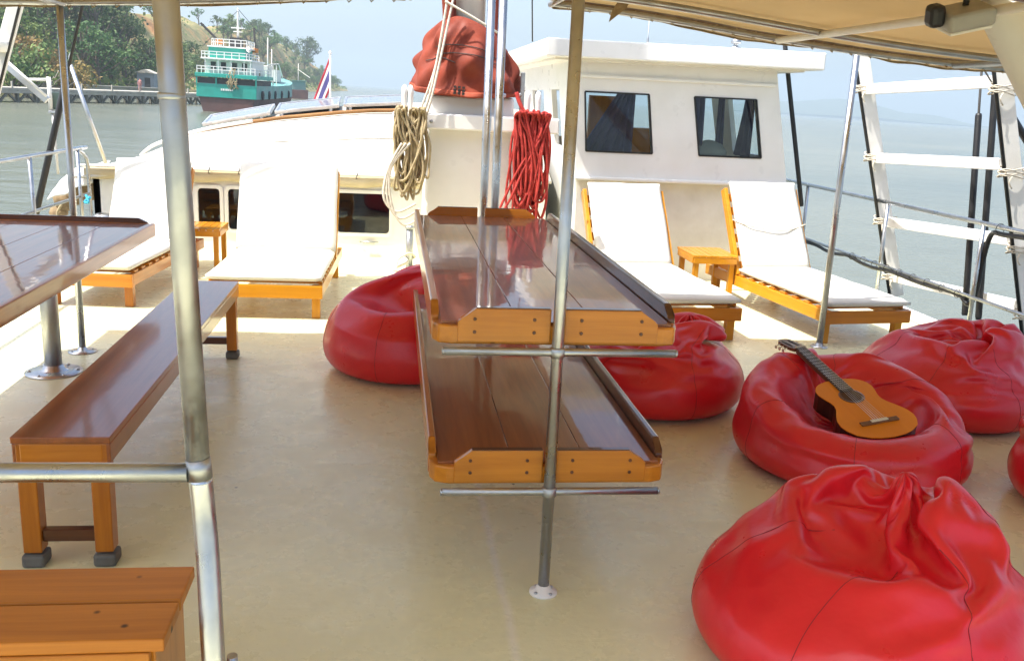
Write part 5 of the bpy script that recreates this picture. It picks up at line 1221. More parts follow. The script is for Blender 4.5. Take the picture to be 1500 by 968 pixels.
43,-50,22,-41,31,-34,61,-64,23,-25,-38,11,-58,-30,-41,-45,-14,-199,-42,-135,-61,-39,-1,-32,-57,-27,-33,4,-2,-11,10,27,100,38,-1,-13,41,-12,53,106,230,
31,42,89,49,30,-9,50,11,-2,45,-67,24,-22,-4,31,3,-45,3,-19,-16,-20,-20,-46,-53,-11,-41,-70,-156,-54,-88,-17,-10,-32,-37,-43,-11,6,-4,-16,6,48,63,70,
-25,-52,24,19,11,91,230,52,13,50,74,44,-22,42,13,-1,24,-37,11,-3,-25,36,-3,-26,-1,-12,-27,-17,-12,-46,-16,-64,6,-51,-42,-158,-43,-18,-16,-27,-42,-32,
-10,2,-2,-14,-2,21,57,47,27,14,-66,22,51,27,171,38,22,45,41,47,17,27,30,-26,44,-23,-31,23,-27,33,2,-28,-32,27,-25,-15,-39,-7,-46,-15,-45,-37,-38,-39,
-60,-21,-19,-26,-34,-26,-9,2,-1,-10,1,22,41,43,34,12,19,-97,43,73,47,53,56,-4,39,14,47,-5,32,11,28,-34,18,-33,30,1,-23,13,-34,-12,12,-36,6,-42,-5,-34,
-23,-26,-27,-36,-35,-2,-22,-21,-24,-18,-7,-2,1,-7,3,17,31,29,23,19,13,18,13,6,31,22,32,36,8,32,9,-27,22,25,7,-29,-25,38,-19,20,-26,10,-35,-5,17,-41,
13,-42,19,-35,-17,-33,2,-37,13,-26,-3,-22,5,-27,14,-13,9,-18,21,-6,29,21,12,10,20,3,30,-2,33,30,-30,29,-5,7,25,-11,8,7,5,-28,-31,15,16,24,-16,-4,-6,
-38,10,21,-45,-8,36,-5,-24,-31,33,-33,-24,35,-7,-37,23,-24,16,-19,22,-33,21,-13,21,-1,35,8,-10,36,21,-8,-8,-20,-22,4,0,0,0,0,0,0,0,0,0,0,0,0,0,0,0,0,
0,0,0,0,0,0,0,0,0,0,0,0,0,0,0,0,0,0,0,0,0,0,0,0,0,0,0,0,0,0,0,0,0,0,0,0,0,0,0,0,0,0,0,0,0,0,0,0,0,0,0,0,0,0,0,0,0,0,0,0,0,0,0,0,0,0,0,0,0,0,0,0,0,0,0,
0,0,0,0,0,0,0,0,0,0,0,0,0,0,0,0,0,0,0,0,0,0,0,0,0,0,0,0,0,0,0,0,0,0,0,0,0,0,0,0,0,0,0,0,0,0,0,0,0,0,0,0,0,0,0,0,0,0,0,0,0,0,0,0,0,0,0,0,0,0,0,0,0,0,0,
0,0,0,0,0,0,0,0,0,0,0,0,0,0,0,0,0,0,0,0,0,0,0,0,0,0,0,0,0,0,0,0,0,0,0,0,0,0,0,0,0,0,0,0,0,0,0,0,0,0,0,0,0,0,0,0,0,0,0,0,0,0,0,0,0,0,0,0,0,0,0,0,0,0,0,
0,0,0,0,0,0,0,0,0,0,0,0,0,0,0,0,0,0,0,0,0,0,0,0,0,0,0,0,0,0,0,0,0,0,0,0,0,0,0,0,0,0,0,0,0,0,0,0,0,0,0,0,0,0,0,0,0,0,0,4,0,0,0,0,0,0,0,0,0,0,0,0,0,0,0,
0,0,0,0,0,0,0,0,0,0,0,0,0,0,0,0,0,0,0,0,0,0,0,0,0,0,0,0,0,0,0,0,0,0,6,0,0,0,0,0,0,0,0,0,0,0,0,0,0,0,0,0,0,0,0,0,0,0,0,0,0,0,0,0,0,0,0,0,0,0,0,0,0,0,0,
0,0,0,0,0,0,0,0,0,11,0,0,0,0,0,0,0,0,0,0,0,0,0,0,0,0,0,0,0,0,0,0,0,0,0,0,0,0,0,0,0,0,0,0,0,0,0,0,0,0,0,0,0,0,0,0,0,0,0,22,0,0,0,0,0,0,0,0,0,0,0,0,0,0,
0,0,0,0,0,0,0,0,0,0,0,0,0,0,0,0,0,0,0,0,0,0,0,0,0,0,0,0,0,0,0,0,0,0,0,56,0,0,0,0,0,0,0,0,0,0,0,0,0,0,0,0,0,0,0,0,0,0,0,0,0,0,0,0,0,0,0,0,0,0,0,0,0,0,
0,0,0,0,0,0,0,0,0,0,0,76,0,0,0,0,0,0,0,0,0,0,0,0,0,0,0,0,0,0,0,0,0,0,0,0,0,0,0,0,0,0,0,0,0,0,0,0,0,0,0,0,0,0,0,0,0,0,0,0,0,85,0,0,0,0,0,0,0,0,0,0,0,0,
0,0,0,0,0,0,0,0,0,0,0,0,0,0,0,0,0,0,0,0,0,0,0,0,0,0,0,0,0,0,0,0,0,0,0,0,0,87,2,1,1,2,1,1,1,1,1,0,1,0,0,0,-1,0,-1,-1,-1,-1,-1,-2,-1,-1,-2,-1,-2,-1,-2,
-1,-1,-1,-1,-1,0,0,-1,0,1,0,0,1,1,1,1,1,2,1,2,85,0,8,2,4,3,3,0,7,-2,5,-1,0,-2,3,-1,-1,-1,-2,-2,-5,-1,-5,-3,-3,-3,-4,-3,-4,-3,-3,-3,-3,-2,-2,-3,0,0,0,
1,4,1,1,2,3,10,4,11,-11,10,77,-2,-6,22,6,5,4,2,-1,6,-7,-2,14,3,-2,-1,2,-6,-4,-2,-4,-10,-2,-3,-4,-6,-5,-5,-6,-5,-5,-4,-5,-3,-5,-3,-1,1,0,4,9,0,-22,8,
32,21,-16,4,-20,-2,88,-29,45,19,16,8,5,2,1,-4,1,7,-12,17,2,3,-1,-5,-6,-8,-11,-1,-4,-5,-6,-7,-7,-7,-8,-7,-7,-6,-6,-7,-5,-3,-1,0,3,2,20,2,-4,22,-10,1,
20,12,-42,18,89,-12,17,15,30,7,9,5,-2,-1,-8,0,3,-22,38,2,-3,-6,-8,-13,-1,-3,-4,-8,-8,-9,-9,-9,-10,-10,-8,-8,-7,-10,-7,-3,2,6,-29,14,45,4,-14,-2,13,31,
61,13,-113,70,66,-48,44,36,7,11,14,8,6,-4,-12,-19,8,-29,35,25,-4,-8,-5,-20,0,-4,-9,-9,-8,-11,-11,-13,-19,-3,-10,-17,-3,-10,-8,-5,1,5,26,12,12,-10,8,
-1,21,30,-23,-31,111,14,29,-57,60,13,8,12,16,-1,17,-12,-7,-20,-47,-32,109,-16,-62,54,17,-25,4,-8,-19,-5,-8,-21,-1,-19,-17,-10,-39,18,-10,-57,23,-6,14,
7,20,8,34,6,5,-1,3,22,-6,-28,-8,46,46,1,31,8,20,14,-25,60,3,-29,-2,-33,-36,-24,98,-16,-67,62,-59,84,-47,24,-34,-1,-13,7,-7,-53,11,-16,-51,17,3,-70,45,
-15,-5,19,16,24,11,-5,-1,14,-11,35,-46,-8,3,-87,126,32,26,39,11,3,2,-17,79,-16,-68,-10,-24,-11,85,-4,-64,50,-71,84,9,-13,-18,-45,8,3,-41,23,-18,-72,
12,-30,-42,47,-7,-58,28,9,19,9,-9,-24,-28,16,47,96,-54,0,-5,-96,89,45,9,39,-9,41,10,3,4,20,-66,-3,-15,-5,58,25,-24,-64,-1,76,-36,3,-47,0,-18,10,-7,
-25,10,-81,5,-47,1,9,-27,21,-45,9,23,-2,-19,-35,-23,41,65,71,22,31,-7,-59,31,-57,39,61,-24,12,32,27,-1,-29,3,-41,6,-19,66,33,-50,7,-35,49,-47,-3,-14,
-38,-11,19,-11,11,-40,-22,-32,-45,-3,6,-23,16,-28,-3,15,11,-32,-28,-8,20,74,65,42,11,-1,6,-111,6,3,84,23,5,21,10,20,-47,2,10,-38,-11,76,12,-40,-2,34,
-30,-27,6,-46,-35,-16,35,8,-22,-36,-38,-37,-10,-23,9,-28,1,3,-2,-7,-4,-39,-10,-20,24,93,84,12,14,-116,72,-141,41,77,42,38,43,0,11,39,-39,-40,-4,-17,
45,29,0,-39,1,30,-34,17,-24,-50,-25,-15,9,6,-24,-13,-51,-57,-9,-10,11,-33,0,-12,5,1,-14,-41,-12,20,-9,64,56,-15,-6,-44,32,-10,30,35,76,34,26,2,60,-16,
-25,-56,8,-7,37,23,21,-47,-12,23,-26,13,-38,-40,-30,-51,43,1,28,-21,-106,-29,-22,-7,8,-31,-4,-4,1,-1,-20,-43,3,23,32,12,-17,9,-24,45,57,-55,48,46,34,
43,60,1,35,-10,-8,-52,-9,50,-10,25,14,-46,-23,37,-11,-19,-37,-19,-73,6,-33,39,-21,-12,-31,-57,-23,17,-22,-6,-6,-11,-7,-4,8,-46,13,3,9,40,22,-37,-14,
63,12,-9,24,34,30,38,58,5,31,-2,-16,-38,-12,26,17,-5,34,-21,-45,29,-7,-24,-6,-42,-26,-7,-15,-33,0,-5,-31,-51,9,-2,-8,-9,-12,-8,-8,-16,-11,-20,14,3,11,
35,28,-10,-33,52,19,-11,29,19,48,-15,76,-11,18,-5,-8,-5,-28,29,2,6,24,-13,-32,1,1,-1,-33,-5,-34,-4,-14,-11,-3,-19,-33,-13,-2,-8,-7,-9,-6,-8,-3,-5,6,3,
-1,-13,-8,25,16,22,-3,-18,33,-11,37,-16,41,-3,35,12,17,-9,19,-35,22,-28,20,31,-28,24,-23,-23,28,-44,23,-45,18,-24,-10,-21,-9,-20,23,-23,-6,-12,-3,-12,
-16,7,6,-7,6,-1,-12,28,-17,-15,32,23,13,-43,42,25,-11,21,-19,24,24,5,-29,9,20,5,-32,20,-18,24,-24,37,-19,-31,26,-31,-6,-27,6,19,-1,-35,16,-43,-15,32,
-37,24,-32,30,-48,29,-17,41,-30,29,4,-27,41,1,-39,9,25,14,-4,38,15,-35,-33,-2,25,25,-48,13,29,18,7,-26,-22,-21,15,36,16,-29,0,10,0,-43,-23,26,21,-51,
22,12,-48,11,17,-46,18,-34,1,-2,-13,-5,40,-36,58,-33,13,47,-25,6,27,15,22,-42]
BAGS[7] = [
0,88,-1,-2,-3,-5,-6,-7,-8,-9,-10,-10,-10,-11,-12,-11,-10,-10,-10,-9,-8,-7,-6,-5,-3,-2,-1,1,2,3,5,6,7,8,9,10,10,10,11,12,11,10,10,10,9,8,7,6,5,3,2,89,
-1,-4,-7,-10,-12,-14,-16,-18,-19,-21,-21,-22,-22,-22,-21,-21,-19,-18,-16,-14,-12,-10,-7,-4,-1,1,4,7,10,12,14,16,18,19,21,21,22,22,22,21,21,19,18,16,
14,12,10,7,4,89,-2,-6,-10,-14,-18,-21,-25,-26,-30,-30,-32,-33,-34,-33,-32,-30,-30,-26,-25,-21,-18,-14,-10,-6,-2,2,6,10,14,18,21,25,26,30,30,32,33,34,
33,32,30,30,26,25,21,18,14,10,6,90,-3,-8,-13,-19,-24,-28,-32,-36,-39,-41,-43,-44,-44,-44,-43,-41,-39,-36,-32,-28,-24,-19,-13,-8,-3,3,8,13,19,24,28,32,
36,39,41,43,44,44,44,43,41,39,36,32,28,24,19,13,8,91,-3,-11,-17,-23,-30,-35,-40,-45,-49,-51,-53,-55,-56,-55,-53,-51,-49,-45,-40,-35,-30,-23,-17,-11,
-3,3,11,17,23,30,35,40,45,49,51,53,55,56,55,53,51,49,45,40,35,30,23,17,11,91,-4,-12,-21,-28,-36,-42,-48,-54,-58,-62,-64,-66,-66,-66,-64,-62,-58,-54,
-48,-42,-36,-28,-21,-12,-4,4,12,21,28,36,42,48,54,58,62,64,66,66,66,64,62,58,54,48,42,36,28,21,12,92,-5,-14,-24,-33,-41,-50,-56,-63,-68,-72,-75,-76,
-78,-76,-75,-72,-68,-63,-56,-50,-41,-33,-24,-14,-5,5,14,24,33,41,50,56,63,68,72,75,76,78,76,75,72,68,63,56,50,41,33,24,14,93,-5,-17,-27,-38,-47,-57,
-64,-72,-77,-82,-86,-88,-88,-88,-86,-82,-77,-72,-64,-57,-47,-38,-27,-17,-5,5,17,27,38,47,57,64,72,77,82,86,88,88,88,86,82,77,72,64,57,47,38,27,17,92,
-6,-18,-31,-42,-54,-63,-73,-80,-87,-92,-97,-98,-100,-98,-97,-92,-87,-80,-73,-63,-54,-42,-31,-18,-6,6,18,31,42,54,63,73,80,87,92,97,98,100,98,97,92,87,
80,73,63,54,42,31,18,91,-7,-20,-34,-47,-59,-70,-81,-89,-96,-102,-107,-109,-110,-109,-107,-102,-96,-89,-81,-70,-59,-47,-34,-20,-7,7,20,34,47,59,70,81,
89,96,102,107,109,110,109,107,102,96,89,81,70,59,47,34,20,69,-7,-23,-36,-50,-63,-75,-86,-95,-104,-109,-114,-117,-118,-117,-114,-109,-104,-95,-86,-75,
-63,-50,-36,-23,-7,7,23,36,50,63,75,86,95,104,109,114,117,118,117,114,109,104,95,86,75,63,50,36,23,45,-8,-23,-38,-52,-66,-78,-89,-99,-108,-113,-119,
-122,-122,-122,-119,-113,-108,-99,-89,-78,-66,-52,-38,-23,-8,8,23,38,52,66,78,89,99,108,113,119,122,122,122,119,113,108,99,89,78,66,52,38,23,25,-8,
-23,-39,-53,-67,-79,-91,-101,-109,-116,-121,-124,-124,-124,-121,-116,-109,-101,-91,-79,-67,-53,-39,-23,-8,8,23,39,53,67,79,91,101,109,116,121,124,124,
124,121,116,109,101,91,79,67,53,39,23,11,-8,-24,-38,-54,-67,-79,-91,-102,-109,-116,-121,-124,-126,-124,-121,-116,-109,-102,-91,-79,-67,-54,-38,-24,-8,
8,24,38,54,67,79,91,102,109,116,121,124,126,124,121,116,109,102,91,79,67,54,38,24,-6,-7,-21,-32,-58,-60,-82,-95,-102,-107,-112,-121,-123,-124,-123,
-120,-116,-110,-101,-93,-74,-56,-59,-35,-18,-11,3,23,38,51,66,79,90,100,108,115,120,123,124,123,120,116,109,100,91,79,64,55,37,21,-17,-19,-20,-24,-31,
-69,-87,-99,-102,-103,-104,-119,-122,-121,-122,-111,-112,-117,-83,-106,-54,-64,-70,-16,-27,-11,-2,23,35,51,63,78,88,98,107,113,118,120,122,121,118,
114,109,98,88,76,52,66,38,13,-20,-3,-18,-21,-78,-63,-55,-99,-105,-101,-93,-118,-120,-119,-118,-119,-117,-88,-112,-59,-76,-81,-27,-33,-24,-13,-7,26,31,
59,47,79,87,95,104,111,116,119,119,118,116,111,90,100,102,74,65,54,30,-1,-20,-2,2,-55,-6,-89,-85,-88,-86,-83,-117,-117,-113,-117,-116,-115,-117,-117,
-78,-72,-76,-26,-53,-29,-22,-17,-5,41,8,62,38,75,84,94,102,108,114,116,117,116,112,91,100,109,90,80,71,49,6,12,22,-36,-20,10,-34,-69,-97,-90,-69,-115,
-108,-100,-108,-114,-113,-112,-107,-75,-86,-92,-30,-72,-46,-37,-23,-13,5,-5,36,17,61,83,85,87,97,105,110,114,114,113,103,104,110,81,79,80,82,42,25,21,
7,-8,-12,-30,-37,-51,-74,-97,-98,-97,-98,-102,-103,-100,-109,-108,-102,-87,-83,-29,-58,-69,-55,-41,-25,-15,4,11,-19,22,57,75,84,91,93,100,106,109,111,
110,108,105,99,79,85,83,59,43,38,26,-19,-1,-6,-31,-40,-49,-54,-69,-88,-92,-96,-97,-103,-107,-104,-98,-94,-84,-70,-21,-58,-70,-55,-43,-25,-19,-12,17,
-30,0,54,69,78,89,90,92,99,104,105,106,104,102,99,90,82,72,49,45,44,21,-52,-10,-23,-24,-25,-36,-44,-58,-57,-86,-83,-81,-100,-100,-94,-91,-90,-81,-59,
-18,-59,-54,-51,-45,-22,-19,-12,-26,-12,5,19,68,75,70,84,89,88,91,98,99,98,98,94,84,75,63,31,47,60,23,-79,-12,-21,-18,-26,-26,-34,-30,-64,-80,-72,-52,
-81,-72,-86,-87,-87,-63,-67,-22,-36,-50,-50,-47,-24,-19,-14,-23,-31,-3,16,44,72,64,70,76,84,89,91,93,91,89,90,80,45,60,42,49,26,24,-79,-12,-19,-14,
-21,-24,-31,-13,-47,-67,-71,-26,-75,-30,-84,-80,-75,-63,-56,-41,-17,-41,-43,-46,-27,-18,-14,-23,-33,-11,4,33,50,63,61,64,73,79,85,87,85,84,81,62,30,
57,35,45,16,26,-79,-13,2,-29,-5,-30,16,-42,-26,-66,-22,-38,-77,5,-74,-65,-66,-53,-50,-51,-21,-26,-37,-42,-29,-18,-14,-23,-32,-16,2,15,42,54,49,52,59,
65,76,79,79,77,69,41,28,52,36,20,16,27,-71,25,-39,-23,20,-43,37,-48,-8,-11,-21,-66,-70,10,-19,-64,-55,-44,-44,-46,-41,-21,-25,-38,-27,-17,-12,-25,-32,
-19,-3,6,33,48,41,41,45,52,63,68,66,69,48,34,23,44,16,11,22,28,-14,-33,21,-24,-17,12,-21,-19,-10,-27,14,-49,-62,19,-8,-28,-35,-36,-40,-41,-38,-33,-26,
-32,-27,-10,-10,-26,-32,-20,-7,2,27,37,35,33,36,44,56,60,51,20,18,37,27,14,1,13,46,42,-39,10,-19,-15,25,-13,-23,7,-33,-10,31,-39,-55,37,-26,-3,-48,10,
-18,-25,-28,-32,-35,-32,-25,-7,-6,-24,-31,-21,-14,12,10,33,28,27,26,33,50,-5,6,0,33,26,15,6,14,51,65,50,-91,6,-14,4,11,11,-17,-15,7,-24,36,-18,-56,44,
-31,-4,-21,-39,35,-2,-12,3,-31,-30,-29,-9,-5,-18,-26,-30,-14,9,21,22,16,20,20,26,33,12,-5,-55,42,-45,-17,33,44,46,56,15,-80,-2,-6,9,20,-3,4,-20,-1,25,
17,0,-26,3,-16,-12,-14,-40,31,-17,27,-2,-44,35,17,-10,2,-19,-20,-23,-26,5,-3,30,23,15,17,6,6,-11,-41,-37,-25,36,31,11,-15,3,49,-7,-50,11,13,-24,2,13,
1,7,-14,5,21,7,-14,-15,-6,2,-13,4,-17,33,-37,25,-30,9,-2,20,-19,25,25,15,9,-2,-2,-17,-10,-10,-22,-21,5,30,-10,-32,-33,-8,24,25,-5,-21,29,30,-68,-6,1,
34,-22,-21,20,-10,-22,45,0,7,14,-32,-14,10,-28,-1,32,-22,24,-31,18,-26,0,7,22,7,19,14,-13,17,-30,10,-12,9,-10,-22,-14,25,23,-30,-25,-18,-10,25,29,-16,
-15,31,-106,22,28,-11,30,-31,5,-7,-28,5,15,22,14,11,-42,36,-27,-35,-3,9,11,13,28,-29,-31,3,23,21,-16,18,30,-24,-28,2,2,28,1,-32,-22,0,19,28,-48,-31,1,
29,22,29,-34,-25,-47,0,0,11,11,10,10,10,8,8,6,6,4,3,1,0,-1,-3,-4,-6,-6,-8,-8,-10,-10,-10,-11,-11,-11,-11,-10,-10,-10,-8,-8,-6,-6,-4,-3,-1,0,1,3,4,6,6,
8,8,10,10,10,11,11,22,22,21,20,19,17,15,13,10,9,5,3,0,-3,-5,-9,-10,-13,-15,-17,-19,-20,-21,-22,-22,-22,-22,-21,-20,-19,-17,-15,-13,-10,-9,-5,-3,0,3,5,
9,10,13,15,17,19,20,21,22,22,33,33,31,30,28,26,23,19,16,12,9,4,0,-4,-9,-12,-16,-19,-23,-26,-28,-30,-31,-33,-33,-33,-33,-31,-30,-28,-26,-23,-19,-16,
-12,-9,-4,0,4,9,12,16,19,23,26,28,30,31,33,33,44,44,42,40,37,34,30,26,22,16,11,6,0,-6,-11,-16,-22,-26,-30,-34,-37,-40,-42,-44,-44,-44,-44,-42,-40,-37,
-34,-30,-26,-22,-16,-11,-6,0,6,11,16,22,26,30,34,37,40,42,44,44,55,55,52,50,47,42,38,33,26,21,14,6,0,-6,-14,-21,-26,-33,-38,-42,-47,-50,-52,-55,-55,
-55,-55,-52,-50,-47,-42,-38,-33,-26,-21,-14,-6,0,6,14,21,26,33,38,42,47,50,52,55,55,66,65,64,60,56,51,45,39,32,25,16,8,0,-8,-16,-25,-32,-39,-45,-51,
-56,-60,-64,-65,-66,-66,-65,-64,-60,-56,-51,-45,-39,-32,-25,-16,-8,0,8,16,25,32,39,45,51,56,60,64,65,66,77,76,74,70,65,60,53,45,38,28,19,10,0,-10,-19,
-28,-38,-45,-53,-60,-65,-70,-74,-76,-77,-77,-76,-74,-70,-65,-60,-53,-45,-38,-28,-19,-10,0,10,19,28,38,45,53,60,65,70,74,76,77,88,87,84,80,75,68,61,52,
42,33,22,11,0,-11,-22,-33,-42,-52,-61,-68,-75,-80,-84,-87,-88,-88,-87,-84,-80,-75,-68,-61,-52,-42,-33,-22,-11,0,11,22,33,42,52,61,68,75,80,84,87,88,
99,98,94,90,84,77,68,58,48,37,24,13,0,-13,-24,-37,-48,-58,-68,-77,-84,-90,-94,-98,-99,-99,-98,-94,-90,-84,-77,-68,-58,-48,-37,-24,-13,0,13,24,37,48,
58,68,77,84,90,94,98,99,110,108,105,99,93,85,75,65,53,40,28,13,0,-13,-28,-40,-53,-65,-75,-85,-93,-99,-105,-108,-110,-110,-108,-105,-99,-93,-85,-75,
-65,-53,-40,-28,-13,0,13,28,40,53,65,75,85,93,99,105,108,110,118,115,112,107,99,91,81,69,57,43,29,15,0,-15,-29,-43,-57,-69,-81,-91,-99,-107,-112,-115,
-118,-118,-115,-112,-107,-99,-91,-81,-69,-57,-43,-29,-15,0,15,29,43,57,69,81,91,99,107,112,115,118,122,121,116,111,104,94,84,72,59,45,31,15,0,-15,-31,
-45,-59,-72,-84,-94,-104,-111,-116,-121,-122,-122,-121,-116,-111,-104,-94,-84,-72,-59,-45,-31,-15,0,15,31,45,59,72,84,94,104,111,116,121,122,124,123,
119,112,106,96,85,73,60,46,31,16,0,-16,-31,-46,-60,-73,-85,-96,-106,-112,-119,-123,-124,-124,-123,-119,-112,-106,-96,-85,-73,-60,-46,-31,-16,0,16,31,
46,60,73,85,96,106,112,119,123,124,125,123,118,114,105,96,86,74,60,46,31,16,0,-16,-31,-46,-60,-74,-86,-96,-105,-114,-118,-123,-125,-125,-123,-118,
-114,-105,-96,-86,-74,-60,-46,-31,-16,0,16,31,46,60,74,86,96,105,114,118,123,124,124,122,120,109,109,93,79,69,63,53,28,13,0,-12,-32,-43,-58,-71,-83,
-99,-111,-108,-118,-122,-123,-124,-122,-118,-112,-105,-95,-85,-73,-60,-46,-31,-15,0,16,31,45,58,73,85,95,106,111,119,121,123,120,120,119,118,101,85,
70,67,64,62,26,0,-2,4,-50,-46,-35,-89,-60,-108,-103,-100,-120,-119,-121,-121,-120,-116,-111,-104,-93,-84,-72,-59,-45,-30,-15,1,16,31,44,54,71,85,95,
110,102,116,121,120,120,118,118,89,100,104,66,57,63,75,12,9,-7,-19,-3,-26,-81,-40,-104,-92,-89,-115,-115,-117,-118,-120,-116,-115,-103,-110,-89,-83,
-72,-58,-44,-30,-14,1,17,32,43,78,65,60,93,100,107,115,120,118,117,116,104,117,74,80,76,80,83,3,10,27,-9,-11,-21,-12,0,-88,-92,-89,-112,-105,-113,
-114,-116,-117,-108,-117,-98,-111,-90,-81,-70,-58,-43,-29,-15,2,16,36,71,61,37,74,85,93,107,117,117,163,109,112,115,109,90,56,67,90,7,40,55,-36,12,9,
9,25,-86,-76,-69,-98,-89,-105,-109,-112,-114,-112,-114,-107,-114,-98,-76,-77,-74,-61,-44,-29,-14,7,12,49,47,30,82,82,81,73,106,112,113,154,112,111,
106,104,97,83,33,47,54,51,48,22,21,6,0,-34,-68,-75,-85,-94,-88,-97,-104,-109,-110,-108,-108,-109,-110,-96,-83,-73,-64,-58,-47,-31,-15,3,19,24,36,51,
80,70,68,91,101,106,110,146,108,106,102,97,94,91,80,53,52,46,45,34,7,-5,-27,-41,-63,-82,-71,-91,-79,-93,-98,-103,-103,-105,-99,-101,-109,-91,-82,-74,
-57,-53,-47,-34,-18,-4,12,25,31,42,59,66,75,92,96,100,108,141,102,90,87,92,92,88,83,81,51,56,58,19,18,-28,-28,-36,-59,-82,-60,-83,-86,-86,-91,-95,-96,
-99,-89,-100,-103,-59,-78,-70,-59,-53,-43,-40,-8,-8,6,20,22,37,58,67,66,79,79,81,102,134,92,81,90,71,80,77,82,51,47,54,66,45,-4,-22,-27,-30,-9,-67,
-64,-80,-81,-80,-80,-87,-90,-91,-86,-87,-84,-58,-61,-65,-55,-54,-51,-38,-28,-9,6,20,21,30,53,73,61,74,71,54,93,125,79,77,85,70,59,76,57,32,45,54,67,
42,12,-18,-18,-33,-13,-8,-74,-65,-77,-75,-73,-79,-83,-84,-79,-80,-88,-41,-45,-45,-53,-51,-51,-41,-35,-18,2,13,13,31,59,66,59,65,61,32,85,116,63,80,61,
46,74,45,58,19,43,67,57,30,25,-17,-4,-27,-1,14,-54,-65,-70,-69,-67,-72,-77,-76,-71,-74,-83,-52,-19,-35,-40,-44,-45,-40,-37,-22,-5,1,8,32,56,61,56,57,
36,23,77,117,64,24,66,70,47,15,50,11,64,61,32,26,24,22,-10,-21,14,22,-29,-61,-63,-61,-61,-65,-72,-70,-62,-67,-75,-61,-10,-21,-41,-37,-35,-34,-30,-15,
-5,-6,-10,31,51,54,53,36,18,21,69,83,40,61,59,60,-17,51,53,50,41,2,24,27,23,21,10,31,23,5,-20,-40,-56,-53,-56,-59,-68,-64,-54,-58,-68,-67,-11,-15,-56,
-43,-39,-39,-31,-23,-20,18,29,45,46,51,29,0,10,51,57,55,63,29,56,-13,50,24,43,46,29,-10,20,27,22,18,11,30,37,19,1,-10,-34,-46,-53,-52,-62,-60,-46,-55,
-54,-63,-42,11,-51,-46,-40,-44,-42,-23,22,5,16,42,55,23,-1,37,29,0,41,92,-13,50,8,21,29,30,41,25,25,-13,19,20,21,18,9,23,42,21,13,5,3,-21,-40,-44,-57,
-52,-45,-49,-32,-53,-55,-26,-2,-47,-42,-41,-33,-4,6,0,-12,28,24,53,36,18,24,16,-2,16,49,42,40,19,-35,40,32,41,-36,-5,10,36,6,17,11,24,28,22,22,-3,4,
26,-16,-27,-48,-40,-44,-45,-44,-12,-48,-6,-37,-31,-32,-34,-21,7,8,-27,-30,6,34,36,44,25,29,21,-50,45,6,28,14,34,17,-22,24,24,15,-38,41,5,36,0,-10,9,
35,27,-18,33,-24,39,-8,-18,-29,-27,-16,-27,-30,-39,-29,-14,-11,-18,-29,-31,-33,11,27,-17,-23,-4,31,21,6,30,-7,38,-3,21,-1,-1,20,5,4,26,1,17,30,-18,
-33,38,-10,27,1,3,35,-6,23,-22,19,-8,25,-14,-44,-4,-32,10,-28,-8,-23,-32,31,-34,-9,-22,-28,-8,30,-4,-16,-24,4,39,-8,16,9,12,36,3,-1,-6,2,18,3,0,0,16,
29,-11,-8,-3,-4,6,25,-7,23,22,3,-27,-1,-8,5,15,-27,-14,-22,5,-7,-17,-4,-13,-20,15,0,-24,-10,-22,4,26,0,-17,-14,12,11,11,3,10,-6,49,4,0,0,0,0,0,0,0,0,
0,0,0,0,0,0,0,0,0,0,0,0,0,0,0,0,0,0,0,0,0,0,0,0,0,0,0,0,0,0,0,0,0,0,0,0,0,0,0,0,0,0,0,0,0,0,0,0,0,0,0,0,0,0,0,0,0,0,0,0,0,0,0,0,0,0,0,0,0,0,0,0,0,0,0,
0,0,0,0,0,0,0,0,0,0,0,0,0,0,0,0,0,0,0,0,0,0,0,0,0,0,0,0,0,0,0,0,0,0,0,0,0,0,0,0,0,0,0,0,0,0,0,0,0,0,0,0,0,0,0,0,0,0,0,0,0,0,0,0,0,0,0,0,0,0,0,0,0,0,0,
0,0,0,0,0,0,0,0,0,0,0,0,0,0,0,0,0,0,0,0,0,0,0,0,0,0,0,0,0,0,0,0,0,0,0,0,0,0,0,0,0,0,0,0,0,0,0,0,0,0,0,0,0,0,0,0,0,0,0,0,0,0,0,0,0,0,0,0,0,0,0,0,0,0,0,
0,0,0,0,0,0,0,0,0,0,0,0,0,0,0,0,0,0,0,0,0,0,0,0,0,0,0,0,0,0,0,0,0,0,0,0,0,0,0,0,0,0,0,0,0,0,0,0,0,0,0,0,0,0,0,0,0,0,0,0,0,0,0,0,0,0,0,5,0,0,0,0,0,0,0,
0,0,0,0,0,0,0,0,0,0,0,0,0,0,0,0,0,0,0,0,0,0,0,0,0,0,0,0,0,0,0,0,0,0,0,0,0,0,0,0,0,0,6,0,0,0,0,0,0,0,0,0,0,0,0,0,0,0,0,0,0,0,0,0,0,0,0,0,0,0,0,0,0,0,0,
0,0,0,0,0,0,0,0,0,0,0,0,0,0,0,0,0,11,0,0,0,0,0,0,0,0,0,0,0,0,0,0,0,0,0,0,0,0,0,0,0,0,0,0,0,0,0,0,0,0,0,0,0,0,0,0,0,0,0,0,0,0,0,0,0,0,0,24,0,0,0,0,0,0,
0,0,0,0,0,0,0,0,0,0,0,0,0,0,0,0,0,0,0,0,0,0,0,0,0,0,0,0,0,0,0,0,0,0,0,0,0,0,0,0,0,0,0,61,0,0,0,0,0,0,0,0,0,0,0,0,0,0,0,0,0,0,0,0,0,0,0,0,0,0,0,0,0,0,
0,0,0,0,0,0,0,0,0,0,0,0,0,0,0,0,0,0,0,79,0,0,0,0,0,0,0,0,0,0,0,0,0,0,0,0,0,0,0,0,0,0,0,0,0,0,0,0,0,0,0,0,0,0,0,0,0,0,0,0,0,0,0,0,0,0,0,0,0,86,0,0,0,0,
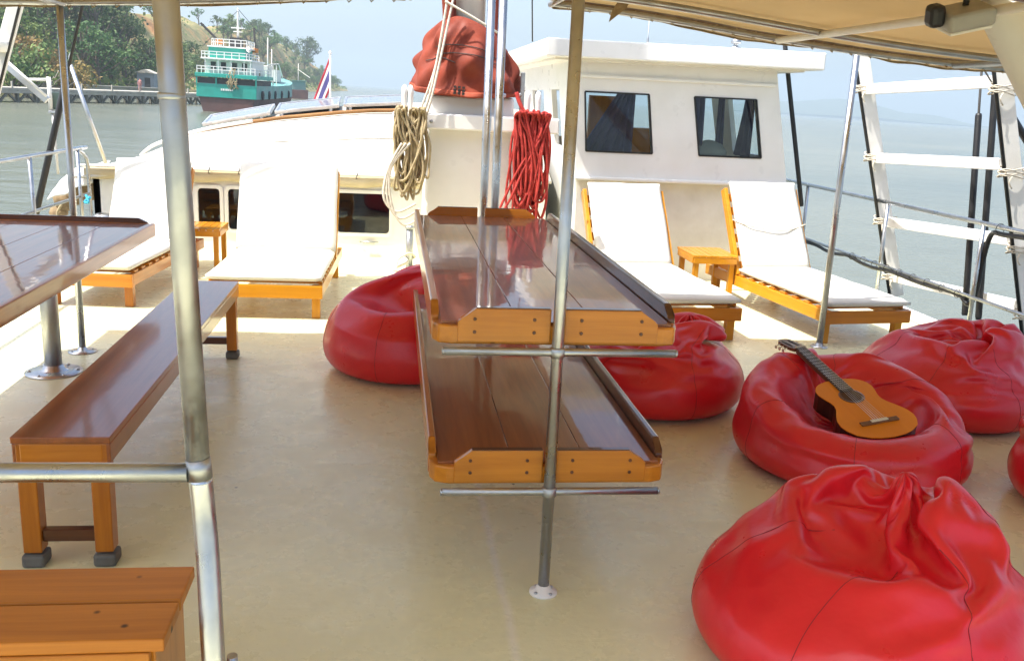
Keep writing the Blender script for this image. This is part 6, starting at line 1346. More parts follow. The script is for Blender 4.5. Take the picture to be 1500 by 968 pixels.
0,0,0,0,0,0,0,0,0,0,0,0,0,0,0,0,0,0,0,0,0,0,0,0,0,0,0,0,0,0,0,0,0,0,0,0,0,0,0,0,0,0,0,0,0,88,2,2,2,2,2,2,1,2,1,0,1,0,0,0,-1,0,-1,-2,-1,-2,-2,-2,-2,-2,
-2,-2,-2,-2,-2,-2,-2,-1,-1,-2,0,-1,0,0,0,1,0,2,1,1,2,2,2,2,2,89,5,5,5,3,5,3,3,2,3,3,1,0,0,0,-2,-1,-3,-2,-4,-3,-6,-3,-5,-5,-4,-4,-5,-5,-4,-4,-4,-3,-2,
-3,-1,-2,0,0,0,2,1,3,2,4,3,4,4,5,5,89,4,7,10,10,5,4,2,4,5,5,2,-3,0,3,-7,-4,3,-12,3,-12,-4,-2,-12,-5,-7,-4,-8,-7,-6,-6,-6,-5,-4,-3,-3,-1,-1,0,0,2,3,4,
4,5,4,3,10,8,5,91,9,10,12,-11,12,23,3,1,7,10,0,-1,-1,-6,4,-7,-2,-9,-8,-4,-4,-15,-7,-8,-9,-6,-11,-7,-13,-2,-9,-6,-5,-4,-4,-2,-1,-1,1,2,4,-12,10,19,7,6,
11,9,2,93,12,18,0,0,18,11,13,10,5,-6,-2,12,-2,-4,-5,-1,-3,-2,-8,-6,-25,-2,-11,-11,-9,-9,-23,2,-17,-1,-9,-8,-6,-5,-4,-3,-2,0,1,1,-19,6,22,15,11,10,12,
3,10,100,17,14,-1,9,9,23,17,8,4,5,-9,15,-1,-6,-14,-31,9,6,0,-50,13,-6,-8,-12,-12,-18,3,-19,0,-15,-24,-9,4,0,-5,-5,-5,-6,5,-13,0,18,-4,7,20,29,9,6,11,
102,11,12,11,10,7,3,37,17,2,0,-2,-34,-46,6,10,20,10,6,-66,-1,9,1,-7,-12,-12,-19,-16,15,-11,-16,-15,-11,-4,0,-5,-4,-7,-8,-4,6,4,3,-3,17,26,17,8,8,12,
95,13,13,10,10,7,3,-5,-24,-13,-15,-6,-1,8,15,20,19,12,-3,-77,-1,14,3,-3,-12,-9,-2,-27,17,-1,-19,-11,-7,-7,-5,-4,0,-7,-7,-2,4,3,7,10,17,20,12,5,4,9,72,
2,-42,44,31,18,10,-3,-18,-12,-18,-18,8,0,18,19,19,11,-9,-81,3,-7,5,4,-25,-16,-2,33,-2,-23,-84,-3,-6,-42,-9,8,-16,39,23,14,10,10,8,4,1,-40,48,39,30,8,
-11,26,-44,18,56,41,-43,-31,47,-19,-34,42,27,-64,30,-6,-2,71,15,-69,-38,-4,9,14,-25,-17,4,24,22,-53,-76,-63,2,-45,-28,-13,-9,10,22,15,13,19,8,0,38,
-32,32,35,80,21,-38,40,-38,0,46,59,-29,-64,64,-36,12,53,25,-84,-15,-14,24,62,69,-29,-59,-14,2,12,-21,-14,8,18,19,-29,-81,-73,-60,-32,-32,-27,-18,-8,4,
7,11,19,16,23,49,-18,38,39,86,22,-41,51,10,-40,64,20,-62,-34,72,-21,45,48,6,-80,-28,-39,30,63,66,34,-47,-31,-8,1,-14,-8,13,15,13,-17,-66,-81,-64,-46,
-42,-39,-34,-27,-15,-10,-1,22,29,43,44,-6,33,66,82,22,-12,-33,58,-3,-12,41,-66,1,74,31,38,23,-6,-71,-70,-30,42,60,59,52,16,-33,-27,-7,-16,-2,10,16,10,
-11,-50,-76,-67,-39,-42,-46,-42,-41,-31,-22,-24,-23,47,44,44,9,56,68,74,21,-88,45,-13,5,11,69,-28,37,-41,45,68,42,-9,-60,-64,-56,46,53,56,52,40,11,
-26,-14,-15,-9,9,13,10,-16,-25,-70,-64,-14,-33,-38,-38,-38,-25,-20,-35,-59,-46,35,35,56,62,62,28,-3,-48,-3,44,-22,57,15,51,-44,1,54,57,47,-18,-43,-48,
-53,-16,53,58,55,53,36,13,-11,-13,-11,0,8,10,-27,-9,-46,-63,-15,-19,-30,-29,-26,-23,-53,-59,-62,-29,-10,55,59,37,0,-20,-5,14,57,-27,52,42,45,-51,-10,
46,40,37,48,-16,-34,-30,-48,-42,24,38,49,49,51,51,21,3,-2,-6,-2,0,-41,-22,9,-47,-52,8,-16,-25,-32,-41,-49,-55,-16,-25,-21,1,-14,-12,1,26,53,31,9,8,19,
34,28,23,-32,19,29,42,45,25,-54,-35,-35,-35,-15,32,32,35,43,21,34,29,8,12,12,7,-7,-48,13,-48,6,-13,-18,-26,-41,-40,-43,-19,1,-39,-4,-6,-11,-24,-39,2,
22,88,40,17,-28,-15,31,36,13,-27,36,33,3,31,-10,-34,-33,-35,16,22,26,3,35,-2,34,34,-32,37,-22,3,20,5,-15,-38,-36,-17,-20,4,-4,-38,1,-42,-8,-18,-42,24,
28,-23,-33,-15,28,61,33,30,11,-27,-26,-10,41,-29,6,33,30,-1,20,3,-36,-25,-14,30,9,19,13,30,-4,36,1,-29,22,-26,-4,36,-23,1,-37,3,-31,29,3,-33,1,-40,2,
-3,-36,-13,27,1,-19,-29,-4,53,21,15,26,0,-15,-27,-24,7,-2,30,4,23,18,13,-15,-21,-23,23,32,-18,23,14,14,5,24,-11,10,-34,-19,-3,26,24,-18,-21,-25,9,18,
6,-34,-4,-20,-2,3,-37,5,12,-10,-2,-30,90]
BAGS[16] = [
0,87,-1,-2,-3,-5,-6,-7,-8,-8,-10,-10,-11,-11,-10,-11,-11,-10,-10,-8,-8,-7,-6,-5,-3,-2,-1,1,2,3,5,6,7,8,8,10,10,11,11,10,11,11,10,10,8,8,7,6,5,3,2,88,
-1,-4,-7,-9,-12,-14,-16,-18,-19,-20,-21,-22,-22,-22,-21,-20,-19,-18,-16,-14,-12,-9,-7,-4,-1,1,4,7,9,12,14,16,18,19,20,21,22,22,22,21,20,19,18,16,14,
12,9,7,4,88,-2,-6,-10,-14,-18,-21,-24,-26,-29,-30,-32,-33,-32,-33,-32,-30,-29,-26,-24,-21,-18,-14,-10,-6,-2,2,6,10,14,18,21,24,26,29,30,32,33,32,33,
32,30,29,26,24,21,18,14,10,6,89,-3,-8,-13,-19,-23,-28,-32,-35,-39,-40,-43,-43,-44,-43,-43,-40,-39,-35,-32,-28,-23,-19,-13,-8,-3,3,8,13,19,23,28,32,35,
39,40,43,43,44,43,43,40,39,35,32,28,23,19,13,8,90,-3,-11,-16,-24,-29,-35,-40,-44,-48,-51,-52,-55,-54,-55,-52,-51,-48,-44,-40,-35,-29,-24,-16,-11,-3,3,
11,16,24,29,35,40,44,48,51,52,55,54,55,52,51,48,44,40,35,29,24,16,11,90,-4,-12,-21,-27,-36,-41,-48,-53,-58,-61,-63,-65,-66,-65,-63,-61,-58,-53,-48,
-41,-36,-27,-21,-12,-4,4,12,21,27,36,41,48,53,58,61,63,65,66,65,63,61,58,53,48,41,36,27,21,12,91,-5,-14,-24,-32,-41,-49,-56,-62,-67,-71,-74,-76,-76,
-76,-74,-71,-67,-62,-56,-49,-41,-32,-24,-14,-5,5,14,24,32,41,49,56,62,67,71,74,76,76,76,74,71,67,62,56,49,41,32,24,14,92,-6,-16,-27,-37,-47,-56,-63,
-71,-77,-81,-85,-86,-88,-86,-85,-81,-77,-71,-63,-56,-47,-37,-27,-16,-6,6,16,27,37,47,56,63,71,77,81,85,86,88,86,85,81,77,71,63,56,47,37,27,16,92,-6,
-18,-31,-42,-52,-63,-71,-80,-86,-91,-95,-98,-98,-98,-95,-91,-86,-80,-71,-63,-52,-42,-31,-18,-6,6,18,31,42,52,63,71,80,86,91,95,98,98,98,95,91,86,80,
71,63,52,42,31,18,90,-7,-20,-34,-46,-58,-70,-79,-88,-95,-101,-106,-108,-108,-108,-106,-101,-95,-88,-79,-70,-58,-46,-34,-20,-7,7,20,34,46,58,70,79,88,
95,101,106,108,108,108,106,101,95,88,79,70,58,46,34,20,72,-7,-22,-36,-50,-63,-74,-86,-94,-103,-108,-114,-116,-116,-116,-114,-108,-103,-94,-86,-74,-63,
-50,-36,-22,-7,7,22,36,50,63,74,86,94,103,108,114,116,116,116,114,108,103,94,86,74,63,50,36,22,48,-8,-22,-38,-52,-66,-77,-89,-99,-107,-114,-118,-121,
-122,-121,-118,-114,-107,-99,-89,-77,-66,-52,-38,-22,-8,8,22,38,52,66,77,89,99,107,114,118,121,122,121,118,114,107,99,89,77,66,52,38,22,27,-7,-24,-38,
-53,-67,-79,-91,-101,-109,-116,-120,-124,-124,-124,-120,-116,-109,-101,-91,-79,-67,-53,-38,-24,-7,7,24,38,53,67,79,91,101,109,116,120,124,124,124,120,
116,109,101,91,79,67,53,38,24,12,-8,-23,-39,-53,-67,-80,-91,-101,-110,-116,-121,-124,-126,-124,-121,-116,-110,-101,-91,-80,-67,-53,-39,-23,-8,8,23,39,
53,67,80,91,101,110,116,121,124,126,124,121,116,110,101,91,80,67,53,39,23,3,-12,-19,-40,-57,-62,-78,-97,-95,-114,-113,-120,-124,-123,-124,-120,-116,
-108,-100,-91,-81,-66,-54,-38,-22,-7,8,25,39,52,67,79,90,100,109,116,120,123,124,124,120,116,108,99,91,79,66,53,38,26,-4,-9,-30,-41,-46,-84,-74,-72,
-109,-101,-115,-119,-121,-122,-116,-122,-116,-102,-97,-93,-81,-63,-53,-42,-21,-7,12,28,35,56,67,74,91,96,107,113,118,121,122,121,118,115,104,95,89,78,
65,52,34,27,-47,27,-47,-45,-45,-36,-75,-90,-96,-108,-113,-115,-117,-118,-118,-111,-117,-79,-89,-90,-98,-48,-62,-15,-16,-32,7,26,60,41,74,55,87,101,94,
112,109,116,118,117,117,97,99,100,70,76,80,47,15,22,-39,12,12,-38,-51,-63,-92,-83,-76,-109,-106,-112,-109,-111,-111,-112,-110,-107,-93,-72,-66,-58,
-18,-27,-49,6,-10,52,28,61,40,66,93,84,94,106,104,112,111,113,110,106,77,84,79,89,55,43,34,20,-49,35,-31,-34,-68,-52,-28,-86,-103,-101,-102,-98,-106,
-106,-106,-103,-96,-103,-101,-27,-60,-59,-62,-43,-36,-4,39,35,37,26,53,77,70,92,86,101,98,105,107,102,104,101,100,83,66,42,45,36,31,24,13,-29,-39,-33,
20,-44,-71,-95,-92,-89,-97,-98,-100,-102,-101,-81,-93,-95,-97,-96,-5,-34,-39,-47,-59,8,21,29,36,40,62,59,68,85,90,90,96,99,101,100,93,92,95,83,35,43,
40,38,37,51,-59,-22,-8,7,17,-71,-74,-76,-92,-92,-92,-93,-94,-95,-94,-95,-81,-71,-89,-88,-73,-41,-40,-14,5,15,24,34,36,27,55,62,53,79,85,87,91,94,95,
93,91,82,87,85,72,51,32,29,28,8,-54,29,-1,-13,-66,-67,-70,-51,-85,-86,-87,-88,-89,-88,-90,-83,-69,-89,-59,-84,-63,-63,-38,33,12,13,20,31,34,27,52,33,
62,76,80,83,86,89,89,84,84,88,80,84,23,40,35,30,25,-24,-33,30,30,-59,-42,-26,-79,-70,-76,-82,-80,-84,-87,-75,-61,-88,-80,-83,-43,-76,-49,-52,-62,-9,7,
26,35,46,54,45,39,54,35,76,76,78,80,82,82,81,79,80,78,20,27,55,37,7,12,13,-63,30,33,-4,-10,-75,-82,-79,-78,-75,-75,-79,-86,-81,-68,-47,-81,-75,-77,
-46,-26,-57,-26,8,1,25,40,47,43,32,23,64,44,73,75,76,78,79,82,37,75,68,67,53,73,-1,-45,8,11,11,-12,11,-4,-3,8,-60,-70,-79,-78,-74,-71,-60,-66,-82,-84,
-48,-79,-39,-61,-11,-37,-54,-18,-36,51,-9,1,41,49,46,53,59,61,71,73,74,76,78,26,77,57,27,69,73,1,8,-30,-24,10,24,-5,-12,8,25,-44,-26,-32,-72,-72,-69,
-70,-82,-52,-79,-76,-64,-72,-65,-10,-74,-34,-4,3,16,10,-11,44,44,43,37,48,58,65,70,72,73,74,15,67,54,1,54,69,41,-31,6,-25,-15,26,46,-45,-10,20,4,-31,
-49,-33,11,-77,-70,-69,-70,-67,-78,-77,-80,-69,-37,-34,-8,-3,1,7,5,-12,-20,68,61,43,37,33,57,64,69,70,73,33,29,25,19,16,62,59,-20,-27,8,-25,34,31,13,
-62,17,2,-2,-49,-12,14,-17,-54,-67,-70,-77,-74,-76,-73,-60,-27,-23,-13,-2,-2,0,-35,-29,-18,48,63,39,58,49,42,48,64,69,62,-38,25,23,25,28,53,60,12,9,
-67,-3,28,22,13,2,-30,-8,-8,-7,9,-2,-5,-12,-56,-60,-63,-74,-80,-71,-41,-27,-11,-13,-5,-1,-21,-39,-3,-38,7,47,33,52,54,50,50,58,63,44,-50,-10,3,41,38,
43,50,30,37,-65,-38,16,16,14,23,27,-75,-14,-2,1,-3,1,-4,-17,-23,-46,-42,-62,-63,-34,-34,-9,-15,-41,21,-64,-29,-25,11,20,4,40,46,42,44,52,49,56,20,-54,
-23,12,62,63,16,-10,47,51,-52,-37,-20,8,26,45,47,-41,-36,28,-7,19,2,-19,-38,-39,-55,10,-45,-50,3,-59,-32,-25,10,-44,-37,-21,-2,-18,19,11,13,36,49,40,
1,49,45,-15,9,-45,16,53,38,16,2,8,40,19,57,-1,-1,-3,-7,-9,42,-37,28,8,-6,-31,-26,-29,-35,-7,-43,-35,22,-46,-17,-42,11,-25,-19,-19,-21,-17,-1,-13,-6,
17,26,40,43,-12,-5,36,44,-31,-33,39,36,6,33,41,12,-43,-1,44,38,-17,-3,28,17,7,16,3,-71,5,-3,-3,-35,11,-37,-4,-27,-21,-10,0,-40,10,-38,-15,14,13,-28,
-33,37,-15,-31,3,33,25,36,14,-33,-13,48,10,-49,17,22,30,21,16,27,-6,-37,4,43,23,-5,32,1,-22,26,-39,-55,6,26,27,-29,6,-27,-2,-35,11,-26,16,-32,-14,2,
-28,-21,32,12,-36,13,31,-36,-27,-6,35,30,31,-11,-31,-29,46,-22,9,42,-12,13,18,14,28,-13,-26,3,-2,30,3,16,29,-1,-33,-19,-29,7,24,19,-30,3,-33,8,-23,8,
12,-22,-14,-6,-4,-32,-10,26,-3,-17,42,-4,-30,-28,6,30,24,20,-19,-23,-15,33,-5,35,0,-6,10,20,11,20,4,-28,-19,-5,23,5,20,25,-12,-93,0,0,11,11,10,10,9,9,
7,6,6,4,2,2,0,-2,-2,-4,-6,-6,-7,-9,-9,-10,-10,-11,-11,-11,-11,-10,-10,-9,-9,-7,-6,-6,-4,-2,-2,0,2,2,4,6,6,7,9,9,10,10,11,11,22,21,21,20,18,17,15,13,
10,9,5,3,0,-3,-5,-9,-10,-13,-15,-17,-18,-20,-21,-21,-22,-22,-21,-21,-20,-18,-17,-15,-13,-10,-9,-5,-3,0,3,5,9,10,13,15,17,18,20,21,21,22,33,32,31,30,
27,26,22,19,16,12,8,5,0,-5,-8,-12,-16,-19,-22,-26,-27,-30,-31,-32,-33,-33,-32,-31,-30,-27,-26,-22,-19,-16,-12,-8,-5,0,5,8,12,16,19,22,26,27,30,31,32,
33,44,43,41,40,37,33,30,26,21,16,11,5,0,-5,-11,-16,-21,-26,-30,-33,-37,-40,-41,-43,-44,-44,-43,-41,-40,-37,-33,-30,-26,-21,-16,-11,-5,0,5,11,16,21,26,
30,33,37,40,41,43,44,55,53,52,50,46,42,37,32,27,20,13,7,0,-7,-13,-20,-27,-32,-37,-42,-46,-50,-52,-53,-55,-55,-53,-52,-50,-46,-42,-37,-32,-27,-20,-13,
-7,0,7,13,20,27,32,37,42,46,50,52,53,55,65,65,62,60,55,50,45,39,31,25,16,8,0,-8,-16,-25,-31,-39,-45,-50,-55,-60,-62,-65,-65,-65,-65,-62,-60,-55,-50,
-45,-39,-31,-25,-16,-8,0,8,16,25,31,39,45,50,55,60,62,65,65,76,75,73,69,65,59,52,45,37,28,19,10,0,-10,-19,-28,-37,-45,-52,-59,-65,-69,-73,-75,-76,-76,
-75,-73,-69,-65,-59,-52,-45,-37,-28,-19,-10,0,10,19,28,37,45,52,59,65,69,73,75,76,87,86,83,79,74,67,60,52,42,32,22,11,0,-11,-22,-32,-42,-52,-60,-67,
-74,-79,-83,-86,-87,-87,-86,-83,-79,-74,-67,-60,-52,-42,-32,-22,-11,0,11,22,32,42,52,60,67,74,79,83,86,87,98,97,93,89,83,75,68,57,48,36,24,13,0,-13,
-24,-36,-48,-57,-68,-75,-83,-89,-93,-97,-98,-98,-97,-93,-89,-83,-75,-68,-57,-48,-36,-24,-13,0,13,24,36,48,57,68,75,83,89,93,97,98,109,106,104,98,92,
84,74,64,53,40,27,13,0,-13,-27,-40,-53,-64,-74,-84,-92,-98,-104,-106,-109,-109,-106,-104,-98,-92,-84,-74,-64,-53,-40,-27,-13,0,13,27,40,53,64,74,84,
92,98,104,106,109,117,115,111,106,98,90,80,69,56,44,29,14,0,-14,-29,-44,-56,-69,-80,-90,-98,-106,-111,-115,-117,-117,-115,-111,-106,-98,-90,-80,-69,
-56,-44,-29,-14,0,14,29,44,56,69,80,90,98,106,111,115,117,122,120,116,110,103,94,84,72,59,44,31,15,0,-15,-31,-44,-59,-72,-84,-94,-103,-110,-116,-120,
-122,-122,-120,-116,-110,-103,-94,-84,-72,-59,-44,-31,-15,0,15,31,44,59,72,84,94,103,110,116,120,122,124,123,118,113,105,96,85,73,60,46,31,15,0,-15,
-31,-46,-60,-73,-85,-96,-105,-113,-118,-123,-124,-124,-123,-118,-113,-105,-96,-85,-73,-60,-46,-31,-15,0,15,31,46,60,73,85,96,105,113,118,123,124,125,
123,119,113,105,97,85,74,60,46,31,16,0,-16,-31,-46,-60,-74,-85,-97,-105,-113,-119,-123,-125,-125,-123,-119,-113,-105,-97,-85,-74,-60,-46,-31,-16,0,16,
31,46,60,74,85,97,105,113,119,123,125,124,122,118,111,107,97,78,80,48,53,28,15,3,-13,-30,-44,-62,-73,-84,-95,-106,-112,-118,-122,-124,-124,-122,-118,
-112,-105,-96,-85,-73,-60,-46,-31,-16,-1,15,30,46,61,74,86,95,105,113,118,122,124,122,118,115,112,89,97,98,54,69,40,26,15,2,-35,-1,-35,-67,-75,-79,
-91,-105,-110,-116,-120,-122,-122,-119,-117,-108,-101,-96,-81,-75,-58,-47,-29,-17,-3,13,30,43,63,77,83,93,104,110,117,119,129,110,108,109,109,111,91,
77,69,47,34,24,15,4,-11,-40,-5,-86,-78,-76,-66,-108,-100,-115,-117,-113,-118,-114,-98,-111,-90,-104,-80,-56,-71,-34,-44,-20,1,18,12,65,65,60,94,90,84,
108,117,116,119,110,109,106,101,94,61,76,81,23,37,16,24,-12,10,-6,-27,-37,-64,-87,-92,-97,-108,-109,-102,-113,-113,-92,-109,-93,-106,-91,-57,-75,-62,
-35,-42,-13,-18,11,22,41,81,76,79,67,98,105,108,111,124,97,102,101,80,90,101,62,25,32,32,41,-4,-3,-12,6,-39,-25,-28,-95,-88,-90,-84,-98,-102,-107,-93,
-100,-100,-103,-93,-67,-81,-54,-61,-36,-39,-20,-7,24,26,23,36,67,85,97,97,100,102,102,106,97,92,95,96,89,70,33,40,45,27,23,16,6,-2,-57,-34,-31,-30,
-11,-101,-94,-93,-91,-80,-99,-98,-96,-93,-92,-70,-81,-76,-54,-46,-45,-30,-16,3,9,33,40,34,33,94,92,93,93,92,80,107,93,92,92,91,64,59,57,23,16,16,11,
20,6,11,2,-47,-59,-32,8,-62,-84,-86,-94,-96,-91,-90,-88,-87,-89,-70,-68,-77,-53,-44,-38,-29,-13,4,18,21,44,40,46,38,82,91,89,88,91,108,85,88,85,48,58,
58,41,13,17,15,15,14,11,7,-4,-14,-8,-65,4,-62,-65,-80,-77,-86,-88,-88,-86,-82,-83,-50,-83,-66,-48,-40,-33,-27,-15,2,29,23,19,41,38,71,66,80,82,84,80,
139,47,67,60,76,82,-30,34,4,15,15,15,11,12,12,-11,-13,-9,-14,-1,-67,-67,-53,-82,-82,-81,-80,-75,-65,-66,-71,-61,-45,-40,-31,-29,-26,-15,-3,4,21,27,36,
57,71,66,79,77,74,73,128,51,39,82,81,-30,-18,8,8,9,12,17,13,19,38,-42,-17,-12,1,-15,-13,-57,-75,-17,-82,-78,-72,-60,-57,-62,-70,-52,-46,-38,-30,-27,
-27,-12,-7,32,20,26,19,62,27,89,65,79,62,80,66,61,79,80,74,11,-30,-5,-7,6,14,40,-36,0,8,45,-16,-56,35,-65,-54,-7,-75,-66,-11,-51,-73,-59,-49,-53,-60,
-53,-43,-34,-31,-29,-24,-18,28,10,36,3,39,44,5,77,77,75,70,63,61,76,76,65,46,70,-30,-14,21,3,19,15,-16,-2,9,15,-23,-26,-37,-2,-52,-76,-75,-73,-64,-51,
-41,18,-36,-44,-58,-52,-41,-35,-30,-27,-22,2,28,7,9,36,41,26,-26,69,76,75,53,29,118,75,65,75,56,-24,35,47,14,5,16,-13,13,2,2,-7,-5,-28,-32,-66,-73,
-71,-69,-47,-46,-34,-42,-32,-28,-27,-28,-52,-40,-32,-30,-20,-8,-3,10,28,16,40,37,-32,-16,63,75,43,46,68,135,58,73,72,8,47,50,39,17,1,5,2,7,-7,6,0,-39,
-42,-61,-71,-70,-60,-21,-33,-43,-59,-28,-23,-28,-31,-41,-40,-38,-30,-25,-41,-17,-11,37,42,41,38,-13,-11,-26,41,58,57,66,71,111,73,70,67,53,46,43,37,
14,5,6,7,-1,-3,-10,-38,-55,-54,-67,-69,-38,-27,-41,-20,-59,-47,-5,-24,-26,-28,-42,-51,-37,-32,-39,-32,-29,33,45,49,41,-4,5,-46,8,48,48,43,56,55,115,
64,64,62,58,54,40,27,-67,-6,38,36,-36,63,-23,-75,-63,-44,-51,2,-31,-30,-38,-56,-52,-32,-22,-2,-14,-30,-47,-52,-47,-40,-30,-16,5,11,55,56,30,13,-53,-6,
18,33,52,50,39,36,80,50,52,47,51,31,26,27,-20,-45,17,31,47,14,-52,-55,-49,-10,-33,-48,-51,-22,12,0,-48,-36,-25,-2,-50,-4,-32,-64,-42,-34,-13,-2,-15,
23,44,54,33,-30,-13,-33,4,49,60,54,23,29,45,38,43,37,30,24,17,20,-7,-13,-23,26,37,9,-16,-49,-42,-29,-1,-19,-43,-34,-47,17,36,-14,-35,-40,-40,-20,-6,
-44,-32,-15,-15,-8,3,7,37,22,38,6,-12,-34,-22,34,36,49,36,40,26,31,27,26,-3,38,-15,25,-24,20,-14,-13,24,33,-10,-41,-27,-26,-12,-21,1,-31,-2,-38,-2,26,
-18,-41,-9,-32,-1,-37,-22,-35,23,25,-37,23,9,36,4,29,-4,4,-19,15,27,25,31,5,14,34,-14,9,23,21,17,-25,18,-28,11,-30,11,27,24,-24,-30,-1,-27,4,-28,-6,
-19,4,-38,6,9,4,-35,-3,-21,-7,-26,-28,0,34,18,-28,27,-2,30,0,29,31,-7,-26,21,3,34,-4,-6,0,24,-9,7,11,21,9,-22,1,-27,-3,-12,32,14,6,-9,-34,15,-25,5,-1,
-25,-6,1,-31,13,7,-4,-26,0,-28,6,-25,-5,23,27,-3,-2,-22,19,27,0,12,22,-5,-5,-4,-8,30,-25,4,0,0,0,0,0,0,0,0,0,0,0,0,0,0,0,0,0,0,0,0,0,0,0,0,0,0,0,0,0,
0,0,0,0,0,0,0,0,0,0,0,0,0,0,0,0,0,0,0,0,0,0,0,0,0,0,0,0,0,0,0,0,0,0,0,0,0,0,0,0,0,0,0,0,0,0,0,0,0,0,0,0,0,0,0,0,0,0,0,0,0,0,0,0,0,0,0,0,0,0,0,0,0,0,0,
0,0,0,0,0,0,0,0,0,0,0,0,0,0,0,0,0,0,0,0,0,0,0,0,0,0,0,0,0,0,0,0,0,0,0,0,0,0,0,0,0,0,0,0,0,0,0,0,0,0,0,0,0,0,0,0,0,0,0,0,0,0,0,0,0,0,0,0,0,0,0,0,0,0,0,
0,0,0,0,0,0,0,0,0,0,0,0,0,0,0,0,0,0,0,0,0,0,0,0,0,0,0,0,0,0,0,0,0,0,0,0,0,0,0,0,0,0,0,0,0,0,0,0,0,0,0,0,0,0,0,0,0,0,0,0,0,0,0,0,0,0,0,0,0,0,0,0,0,0,0,
0,0,0,0,0,0,0,0,0,0,0,0,0,0,0,0,0,0,0,0,0,0,0,0,0,0,0,0,0,0,0,0,0,0,0,0,0,0,0,0,0,0,0,0,0,0,4,0,0,0,0,0,0,0,0,0,0,0,0,0,0,0,0,0,0,0,0,0,0,0,0,0,0,0,0,
0,0,0,0,0,0,0,0,0,0,0,0,0,0,0,0,0,0,0,0,0,6,0,0,0,0,0,0,0,0,0,0,0,0,0,0,0,0,0,0,0,0,0,0,0,0,0,0,0,0,0,0,0,0,0,0,0,0,0,0,0,0,0,0,0,0,0,0,0,0,0,11,0,0,
0,0,0,0,0,0,0,0,0,0,0,0,0,0,0,0,0,0,0,0,0,0,0,0,0,0,0,0,0,0,0,0,0,0,0,0,0,0,0,0,0,0,0,0,0,0,0,22,0,0,0,0,0,0,0,0,0,0,0,0,0,0,0,0,0,0,0,0,0,0,0,0,0,0,
0,0,0,0,0,0,0,0,0,0,0,0,0,0,0,0,0,0,0,0,0,0,0,55,0,0,0,0,0,0,0,0,0,0,0,0,0,0,0,0,0,0,0,0,0,0,0,0,0,0,0,0,0,0,0,0,0,0,0,0,0,0,0,0,0,0,0,0,0,0,0,0,0,76,
0,0,0,0,0,0,0,0,0,0,0,0,0,0,0,0,0,0,0,0,0,0,0,0,0,0,0,0,0,0,0,0,0,0,0,0,0,0,0,0,0,0,0,0,0,0,0,0,0,85,0,0,0,0,0,0,0,0,0,0,0,0,0,0,0,0,0,0,0,0,0,0,0,0,
0,0,0,0,0,0,0,0,0,0,0,0,0,0,0,0,0,0,0,0,0,0,0,0,0,87,1,1,2,1,1,1,1,1,1,0,1,0,0,0,-1,0,-1,-1,-1,-1,-1,-1,-2,-1,-1,-2,-1,-2,-1,-1,-1,-1,-1,-1,0,-1,0,0,
0,1,0,1,1,1,1,1,1,2,1,88,3,4,4,2,4,3,1,3,1,2,1,0,0,0,-1,-1,-2,-2,-2,-3,-3,-3,-4,-3,-4,-4,-3,-4,-3,-3,-3,-2,-2,-2,-1,-1,0,0,0,1,1,2,2,3,2,3,4,3,4,89,6,
4,4,7,-3,6,10,-2,7,1,1,0,0,-9,9,-2,-3,-3,-3,-4,-5,-5,-5,-5,-6,-7,-6,-4,-7,-5,-3,-5,-2,-3,-1,-2,0,0,1,1,3,2,2,4,4,5,5,4,6,64,33,-3,2,9,15,7,6,4,2,-1,1,
1,0,-2,-7,11,-16,-11,-4,11,-12,-1,-22,-13,12,-6,-8,-29,6,-19,12,-4,-20,12,-11,10,1,-2,-2,10,-12,-2,17,-12,7,24,5,-7,3,75,20,29,4,9,7,-20,12,23,-17,6,
-7,12,-17,19,9,1,-4,-15,0,2,-8,-30,-11,1,-9,4,-40,2,-19,9,1,-29,6,5,-10,10,-5,12,2,4,-2,-11,-2,6,19,11,4,7,5,68,30,5,8,-25,23,23,12,-16,-1,2,13,-11,
-7,-7,26,-26,13,17,-42,-11,0,21,-8,-3,-6,-36,-17,-9,7,-5,-31,5,-13,10,-7,7,2,4,-17,-6,24,15,-2,6,-16,-1,2,6,19,108,-9,-12,11,26,23,17,-9,2,7,1,2,1,-4,
-4,-23,-16,-3,3,28,-12,-14,-9,0,21,-16,-21,-12,-7,-4,-37,-6,3,-9,-3,6,-3,-1,-6,4,-15,-10,7,48,-20,-8,2,10,16,32,44,6,24,24,26,10,11,7,-1,-10,-11,-18,
8,0,15,5,-16,-19,-2,35,3,-16,-13,8,-4,-28,-25,-21,-6,13,-33,-26,22,-5,-2,1,-3,-3,-2,-3,-2,-18,-5,1,52,-7,7,14,19,23,45,6,21,29,-41,-18,3,62,-22,5,-10,
-11,-13,22,9,-35,55,1,-14,33,-3,5,-12,-33,-29,-22,-11,-6,2,9,-54,16,9,-4,-2,-2,-1,3,2,-10,-6,2,-8,3,-51,51,26,21,16,-31,35,66,44,-21,-7,-6,-18,36,-36,
-3,-20,-17,-8,42,-37,6,27,1,72,32,-16,-6,23,-23,-29,-22,-11,-5,-10,-21,-28,-31,-65,8,18,16,16,16,21,20,-5,-4,-6,-63,-42,-3,17,37,34,40,22,59,66,-10,
-15,-19,-8,-23,-24,-23,-22,-32,13,19,30,-39,1,25,20,66,74,2,-14,-80,20,-21,-22,-38,-38,-35,-40,-10,-53,9,17,14,7,17,10,63,18,-35,-44,29,-24,9,-16,23,
49,-2,118,51,-18,2,30,-52,24,-15,-16,-22,-24,-36,30,9,16,-33,4,33,11,36,40,-56,-5,27,-64,-63,-40,-43,-35,-27,-11,-16,-27,14,12,3,7,3,69,6,38,-73,-15,
8,80,36,-14,-9,27,40,129,-11,19,34,-46,-24,-65,-26,25,-24,17,5,-45,24,10,46,12,-14,68,-11,45,-8,-9,-20,-49,-63,-59,-65,-49,-43,-23,-16,-10,4,7,1,4,76,
